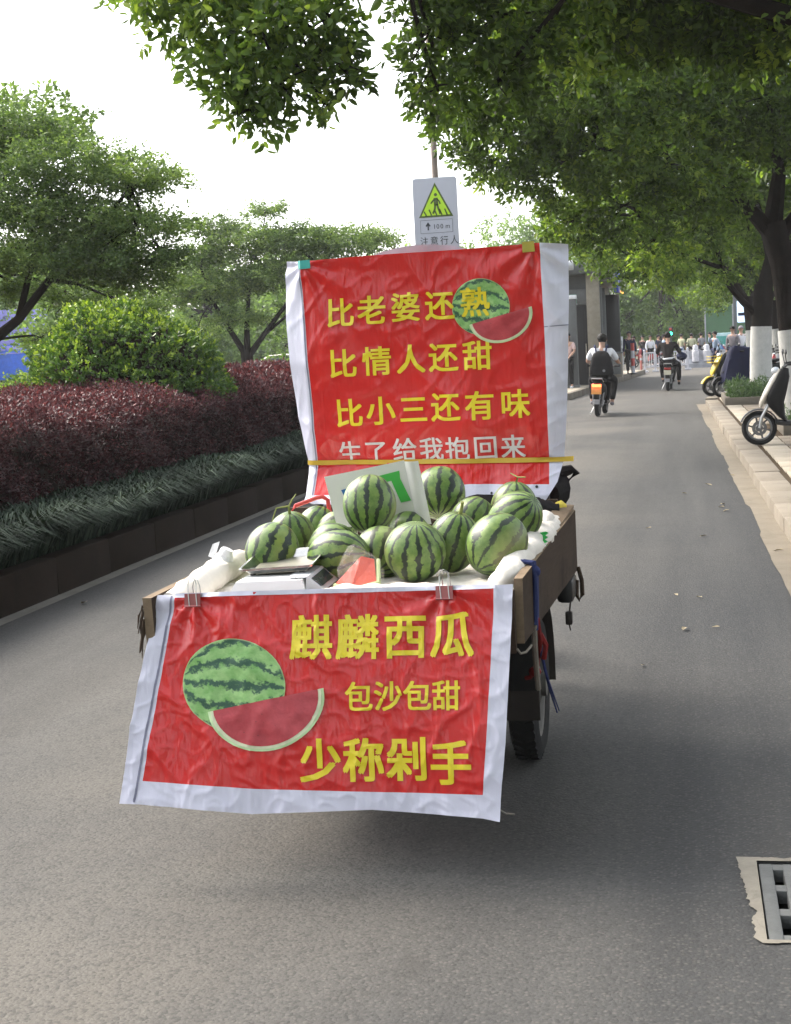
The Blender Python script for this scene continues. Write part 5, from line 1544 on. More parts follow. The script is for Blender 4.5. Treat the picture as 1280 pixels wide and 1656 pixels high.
# padding in the bed
def lumpy(path, rs, n=16, sub=6, amp=.18, seed=0, squash=1.0):
    pts, rr = [], []
    for i in range(len(path) - 1):
        for k in range(sub):
            t = k / sub
            pts.append(Vector(path[i]).lerp(Vector(path[i + 1]), t)); rr.append(rs[i] + (rs[i + 1] - rs[i]) * t)
    pts.append(Vector(path[-1])); rr.append(rs[-1])
    b = MB(); b.tube(pts, rr, n)
    out = []
    for i, v in enumerate(b.v):
        c = pts[min(i // n, len(pts) - 1)]
        d = Vector(v) - c
        k = 1 + amp * mnoise.noise(Vector(v) * 16 + Vector((seed, 0, 0))) + amp * .6 * mnoise.noise(Vector(v) * 38 + Vector((0, seed, 0)))
        d = d * k; d.z *= squash
        out.append(tuple(c + d))
    b.v = out
    return b
nx_, ny_ = 40, 46
vs = []
for j in range(ny_ + 1):
    for i in range(nx_ + 1):
        x = -1.695 + 1.145 * i / nx_; y = 4.555 + 1.56 * j / ny_
        z = .815 + .018 * mnoise.noise(Vector((x * 9, y * 9, 0))) + .008 * mnoise.noise(Vector((x * 25, y * 25, 2)))
        z += .03 * max(0, 1 - abs(x + 1.695) / .1) + .02 * max(0, 1 - abs(x + .55) / .08)
        vs.append((x, y, z))
b = MB(); b.add(vs, [(j * (nx_ + 1) + i, j * (nx_ + 1) + i + 1, (j + 1) * (nx_ + 1) + i + 1, (j + 1) * (nx_ + 1) + i) for j in range(ny_) for i in range(nx_)], 0, True)
tag(b.build('quilt', M['white_pad']), 'dirty white quilt lining the tricycle bed beneath the watermelons', 'quilt')
b = lumpy([(-.625, 4.565, .822), (-.588, 4.70, .848), (-.572, 4.95, .872), (-.558, 5.2, .888), (-.545, 5.45, .885), (-.54, 5.75, .875), (-.535, 5.95, .87)], [.030, .046, .052, .056, .050, .05, .04], seed=3, amp=.28)
tag(b.build('padding', M['white_pad']), 'white padding bulging along the near side board by the green ribbon', 'padding')
b = lumpy([(-1.66, 4.50, .825), (-1.635, 4.66, .838), (-1.625, 4.85, .862), (-1.63, 5.05, .86), (-1.645, 5.4, .83)], [.035, .045, .052, .05, .04], seed=9, amp=.28)
tag(b.build('padding', M['white_pad']), 'white padding along the far side board beside the scale', 'padding')
b = lumpy([(-1.64, 4.93, .875), (-1.615, 4.95, .905), (-1.60, 4.95, .935)], [.035, .032, .018], seed=5, amp=.5, n=14)
b.add([(-1.645, 4.93, .905), (-1.625, 4.94, .965), (-1.655, 4.95, .955), (-1.668, 4.93, .915)], [(0, 1, 2, 3)])
tag(b.build('plastic_bag', simple('bag_white', (.74, .74, .76), .3, bump=.9, bscale=35)), 'crumpled white plastic bag on the padding behind the scale', 'bag')
b = lumpy([(-.55, 5.55, .905), (-.555, 5.68, .915), (-.55, 5.8, .90)], [.03, .042, .03], seed=15, amp=.3)
tag(b.build('cloth_bundle', M['white_pad']), 'small white cloth bundle behind the stacked melons at the near board', 'cloth')
# pink-white woven cloth folded over the tail edge
m = NT('woven_sack'); o_ = m.pos()
wv_ = m.n('ShaderNodeTexWave'); wv_.inputs['Scale'].default_value = 55; wv_.bands_direction = 'X'; wv_.inputs['Distortion'].default_value = 1.2; m.l(o_, wv_.inputs['Vector'])
m.base(m.mix(m.math('MULTIPLY', wv_.outputs[1], .5), (.66, .60, .56), (.52, .36, .32))); m.set(.75); m.bump(m.noise(30, 5, .7, o_), .6, .01)
vs, NXX = [], 50
for i in range(NXX + 1):
    t = i / NXX; x = -1.20 + .63 * t
    w = .010 * mnoise.noise(Vector((x * 14, 1, 2)))
    top = .845 + .018 * math.sin(PI * min(1, t * 1.3)) + w
    vs += [(x, 4.515, .80), (x, 4.512 - .004, top - .012), (x, 4.535, top + .002), (x, 4.60, top - .002 + w), (x, 4.68 + .02 * math.sin(i), .822)]
b = MB(); b.add(vs, [(5 * i + k, 5 * i + k + 1, 5 * i + k + 6, 5 * i + k + 5) for i in range(NXX) for k in range(4)], 0, True)
tag(b.build('cloth', m.mat), 'pinkish woven cloth folded over the tail edge above the lower banner', 'cloth')

# scale with its steel tray
sc = empty('weighing_scale', (-1.36, 4.72, .82), label='white electronic weighing scale with a steel tray at the tail of the tricycle', cat='scale')
b = MB()
b.add([(-1.500, 4.575, .815), (-1.225, 4.575, .815), (-1.225, 4.86, .815), (-1.500, 4.86, .815), (-1.468, 4.60, .872), (-1.245, 4.60, .876), (-1.245, 4.84, .876), (-1.468, 4.84, .872)],
      [(3, 2, 1, 0), (4, 5, 6, 7), (0, 1, 5, 4), (1, 2, 6, 5), (2, 3, 7, 6), (3, 0, 4, 7)])
b.build('body', M['white_plastic'], sc, True)
M['screen'] = simple('dark_display', (.03, .035, .04), .25)
b = MB(); b.add([(-1.233, 4.60, .825), (-1.185, 4.66, .830), (-1.185, 4.86, .835), (-1.235, 4.86, .885), (-1.235, 4.62, .880), ], [(0, 1, 2, 3, 4)]); b.add([(-1.235, 4.62, .880), (-1.235, 4.86, .885), (-1.30, 4.86, .884), (-1.30, 4.62, .880)], [(0, 1, 2, 3)]); b.build('display_housing', M['grey_plastic'], sc, True)
b = MB(); b.add([(-1.218, 4.645, .842), (-1.196, 4.672, .842), (-1.196, 4.83, .846), (-1.228, 4.83, .877), (-1.228, 4.655, .870)], [(0, 1, 2, 3, 4)])
b.v = [(v[0] + .0025, v[1] - .0015, v[2] + .002) for v in b.v]
dsp = b.build('display', M['screen'], sc, True)
b = MB()
for (x, y) in ((-1.45, 4.74), (-1.28, 4.74), (-1.45, 4.89), (-1.28, 4.89)): b.tube([(x, y, .866), (x, y, .897)], .010, 8)
b.build('tray_foot', M['black'], sc, True)
b = MB()
def trect(x0, x1, y0, y1, z, r=.02): return [(p[0], p[1], z) for p in rrect((x0 + x1) / 2, (y0 + y1) / 2, x1 - x0, y1 - y0, r, 4)]
def tz(p): return (p[0], p[1], p[2] + (p[1] - 4.70) * .11 + (p[0] + 1.36) * .04)
r0 = trect(-1.490, -1.234, 4.70, 4.955, .900, .014); r1 = trect(-1.484, -1.240, 4.706, 4.949, .900, .013); r2 = trect(-1.462, -1.262, 4.728, 4.927, .880, .012)
n = len(r0)
b.add([tz((p[0], p[1], p[2] - .003)) for p in r0] + [tz((p[0], p[1], p[2] + .004)) for p in r0] + [tz((p[0], p[1], p[2] + .003)) for p in r1] + [tz(p) for p in r2],
      [(k + j * n, (k + 1) % n + j * n, (k + 1) % n + (j + 1) * n, k + (j + 1) * n) for j in range(3) for k in range(n)], 0, False)
tr = b.build('tray', M['tray'], sc, True)
b = MB(); b.add([tz((p[0], p[1], p[2] - .0005)) for p in r2], [tuple(range(n))]); b.add([tz((p[0], p[1], p[2] - .008)) for p in r2], [tuple(range(n - 1, -1, -1))]); b.build('tray_bottom', M['tray_floor'], tr, True)

# cut slice in its film
sl = empty('melon_slice', (-1.08, 4.72, .83), label='red cut watermelon wedge in clear film at the tail edge beside the scale', cat='melon slice')
fm = NT('cut_flesh'); fo = fm.obj(); fm.base(fm.mix(fm.noise(30, 5, .7, fo), (0.52, 0.05, 0.035), (0.80, 0.15, 0.09))); fm.set(.25, 0, .6); fm.bump(fm.noise(60, 4, .6, fo), .5, .005)
P_ = [(-1.148, 4.665, .848), (-1.085, 4.650, .838), (-1.015, 4.715, .850), (-1.055, 4.76, .928), (-1.075, 4.735, .925)]
b = MB(); b.add([(-1.150, 4.675, .850), (-1.095, 4.655, .834), (-1.018, 4.70, .848), (-1.035, 4.76, .915), (-1.075, 4.745, .928), (-1.085, 4.81, .84)],
                [(0, 1, 4), (1, 2, 3, 4), (2, 5, 3), (0, 4, 5), (3, 5, 4), (0, 5, 2, 1)])
b.build('flesh', fm.mat, sl, True)
b = MB(); b.tube([(-1.156, 4.68, .843), (-1.096, 4.651, .826), (-1.012, 4.702, .842), (-1.022, 4.765, .912)], [.008, .011, .011, .007], 7)
b.build('rind', simple('cut_rind', (.42, .50, .24), .4), sl, True)
b = MB()
ctr = Vector((-1.075, 4.735, .872))
vs = []
for j in range(11):
    th = PI * j / 10
    for i in range(18):
        ph = 2 * PI * i / 18
        d = Vector((math.sin(th) * math.cos(ph), math.sin(th) * math.sin(ph), math.cos(th)))
        k = 1 + .28 * mnoise.noise(d * 3.5 + Vector((2, 1, 0)))
        vs.append(ctr + Vector((d.x * .078, d.y * .09, d.z * .062)) * k + Vector((-.02, 0, .035)) * max(0, d.z) ** 6)
b.add(vs, [(j * 18 + i, (j + 1) * 18 + i, (j + 1) * 18 + (i + 1) % 18, j * 18 + (i + 1) % 18) for j in range(10) for i in range(18)])
b.build('film', M['clear'], sl, True)

# white plastic sign stuck in among the melons
sg = empty('plastic_sign', (-1.14, 5.32, .96), label='bent white plastic sign with green and blue print behind the topmost watermelon', cat='sign')
fp = lambda s, t: Vector((-1.335 + .312 * s + .038 * (1 - t), 5.345 - .03 * s - .012 * math.sin(PI * s), .955 + t * (.190 + .048 * s) + .005 * s))
vs = [fp(i / 12, j / 8) for j in range(9) for i in range(13)]
b = MB(); b.add(vs, [(j * 13 + i, j * 13 + i + 1, (j + 1) * 13 + i + 1, (j + 1) * 13 + i) for j in range(8) for i in range(12)], 0, True)
M['sign_sheet'] = simple('sign_sheet', (.60, .60, .57), .4, var=.05)
pnl = b.build('panel', M['sign_sheet'], sg, True)
b = MB(); vs = []
for j in range(9):
    t = j / 8; e = fp(1, t)
    for k in range(7):
        a = PI * k / 6
        vs.append(e + Vector((.052 * k / 6, -.018 * math.sin(a) + .0, -.004 * t)))
b.add(vs, [(j * 7 + k, j * 7 + k + 1, (j + 1) * 7 + k + 1, (j + 1) * 7 + k) for j in range(8) for k in range(6)], 0, True)
b.build('folded_flap', M['sign_sheet'], sg, True)
M['p_green'] = simple('printed_green', (.05, .38, .06), .4); M['p_blue'] = simple('printed_blue', (.02, .12, .38), .4)
def onp(name, poly, mat, lift=.002):
    b = MB(); b.add([fp(s, t) + Vector((0, -lift, 0)) for s, t in poly], [tuple(range(len(poly)))]); return b.build(name, mat, sg, True)
onp('green_band', [(.60, .83), (.92, .86), (.91, .74), (.62, .70)], M['p_green'])
onp('green_band', [(.80, .74), (.91, .74), (.985, .38), (.86, .36)], M['p_green'], .0025)
onp('blue_block', [(.17, .70), (.40, .74), (.40, .42), (.22, .40)], M['p_blue'])
onp('dark_block', [(.72, .08), (.99, .14), (.99, .0), (.72, .0)], M['black'])
# red tube, tarpaulin, ribbon, rag
b = MB(); b.tube([(-1.545, 5.60, .83), (-1.543, 5.60, .985), (-1.525, 5.605, 1.012), (-1.44, 5.62, 1.040), (-1.415, 5.62, 1.043), (-1.395, 5.62, 1.03), (-1.388, 5.62, .96), (-1.386, 5.62, .83)], .0085, 8)
tag(b.build('tube_handle', M['red_paint']), 'bent red metal tube handle sticking up behind the hedge-side melons', 'handle')
b = lumpy([(-.98, 6.02, .90), (-.80, 6.0, .905), (-.62, 5.98, .91), (-.53, 6.0, .90)], [.07, .075, .07, .05], seed=21, amp=.35)
tag(b.build('tarpaulin', M['black_cloth']), 'black bundled tarpaulin under the upper banner behind the melons', 'tarpaulin')
b = MB(); vs = []
for k in range(13):
    z = .845 + .085 * k / 12; x = -.527 + (.006 if k % 2 else -.004) + .012 * k / 12
    vs += [(x - .016, 5.18 + .002 * k, z), (x + .016, 5.172 + .002 * k + (.012 if k % 2 else 0), z + .006)]
b.add(vs, [(2 * k, 2 * k + 1, 2 * k + 3, 2 * k + 2) for k in range(12)])
tag(b.build('ribbon', M['ribbon']), 'bright green plastic ribbon tucked between padding and near side board', 'ribbon')
b = lumpy([(-.55, 6.03, .905), (-.525, 6.05, .93), (-.50, 6.06, .925)], [.025, .022, .014], seed=31, amp=.7, n=14)
tag(b.build('rag', M['rag']), 'crumpled yellow rag on the far corner of the near side board', 'rag')
# straps and cords at the near side
b = MB(); b.tube([(-.575, 4.80, .84), (-.545, 4.80, .888), (-.515, 4.795, .885), (-.507, 4.79, .84), (-.508, 4.79, .76), (-.512, 4.79, .68)], .011, 7); b.tube([(-.57, 4.83, .84), (-.54, 4.83, .886), (-.512, 4.825, .882), (-.504, 4.81, .83), (-.507, 4.80, .72), (-.512, 4.80, .66)], .009, 7)
b.ell((-.505, 4.80, .855), (.018, .016, .02), 10, 6)
tag(b.build('strap', M['blue_rope']), 'dark blue tie strap knotted over the near side board', 'strap')
b = MB(); b.tube([(-.505, 4.80, .70), (-.50, 4.83, .62), (-.515, 4.9, .56), (-.53, 4.97, .50), (-.545, 5.0, .47)], .008, 6); b.ell((-.542, 5.0, .475), (.022, .025, .018), 10, 6); b.tube([(-.545, 5.0, .47), (-.56, 5.0, .455), (-.575, 5.01, .45)], .008, 6); b.tube([(-.50, 4.83, .64), (-.485, 4.85, .60), (-.495, 4.86, .55)], .009, 6)
tag(b.build('cord', M['red_rope']), 'dark red cord knotted beside the tricycle wheel', 'cord')
b = MB(); b.tube([(-.51, 4.82, .70), (-.505, 4.9, .55), (-.498, 5.05, .40), (-.490, 5.2, .28)], [.006, .006, .005, .003], 6); b.tube([(-.51, 4.84, .68), (-.50, 4.92, .50), (-.49, 5.0, .42), (-.478, 5.15, .30)], [.005, .005, .004, .002], 6)
tag(b.build('cord', M['blue_rope']), 'frayed blue cord hanging loose beside the tricycle wheel', 'cord')
b = MB(); b.tube([(-.515, 4.79, .68), (-.52, 4.83, .60), (-.525, 4.9, .5), (-.53, 4.98, .42)], .010, 7)
tag(b.build('rope', M['pale_rope']), 'grey rope end hanging under the blue tie strap', 'rope')
b = MB(); b.tube([(-.54, 4.50, .66), (-.530, 4.50, .645), (-.515, 4.52, .645), (-.50, 4.55, .66)], .004, 6); b.tube([(-.60, 4.36, .19), (-.585, 4.40, .165), (-.56, 4.41, .16)], .003, 5)
tag(b.build('string', M['pale_rope']), 'pale loose string trailing at the lower banner\'s near edge', 'string')
M['hair'].node_tree.nodes['Principled BSDF'].inputs['Specular IOR Level'].default_value = .1
# ------------------------------------------------------------------ people
def skin_me(name, pts, edges, rad, sub=2, root=0):
    me = bpy.data.meshes.new(name)
    me.from_pydata([tuple(p) for p in pts], edges, [])
    o = bpy.data.objects.new(name, me); COL.objects.link(o)
    md = o.modifiers.new('skin', 'SKIN'); md.use_smooth_shade = True; md.branch_smoothing = .6
    for i, v in enumerate(me.skin_vertices[0].data):
        r = rad[i]
        v.radius = r if isinstance(r, (tuple, list)) else (r, r)
        v.use_root = (i == root)
    s = o.modifiers.new('sub', 'SUBSURF'); s.levels = sub; s.render_levels = sub
    dg = bpy.context.evaluated_depsgraph_get()
    out = bpy.data.meshes.new_from_object(o.evaluated_get(dg))
    bpy.data.objects.remove(o); bpy.data.meshes.remove(me)
    out.name = name
    for p in out.polygons: p.use_smooth = True
    return out
def join_me(me, mb):
    """append shapes of mb to mesh me"""
    bm = bmesh.new(); bm.from_mesh(me)
    nv = [bm.verts.new(v) for v in mb.v]
    for f in mb.f:
        try: fc = bm.faces.new([nv[i] for i in f]); fc.smooth = True
        except ValueError: pass
    bm.to_mesh(me); bm.free()
    return me

STAND = dict(hip=(0, 0, .93), waist=(0, .0, 1.06), chest=(0, .02, 1.28), neck=(0, .0, 1.44), head=(0, .01, 1.57),
             sh=(.175, 0, 1.38), el=(.235, -.03, 1.10), ha=(.235, .06, .85), hp=(.09, 0, .90), kn=(.095, .03, .49), an=(.09, -.02, .08))
RIDE = dict(hip=(0, -.22, .84), waist=(0, -.20, .97), chest=(0, -.13, 1.19), neck=(0, -.10, 1.35), head=(0, -.06, 1.485),
            sh=(.185, -.10, 1.29), el=(.30, .06, 1.06), ha=(.30, .31, 1.03), hp=(.10, -.20, .80), kn=(.20, .16, .72), an=(.17, .10, .30))
def person(name, loc, rz, pose, label, shirt='white_cloth', legs='black_cloth', long_sleeve=False, hair='hair', shoes='white_cloth', over=None, sub=2, scale=1.0, group=None, bag=None, long_hair=False, held=None):
    root = empty(name, loc, rz, label, 'person', group)
    root.scale = (scale,) * 3
    P = dict(pose)
    if over: P.update(over)
    V = lambda k, s=1: Vector((P[k][0] * s, P[k][1], P[k][2]))
    def side(k, s):
        kk = k + ('R' if s > 0 else 'L')
        return Vector(P[kk]) if kk in P else V(k, s)
    pts, eds, rad = [], [], []
    def add(p, r, to=None):
        pts.append(Vector(p)); rad.append(r)
        if to is not None: eds.append((to, len(pts) - 1))
        return len(pts) - 1
    hip = add(P['hip'], (.115, .10)); wa = add(P['waist'], (.11, .085), hip); ch = add(P['chest'], (.135, .095), wa); nk = add(P['neck'], .05, ch)
    hd = Vector(P['head']); up = (hd - Vector(P['neck'])).normalized()
    h0 = add(hd - up * .03, (.070, .078), nk); h1 = add(hd + up * .05, (.076, .088), h0); add(hd + up * .105, (.05, .055), h1)
    for s in (-1, 1):
        a = add(side('sh', s), .055, ch); e = add(side('el', s), .042, a); w = add(side('ha', s), .028, e)
        d = (side('ha', s) - side('el', s)).normalized()
        k = add(side('ha', s) + d * .05, (.036, .016), w)
        t = add(side('ha', s) + d * .035 + Vector((-s * .035, .01, 0)), .010, w)
        for q in (-1, 0, 1): add(side('ha', s) + d * .115 + Vector((q * .018, .004, -.004 * abs(q))), .0095, k)
        g = add(side('hp', s), .088, hip); kn = add(side('kn', s), .060, g); an = add(side('an', s), .038, kn)
        f = Vector(P.get('toe' + ('R' if s > 0 else 'L'), (0, .13, -.05)))
        add(side('an', s) + f, .032, an)
    me = skin_me('person', pts, eds, rad, sub)
    b = MB()
    b.ell(hd + up * .0 + Vector((0, .092, -.005)), (.014, .02, .02), 8, 6)
    for s in (-1, 1): b.ell(hd + Vector((s * .082, 0, .005)), (.014, .022, .03), 8, 6)
    join_me(me, b)
    body = link('body', me, M['skin'], root)
    # face: eyes and mouth
    b = MB()
    for s in (-1, 1): b.ell(hd + Vector((s * .033, .079, .028)), (.013, .010, .007), 8, 5)
    b.build('eyes', M['hair'], root)
    # hair cap
    b = MB()
    nu, nv = 20, 11
    vs = []
    for j in range(nv + 1):
        th = PI * .74 * j / nv
        for i in range(nu):
            ph = 2 * PI * i / nu
            fr = math.sin(ph)
            t2 = th * (1.0 - .42 * max(0, fr) ** .7)
            k = 1 + .05 * mnoise.noise(Vector((math.cos(ph) * 3, fr * 3, th * 4 + loc[0])))
            vs.append(hd + up * .035 + Vector((math.sin(t2) * math.cos(ph) * .098 * k, math.sin(t2) * fr * .112 * k - .008, math.cos(t2) * .105 * k)))
    fs = [(j * nu + i, (j + 1) * nu + i, (j + 1) * nu + (i + 1) % nu, j * nu + (i + 1) % nu) for j in range(nv) for i in range(nu)] + [tuple(range(nu))]
    b.add(vs, fs, 0, True)
    if long_hair: b.tube([hd + Vector((0, -.09, .02)), hd + Vector((0, -.13, -.12)), hd + Vector((0, -.12, -.28))], [.05, .05, .02], 10)
    b.build('hair', M[hair], root)
    # shirt
    pts, eds, rad = [], [], []
    hip = add(Vector(P['hip']) + Vector((0, 0, .0)), (.150, .128)); wa = add(P['waist'], (.150, .120), hip); ch = add(P['chest'], (.168, .122), wa); nk = add(Vector(P['chest']).lerp(Vector(P['neck']), .72), (.088, .075), ch)
    for s in (-1, 1):
        a = add(side('sh', s), .078, ch); e0 = side('sh', s).lerp(side('el', s), .88 if not long_sleeve else 1.0)
        e = add(e0, .066, a)
        if long_sleeve: add(side('el', s).lerp(side('ha', s), .93), .046, e)
    link('shirt', skin_me('shirt', pts, eds, rad, sub), M[shirt], root)
    # trousers
    pts, eds, rad = [], [], []
    hip = add(Vector(P['hip']) + Vector((0, 0, .03)), (.142, .122))
    for s in (-1, 1):
        g = add(side('hp', s), .104, hip); kn = add(side('kn', s), .076, g); add(side('an', s) + Vector((0, 0, .02)), .060, kn)
    link('trousers', skin_me('trousers', pts, eds, rad, sub), M[legs], root)
    for s in (-1, 1):
        f = Vector(P.get('toe' + ('R' if s > 0 else 'L'), (0, .13, -.05)))
        a = side('an', s)
        pts, eds, rad = [], [], []
        q = add(a + Vector((0, -.05, -.035)), .040); q2 = add(a + f * .45 + Vector((0, 0, -.02)), .044, q); add(a + f * 1.15, .034, q2)
        link('shoe', skin_me('shoe', pts, eds, rad, 1), M[shoes], root)
    return root
M['dark_jacket'] = simple('dark_jacket', (.022, .018, .018), .75, bump=.5, bscale=14)
M['blue_shirt'] = simple('pale_blue_top', (.30, .38, .50), .8, bump=.4, bscale=14)
M['grey_shirt'] = simple('grey_top', (.24, .22, .24), .8, bump=.4, bscale=14)
M['pink_shirt'] = simple('pale_pink_top', (.62, .45, .44), .8, bump=.4, bscale=14)
M['red_shirt'] = simple('red_top', (.38, .06, .06), .8)
M['navy'] = simple('navy_cloth', (.02, .025, .06), .8, bump=.4, bscale=14)
M['olive'] = simple('pale_olive_top', (.42, .42, .28), .8)
M['skin2'] = M['skin']

# ------------------------------------------------------------------ scooters
M['scoot_white'] = simple('scooter_white', (.66, .60, .52), .25, var=.05)
M['scoot_black'] = simple('scooter_black', (.010, .010, .010), .5, var=.1, spec=.12)
M['scoot_grey'] = simple('scooter_grey', (.24, .24, .245), .35)
M['scoot_yellow'] = simple('scooter_yellow', (.62, .46, .03), .35)
M['scoot_red'] = simple('scooter_red', (.30, .03, .03), .35)
M['scoot_blue'] = simple('scooter_blue', (.04, .10, .25), .35)
M['alloy'] = simple('wheel_alloy', (.16, .16, .16), .45, .7)
M['fender_dark'] = simple('fender_dark_grey', (.06, .058, .06), .35)
M['lamp_off'] = simple('red_lens', (.30, .02, .015), .2)
M['lamp_on'] = emit('lit_tail_lens', (1.0, .10, .03), 2.2)
M['plate_orange'] = simple('orange_plate', (.85, .36, .10), .4)
M['plate_pale'] = simple('pale_plate', (.55, .52, .40), .4)
M['lens'] = simple('headlamp_lens', (.6, .62, .65), .1)
def scooter(name, loc, rz, label, body='scoot_black', shield='scoot_white', plate='plate_pale', lit=False, lean=0.0, group=None, basket=None, box=False, fend='scoot_grey', detail=True, cat='scooter'):
    root = empty(name, loc, rz, label, cat, group)
    root.rotation_euler = (0, lean, rz)
    r, yr, yf = .225, -.62, .62
    for y in (yr, yf):
        t = MB(); w = .095
        t.lathe([(r - .065, -w * .40), (r - .03, -w * .52), (r - .006, -w * .3), (r, 0), (r - .006, w * .3), (r - .03, w * .52), (r - .065, w * .40), (r - .065, -w * .4)], (0, y, r), 'X', 36)
        wh = t.build('wheel', M['rubber'], root)
        q = MB(); R1 = r - .065
        q.lathe([(R1 + .006, -.045), (R1 - .012, -.05), (R1 - .02, -.02), (R1 - .02, .02), (R1 - .012, .05), (R1 + .006, .045)], (0, y, r), 'X', 30)
        q.lathe([(0, -.06), (.045, -.06), (.05, 0), (.045, .06), (0, .06)], (0, y, r), 'X', 16)
        if detail:
            for k in range(6):
                a = 2 * PI * k / 6
                q.tube([(0, y + .03 * math.cos(a), r + .03 * math.sin(a)), (0, y + (R1 - .01) * math.cos(a + .25), r + (R1 - .01) * math.sin(a + .25))], [.016, .011], 6)
            q.lathe([(.055, -.064), (.095, -.064), (.095, -.060), (.055, -.060)], (0, y, r), 'X', 24)
        q.build('rim', M['alloy'], wh)
        f = MB(); vs = []
        a0, a1 = (20, 165) if y > 0 else (10, 150)
        for i in range(12):
            a = R(a0 + (a1 - a0) * i / 11) if y > 0 else R(180 - a0 - (a1 - a0) * i / 11)
            for s, k in ((-.062, -.02), (-.05, .0), (.05, .0), (.062, -.02)): vs.append((s, y + (r + .028 + k) * math.cos(a), r + (r + .028 + k) * math.sin(a)))
        f.add(vs, [(4 * i + j, 4 * i + j + 1, 4 * i + j + 5, 4 * i + j + 4) for i in range(11) for j in range(3)], 0, True)
        f.build('mudguard', M[fend], root)
    b = MB()
    for s in (-.07, .07): b.tube([(s, yf, r), (s * .95, yf - .03, r + .14), (s * .8, yf - .12, r + .30)], [.02, .022, .018], 8)
    b.build('fork', M['steel'], root)
    # front shield: a slanted leg guard
    b = MB()
    b.loft([(0, .30, .30, .12, .09, -.9), (0, .40, .44, .16, .13, -1.0), (0, .42, .60, .19, .13, -1.15), (0, .36, .76, .18, .11, -1.2), (0, .30, .90, .14, .08, -1.2), (0, .27, .99, .08, .04, -1.2)], 18, 2.6)
    b.build('inner_shield', M[body], root)
    b = MB()
    b.loft([(0, .60, .49, .04, .02, -1.0), (0, .585, .55, .10, .035, -1.0), (0, .52, .68, .14, .04, -1.05), (0, .43, .84, .135, .04, -1.1), (0, .35, .97, .07, .025, -1.1)], 16, 2.4)
    b.build('front_panel', M[shield], root)
    b = MB(); b.ell((0, .40, .955), (.075, .055, .05), 16, 10); hl = b.build('headlight', M['lens'], root)
    b = MB(); b.tube([(0, .33, .92), (0, .29, 1.0)], .03, 10); b.tube([(-.33, .20, 1.04), (-.24, .255, 1.035), (-.1, .29, 1.0), (.1, .29, 1.0), (.24, .255, 1.035), (.33, .20, 1.04)], .013, 8); b.build('handlebar', M['black'], root)
    for s in (-1, 1):
        b = MB(); b.tube([(s * .23, .255, 1.035), (s * .345, .19, 1.042)], .019, 8); b.build('grip', M['rubber'], root)
        b = MB(); b.tube([(s * .2, .27, 1.035), (s * .27, .29, 1.16)], .006, 6); b.ell((s * .29, .285, 1.19), (.055, .015, .036), 12, 8); b.build('mirror', M['black'], root)
    b = MB(); b.loft([(0, .42, .30, .12, .035), (0, .30, .275, .15, .035), (0, -.12, .275, .16, .04), (0, -.22, .30, .15, .05)], 14, 4); b.build('footboard', M['black'], root)
    b = MB(); b.loft([(0, -.16, .42, .10, .12), (0, -.25, .52, .14, .18), (0, -.50, .58, .15, .15), (0, -.78, .64, .12, .09), (0, -.92, .68, .05, .04)], 18, 2.8); b.build('rear_body', M[body], root)
    b = MB(); b.loft([(0, -.14, .72, .08, .03), (0, -.22, .735, .13, .05), (0, -.50, .75, .15, .05), (0, -.74, .785, .14, .045), (0, -.84, .79, .08, .03)], 18, 2.8); b.build('seat', M['black_cloth'], root)
    b = MB(); b.tube([(-.12, -.70, .73), (-.11, -.92, .80), (.11, -.92, .80), (.12, -.70, .73)], .012, 8); b.build('rear_rack', M['steel'], root)
    b = MB(); b.bbox((0, -.905, .655), (.20, .05, .065), .015); b.build('tail_light', M['lamp_on' if lit else 'lamp_off'], root)
    b = MB(); b.bbox((0, -.90, .545), (.21, .012, .135), .004); b.build('number_plate', M[plate], root)
    b = MB(); b.bbox((0, -.885, .50), (.13, .012, .26), .004); b.build('plate_bracket', M['black'], root)
    b = MB()
    for s in (-1, 1): b.tube([(s * .085, -.30, .32), (s * .085, yr, r)], .022, 6); b.tube([(s * .09, yr, r + .03), (s * .11, -.56, .52)], .02, 8)
    b.build('swing_arm', M['scoot_grey'], root)
    b = MB(); b.tube([(-.12, -.1, .24), (-.20, -.16, .05), (-.22, -.17, .012)], .011, 6); b.build('side_stand', M['steel'], root)
    if basket:
        b = MB()
        for z, k in ((.80, .85), (.87, .92), (.94, 1.0)):
            b.tube([(-.14 * k, .46, z), (.14 * k, .46, z), (.15 * k, .66, z), (-.15 * k, .66, z)], .006, 6, closed=True)
        for (x, y) in ((-.13, .47), (0, .47), (.13, .47), (.13, .65), (0, .65), (-.13, .65)): b.tube([(x * .85, y, .78), (x, y, .95)], .005, 5)
        b.bbox((0, .56, .785), (.24, .18, .015), .004)
        b.build('basket', M[basket], root)
    return root
sc0 = scooter('scooter', (1.42, 19.73, .13), PI / 2, 'black scooter with a cream front panel parked side-on at the pavement kerb', 'scoot_black', 'scoot_white', fend='fender_dark')
sc0.location = (1.53, 19.73, .13)
PG2 = 'scooters parked along the pavement'
sc0['group'] = PG2

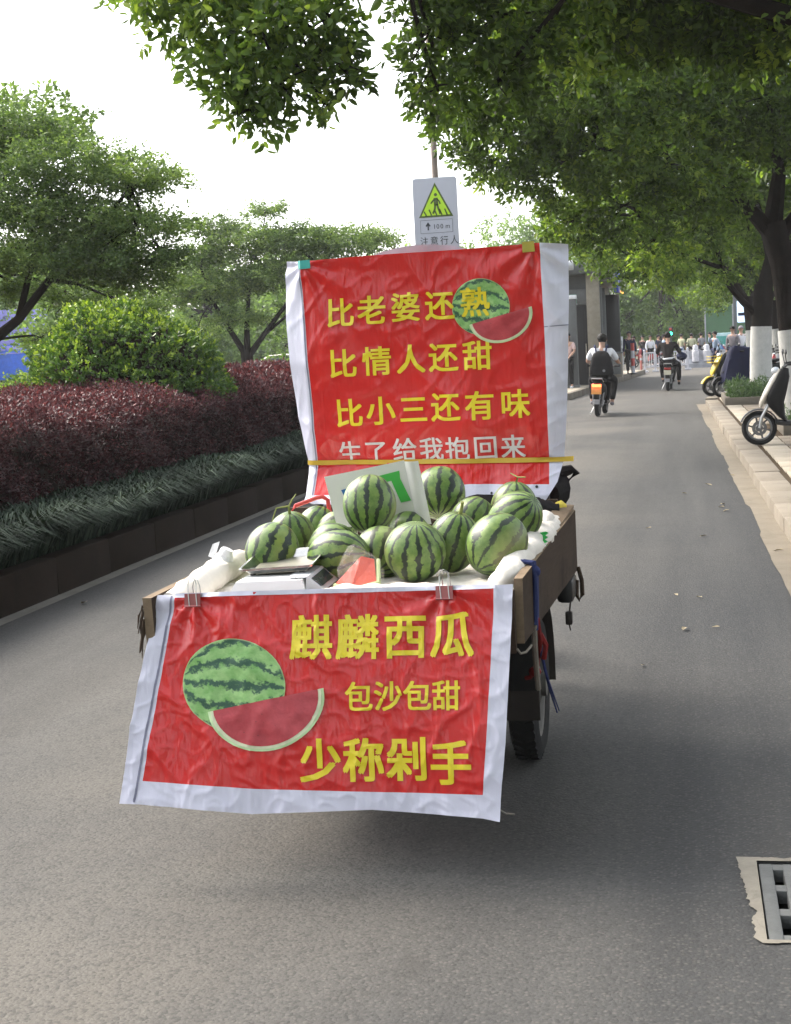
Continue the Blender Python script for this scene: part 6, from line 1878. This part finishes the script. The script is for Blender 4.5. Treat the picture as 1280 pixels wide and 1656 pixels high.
# riders
def rider_scooter(loc, rz, label, **k): return scooter('scooter', loc, rz, label, **k)
r1 = (-1.80, 31.9, 0)
scooter('scooter', (r1[0], r1[1], 0), R(-4), 'small electric scooter with lit red tail lamp and orange plate under the rider in white', 'scoot_black', 'scoot_grey', 'plate_orange', True, R(3), 'scooters being ridden along the road', fend='scoot_grey')
p = person('person', (r1[0], r1[1], 0), R(-4), RIDE, 'rider in a white short-sleeved shirt with a black backpack on a scooter', 'white_cloth', 'black_cloth', over=dict(anL=(-.19, .05, .28), anR=(.20, .05, .27), knL=(-.22, .14, .70), knR=(.24, .14, .70)), shoes='grey_shirt', sub=2)
p.rotation_euler = (0, R(3), R(-4)); p.scale = (1.07,) * 3
bk = empty('backpack', (r1[0] + .055, r1[1] - .34, 1.10), label='black backpack on the back of the rider in the white shirt', cat='backpack')
b = MB(); b.loft([(0, 0, -.27, .17, .08), (0, -.02, -.22, .21, .105), (0, -.03, -.05, .20, .11), (0, -.03, .10, .17, .10), (0, 0, .20, .11, .07), (0, .02, .235, .04, .03)], 20, 2.8)
b.v = [(v[0], v[1] if False else (v[1]), v[2]) for v in b.v]
# rings are laid in xz by loft: turn them into horizontal sections
bk.scale = (1.18, 1.1, 1.15)
b2 = MB()
for i, (z, hw, hd_, yy) in enumerate([(-.28, .13, .06, 0), (-.26, .19, .09, -.01), (-.18, .215, .115, -.02), (-.04, .20, .115, -.03), (.10, .175, .10, -.025), (.19, .13, .075, -.01), (.23, .06, .03, .01)]):
    for k in range(20):
        t = 2 * PI * k / 20; cx, sx = math.cos(t), math.sin(t)
        b2.v.append((math.copysign(abs(cx) ** .7, cx) * hw, yy + math.copysign(abs(sx) ** .7, sx) * hd_, z))
for i in range(6):
    for k in range(20): b2.f.append([i * 20 + k, i * 20 + (k + 1) % 20, (i + 1) * 20 + (k + 1) % 20, (i + 1) * 20 + k]); b2.m.append(0); b2.s.append(True)
b2.f += [list(range(19, -1, -1)), [120 + k for k in range(20)]]; b2.m += [0, 0]; b2.s += [False, False]
b2.build('bag', M['black_cloth'], bk)
b = MB()
b3 = MB()
for i, (z, hw, yo) in enumerate([(-.24, .13, -.10), (-.20, .15, -.15), (-.10, .15, -.16), (-.05, .13, -.15)]):
    b3.v += [(-hw, yo + .03, z), (-hw * .6, yo, z), (hw * .6, yo, z), (hw, yo + .03, z)]
for i in range(3):
    for k in range(3): b3.f.append([4 * i + k, 4 * i + k + 1, 4 * i + k + 5, 4 * i + k + 4]); b3.m.append(0); b3.s.append(True)
b3.build('front_pocket', M['black_cloth'], bk)
for s in (-1, 1):
    b = MB(); b.tube([(s * .08, .03, .18), (s * .10, .10, .30), (s * .115, .18, .33), (s * .13, .30, .22), (s * .14, .30, .0)], .018, 6); b.build('strap', M['navy'], bk)
b = MB(); b.ell((.05, -.155, -.13), (.028, .008, .028), 10, 6); b.build('badge', M['scoot_grey'], bk)

r2 = (-.50, 44.9, 0)
scooter('scooter', r2, R(-3), 'dark scooter with a pale plate under the rider in the dark jacket', 'scoot_black', 'scoot_black', 'plate_pale', False, R(2), 'scooters being ridden along the road', fend='scoot_grey')
p = person('person', r2, R(-3), RIDE, 'rider in a dark jacket with a white shirt hem showing, farther down the road', 'dark_jacket', 'black_cloth', True, shoes='black', over=dict(anR=(.26, .12, .22), knR=(.27, .18, .70)), sub=2)
p.scale = (1.07,) * 3
b = MB(); b.tube([(.15 * math.cos(a), -.22 + .13 * math.sin(a), .875 + .01 * math.cos(a)) for a in [2 * PI * k / 20 for k in range(20)]], .026, 8, closed=True); b.build('shirt_hem', M['white_cloth'], p)
# small load carried at the second rider's side
bg_ = MB(); bg_.ell((-.11, 45.1, .98), (.16, .2, .12), 14, 10); bg_.tube([(-.2, 45.1, 1.08), (-.16, 45.1, 1.2), (-.1, 45.1, 1.08)], .012, 6)
tag(bg_.build('bag', M['navy'], None), 'dark bag swinging at the side of the rider in the dark jacket', 'bag')

# tricycle driver behind the upper banner
drv = person('person', (-1.05, 6.78, .03), 0, RIDE, 'tricycle driver in a dark teal jacket mostly hidden behind the upper banner', 'teal_cloth', 'black_cloth', True, over=dict(elR=(.42, .02, 1.02), shR=(.24, -.12, 1.24), haR=(.34, .34, 1.08), elL=(-.38, .02, 1.02), shL=(-.22, -.12, 1.24), haL=(-.34, .34, 1.08)), sub=2)
b = MB(); b.loft([(.40, -.08, .88, .07, .05), (.43, .0, .90, .085, .09), (.42, .08, .90, .06, .06)], 14, 2.4); b.tube([(.46, .0, .97), (.52, .02, .985), (.545, .03, .97), (.50, .02, .93)], [.03, .022, .015, .008], 8)
o = b.build('cuff', M['black_cloth'], drv)

# people at the kiosk and along the street
person('person', (-3.75, 46.0, .17), R(200), STAND, 'person in a dark top with arms folded before the kiosk door', 'dark_jacket', 'black_cloth', False, over=dict(elR=(.24, .0, 1.12), haR=(.02, .16, 1.12), elL=(-.24, 0, 1.12), haL=(-.05, .17, 1.08)), shoes='black', sub=1)
person('person', (-3.52, 45.6, .17), R(170), STAND, 'person in a pale pink top standing next to the kiosk pylon', 'pink_shirt', 'black_cloth', False, long_hair=True, shoes='white_cloth', sub=1, over=dict(haL=(-.12, .2, .98), elL=(-.22, .04, 1.12)))
person('person', (-2.20, 60.5, .17), R(185), STAND, 'person in dark clothes waiting beside the red and white post at the kerb', 'navy', 'dark_jacket', True, shoes='black', sub=1)
person('person', (1.25, 65.0, 0), R(115), STAND, 'person in a pale blue jacket striding across the street, arm raised to the face', 'blue_shirt', 'navy', True, shoes='grey_shirt', sub=1,
       over=dict(knL=(-.09, .22, .52), anL=(-.09, .10, .10), knR=(.09, -.04, .50), anR=(.09, -.40, .16), toeR=(0, .08, -.09), elR=(.22, .16, 1.24), haR=(.08, .20, 1.48), elL=(-.22, -.1, 1.12)))
person('person', (1.66, 54.0, .13), R(150), STAND, 'person with a white collar standing behind the scooter draped in a blue raincoat', 'grey_shirt', 'navy', True, shoes='black', sub=1)
person('person', (1.98, 55.0, .13), R(200), STAND, 'person in pale clothes partly hidden by the whitewashed planter trunk', 'white_cloth', 'navy', True, shoes='black', sub=1, hair='grey_shirt')

# yellow-basket scooter and the one under the raincoat, and the crowd of parked scooters behind the trunk
s1 = scooter('scooter', (1.15, 36.2, .13), R(112), 'yellow scooter with a yellow basket parked nose-out at the kerb corner', 'scoot_black', 'scoot_yellow', fend='scoot_yellow', group=PG2, basket='scoot_yellow')
s2 = scooter('scooter', (1.36, 35.3, .13), R(112), 'scooter draped in a dark blue raincoat by the whitewashed trunk', 'scoot_black', 'scoot_black', fend='scoot_black', group=PG2)
M['raincoat'] = simple('blue_raincoat', (.006, .008, .032), .7, bump=1.0, bscale=6, spec=.12)
vs = []
for j in range(13):
    t = j / 12
    for i in range(29):
        a = 2 * PI * i / 28
        w = .10 + .30 * t ** .6 + .06 * math.sin(a * 7 + t * 3) * t; l = .30 + .34 * t ** .55 + .06 * math.sin(a * 6 + 1) * t
        vs.append((w * math.cos(a), -.10 + l * math.sin(a), 1.10 - .78 * t + .05 * math.sin(a * 4) * t * t + .08 * max(0, math.sin(a)) * (1 - t)))
b = MB(); b.add(vs, [(j * 29 + i, j * 29 + i + 1, (j + 1) * 29 + i + 1, (j + 1) * 29 + i) for j in range(12) for i in range(28)] + [tuple(range(28))], 0, True)
rc = b.build('raincoat', M['raincoat'], None); rc.location = (1.27, 35.15, .13); rc.rotation_euler = (0, 0, R(112))
tag(rc, 'dark blue raincoat spread over a parked scooter by the whitewashed trunk', 'raincoat')
k = 0
cols = [('scoot_black', 'scoot_grey'), ('scoot_red', 'scoot_red'), ('scoot_grey', 'scoot_white'), ('scoot_black', 'scoot_black'), ('scoot_blue', 'scoot_blue'), ('scoot_black', 'scoot_white')]
lbs = ['dark scooter nearest the whitewashed trunk in the packed row', 'dull red scooter in the packed row behind the planter', 'grey scooter with white front in the packed row behind the planter', 'all black scooter in the packed row behind the planter', 'dark blue scooter in the packed row behind the planter', 'black and white scooter at the far end of the packed row']
base_variants = []
for i, (x, y) in enumerate([(2.2, 36.9), (2.46, 39.2), (2.7, 41.6), (2.75, 43.9), (2.25, 46.6), (3.25, 49.5)]):
    scooter('scooter', (x, y, .13 if y < 38.5 else 0), R(100 + 9 * (i % 3)), lbs[i], cols[i][0], cols[i][1], group=PG2, fend=cols[i][0], detail=False)

# ------------------------------------------------------------------ far end of the street
def tint_person(i, x, y, shirt, lb, hair='hair', rz=0): person('person', (x, y, 0), rz, STAND, lb, shirt, 'black_cloth' if i % 2 else 'navy', bool(i % 2), hair, 'white_cloth', sub=1, group='crowd waiting at the street\'s end')
crowd = [(-4.2, 86, 'dark_jacket', 'person in black at the crowd\'s kiosk end'), (-3.75, 84, 'grey_shirt', 'person in grey second from the kiosk in the crowd'), (-3.2, 87, 'navy', 'person in navy before the bare stems of the street-end trees'), (-2.75, 83, 'olive', 'person in pale olive among the crowd by the white barrier'), (-2.35, 85, 'dark_jacket', 'person in black behind the white barrier\'s middle'),
         (-1.9, 84, 'white_cloth', 'person in white behind the barrier\'s far end'), (-1.5, 86, 'navy', 'person in navy to the kiosk side of the dark-jacketed rider'), (-1.15, 83, 'blue_shirt', 'person in pale blue just beside the dark-jacketed rider\'s shoulder'), (-.2, 85, 'olive', 'person in olive just past the dark-jacketed rider'), (.35, 84, 'olive', 'second person in olive nearer the grey barrier'), (.9, 86, 'grey_shirt', 'person in grey over the grey barrier'), (1.35, 84, 'dark_jacket', 'person in black next to the teal delivery tricycle'), (1.75, 87, 'red_shirt', 'person in red close to the teal delivery tricycle')]
for i, (x, y, sh, lb) in enumerate(crowd): tint_person(i, x, y, sh, lb, rz=R(40 * i))
fs_l = ['black scooter waiting behind the white barrier', 'grey scooter waiting among the crowd', 'white-fronted scooter waiting past the dark-jacketed rider', 'red scooter waiting over the grey barrier', 'blue scooter waiting by the teal delivery tricycle']
for i, (x, y) in enumerate([(-3.3, 80), (-2.1, 81), (-.1, 80), (.8, 81), (1.6, 80.5)]):
    scooter('scooter', (x, y, 0), R(60 + 50 * i), fs_l[i], cols[i][0], cols[(i + 2) % 5][1], group='scooters waiting with the far crowd', detail=False)

# barriers
def barrier(x0, y0, x1, y1, h, lb, mat, n):
    root = empty('barrier', ((x0 + x1) / 2, (y0 + y1) / 2, 0), label=lb, cat='barrier', group='railing barriers across the street')
    P0, P1 = Vector((x0, y0, 0)), Vector((x1, y1, 0))
    for k in range(3):
        q = P0.lerp(P1, k / 2); b = MB(); b.bbox((q.x, q.y, h / 2), (.09, .09, h), .01); b.bbox((q.x, q.y, .04), (.3, .35, .08), .01); b.ell((q.x, q.y, h + .03), (.055, .055, .05), 8, 6); b.build('post', mat, root, True)
    for z in (h * .92, h * .25):
        b = MB(); b.tube([P0 + Vector((0, 0, z)), P1 + Vector((0, 0, z))], .03, 6); b.build('rail', mat, root, True)
    for k in range(1, n):
        q = P0.lerp(P1, k / n); b = MB(); b.tube([q + Vector((0, 0, h * .25)), q + Vector((0, 0, h * .92))], .018, 5); b.build('bar', mat, root, True)
M['bar_white'] = simple('barrier_white', (.52, .52, .56), .5)
M['bar_grey'] = simple('barrier_grey', (.30, .31, .34), .5)
barrier(-1.84, 69.0, -.9, 69.6, .95, 'white railing barrier starting at the platform\'s kerb corner', M['bar_white'], 9)
barrier(-.8, 69.7, .1, 70.2, .95, 'white railing barrier behind the dark-jacketed rider', M['bar_white'], 9)
wb = empty('water_barrier', (.95, 74, 0), label='long grey block barrier closing the street beyond the riders', cat='barrier')
b = MB()
vs = []
for (yy, z) in ((-.28, 0), (-.28, .2), (-.12, .42), (-.10, .82), (.10, .82), (.12, .42), (.28, .2), (.28, 0)): vs.append((-.05, 74 + yy, z))
for (yy, z) in ((-.28, 0), (-.28, .2), (-.12, .42), (-.10, .82), (.10, .82), (.12, .42), (.28, .2), (.28, 0)): vs.append((2.9, 74 + yy, z))
b.add(vs, [(k, (k + 1) % 8, 8 + (k + 1) % 8, 8 + k) for k in range(8)] + [tuple(range(7, -1, -1)), tuple(range(8, 16))])
b.build('block', M['bar_grey'], wb, True)
for x in (.48, 1.02):
    b = MB(); b.lathe([(.0, 1.12), (.09, 1.10), (.13, 1.02), (.13, .84), (.17, .80), (.17, .3)], (x, 73.78, 0), 'Z', 14); o = b.build('bollard', M['bar_white'], None)
    tag(o, 'white rounded bollard in front of the grey block barrier, ' + ('nearer the riders' if x < .8 else 'nearer the striding pedestrian'), 'bollard', 'white bollards')
# red and white post, red post
M['post_red'] = simple('post_red', (.45, .06, .05), .5)
t = empty('traffic_post', (-2.02, 60.2, .17), label='red and white striped post standing beside the waiting person', cat='post')
for k in range(4):
    b = MB(); b.lathe([(.075, .30 * k), (.075, .30 * k + .298)], (-2.05, 59.6, .2), 'Z', 14); b.build('band', M['post_red'] if k % 2 else M['bar_white'], t, True)
b = MB(); b.lathe([(.18, .17), (.18, .21), (.08, .23)], (-2.05, 59.6, 0), 'Z', 14); b.build('base', M['black'], t, True)
t = empty('marker_post', (-1.90, 65.6, 0), label='short pinkish red marker post at the platform\'s far kerb corner', cat='post')
b = MB(); b.lathe([(.05, 0), (.05, .82), (.0, .84)], (-1.93, 66.5, 0), 'Z', 12); b.build('shaft', simple('post_pink', (.45, .16, .14), .5), t, True)
b = MB(); b.lathe([(.052, .60), (.052, .70)], (-1.93, 66.5, 0), 'Z', 12); b.build('band', M['bar_white'], t, True)
# traffic light
t = empty('traffic_light', (-.72, 79, 0), label='green lit traffic light above the dark-jacketed rider\'s head', cat='traffic light')
b = MB(); b.tube([(-.72, 79, 0), (-.72, 79, 1.6)], .04, 8); b.build('post', M['black'], t, True)
b = MB(); b.bbox((-.72, 79, 1.82), (.22, .16, .52), .03); b.build('housing', M['black'], t, True)
M['green_on'] = emit('green_lamp', (.03, .9, .5), 3.0)
b = MB(); b.ell((-.72, 78.90, 1.72), (.085, .03, .085), 14, 8); b.build('lamp', M['green_on'], t, True)
b = MB(); b.ell((-.72, 78.91, 1.94), (.08, .02, .08), 14, 8); b.build('lamp', M['lamp_off'], t, True)
# teal delivery tricycle
t = empty('delivery_tricycle', (2.15, 84, 0), label='teal box delivery tricycle with a pale upper half beyond the crowd', cat='tricycle')
M['teal_paint'] = simple('teal_paint', (.03, .25, .22), .4); M['pale_teal'] = simple('pale_teal_paint', (.35, .52, .54), .4)
b = MB(); b.bbox((2.15, 84.6, .78), (1.1, 1.6, .62), .03); b.build('lower_box', M['teal_paint'], t, True)
b = MB(); b.bbox((2.15, 84.6, 1.36), (1.1, 1.6, .52), .03); b.build('upper_box', M['pale_teal'], t, True)
for x in (1.7, 2.6):
    b = MB(); b.lathe([(.14, -.06), (.25, -.05), (.27, 0), (.25, .05), (.14, .06), (0, .05), (0, -.05), (.14, -.06)], (x, 84.3, .27), 'X', 16); b.build('wheel', M['rubber'], t, True)
b = MB(); b.lathe([(.14, -.05), (.24, -.04), (.26, 0), (.24, .04), (.14, .05), (0, .04), (0, -.04), (.14, -.05)], (2.15, 86.2, .26), 'X', 16); b.build('wheel', M['rubber'], t, True)
b = MB(); b.bbox((2.15, 83.78, 1.0), (.9, .02, .9), .01); b.build('rear_door', M['teal_paint'], t, True)
# green hoarding with posts
h = empty('hoarding', (5, 92, 0), label='long green hoarding with slim posts across the street\'s end', cat='hoarding')
M['hoard'] = simple('green_hoarding', (.05, .13, .06), .6, var=.25, scale=.6)
for k in range(8):
    x = 1.2 + 1.6 * k
    b = MB(); b.box((x + .78, 90, 1.65), (1.54, .05, 3.1)); b.build('panel', M['hoard'], h, True)
    b = MB(); b.box((x, 89.95, 1.7), (.08, .1, 3.3)); b.build('post', M['bar_grey'], h, True)
# lit notice sign by the trees
t = empty('light_box', (2.35, 56, .0), label='pale lit sign with a dark emblem bar seen left of the whitewashed trunk', cat='sign')
b = MB(); b.bbox((2.14, 56.4, 2.36), (.46, .1, .80), .03); b.build('face', M['sign_lit'], t, True)
b = MB(); b.bbox((2.14, 56.32, 2.26), (.40, .02, .11), .006); b.build('emblem', M['navy'], t, True)
b = MB(); b.bbox((1.84, 56.5, 1.5), (.12, .14, 3.0), .01); b.build('post', M['dark_wall'], t, True)
# parked cars glimpsed over the hedge
def car(x, y, rz, body, lb):
    root = empty('parked_car', (x, y, .2), rz, lb, 'car', 'cars parked beyond the park trees')
    b = MB(); b.loft([(0, -2.1, .55, .72, .22), (0, -1.9, .62, .84, .32), (0, 0, .62, .88, .34), (0, 1.7, .58, .84, .28), (0, 2.15, .5, .70, .18)], 20, 4); b.build('body', M[body], root)
    b = MB(); b.loft([(0, -1.75, .98, .66, .05), (0, -1.2, 1.18, .66, .25), (0, .2, 1.20, .66, .27), (0, 1.0, .98, .66, .06)], 18, 4); b.build('cabin', M['screen'], root)
    b = MB(); b.loft([(0, -1.3, 1.42, .58, .03), (0, -.5, 1.46, .62, .035), (0, .15, 1.44, .58, .03)], 14, 4); b.build('roof', M[body], root)
    for s in (-1, 1):
        for yy in (-1.3, 1.35):
            b = MB(); b.lathe([(.18, -.1), (.3, -.1), (.32, 0), (.3, .1), (.18, .1), (0, .08), (0, -.08), (.18, -.1)], (s * .8, yy, .32), 'X', 16); b.build('wheel', M['rubber'], root)
        b = MB(); b.ell((s * .6, -2.06, .62), (.14, .06, .08), 10, 6); b.build('tail_light', M['lamp_off'], root)
        b = MB(); b.ell((s * .58, 2.06, .58), (.14, .07, .08), 10, 6); b.build('headlight', M['lens'], root)
car(-17.3, 62, R(80), 'scoot_white', 'white parked car seen over the hedge beside the forked tree trunk')
car(-16.6, 66.5, R(75), 'scoot_grey', 'grey parked car seen over the hedge next to the white one')
car(-22.5, 64, R(85), 'scoot_white', 'white parked car half hidden behind the round bush')
# a person's dark head of hair beside the blue screen is too small to show more; dry leaves on the road
M['dry_leaf'] = simple('dry_leaf', (.30, .25, .16), .7)
rnd = random.Random(8)
b = MB(); b.add([(0, -.035, .004), (.014, -.01, .012), (.012, .02, .009), (0, .04, .006), (-.014, .018, .014), (-.013, -.012, .008)], [(0, 1, 2, 3), (0, 3, 4, 5)])
lm = b.mesh('dry_leaf')
for i, (x, y, s) in enumerate([(-2.75, 3.45, .9), (-2.3, 3.75, .7), (-4.05, 9.3, 1.3), (-.05, 8.1, 1.1), (.04, 9.1, .8), (.12, 8.15, .6), (.1, 11.9, 1.1), (.3, 14.1, 1.3), (.32, 13.6, 1.0), (.28, 13.9, .9), (.42, 5.7, 1.0), (-.1, 9.2, .7), (.2, 16, 1.2), (-.35, 12.5, .8), (-.05, 15.2, 1), (.62, 11, 1.1), (.47, 17, 1), (-.25, 7.2, .6)]):
    o = link('dry_leaf', lm, M['dry_leaf'] if i == 0 else None, None, (x, y, .005)); o.rotation_euler = (rnd.uniform(-.2, .2), rnd.uniform(-.2, .2), rnd.uniform(0, 6)); o.scale = (s,) * 3
    tag(o, 'small pale dry leaf lying on the asphalt', 'leaf', 'dry leaves scattered on the road')
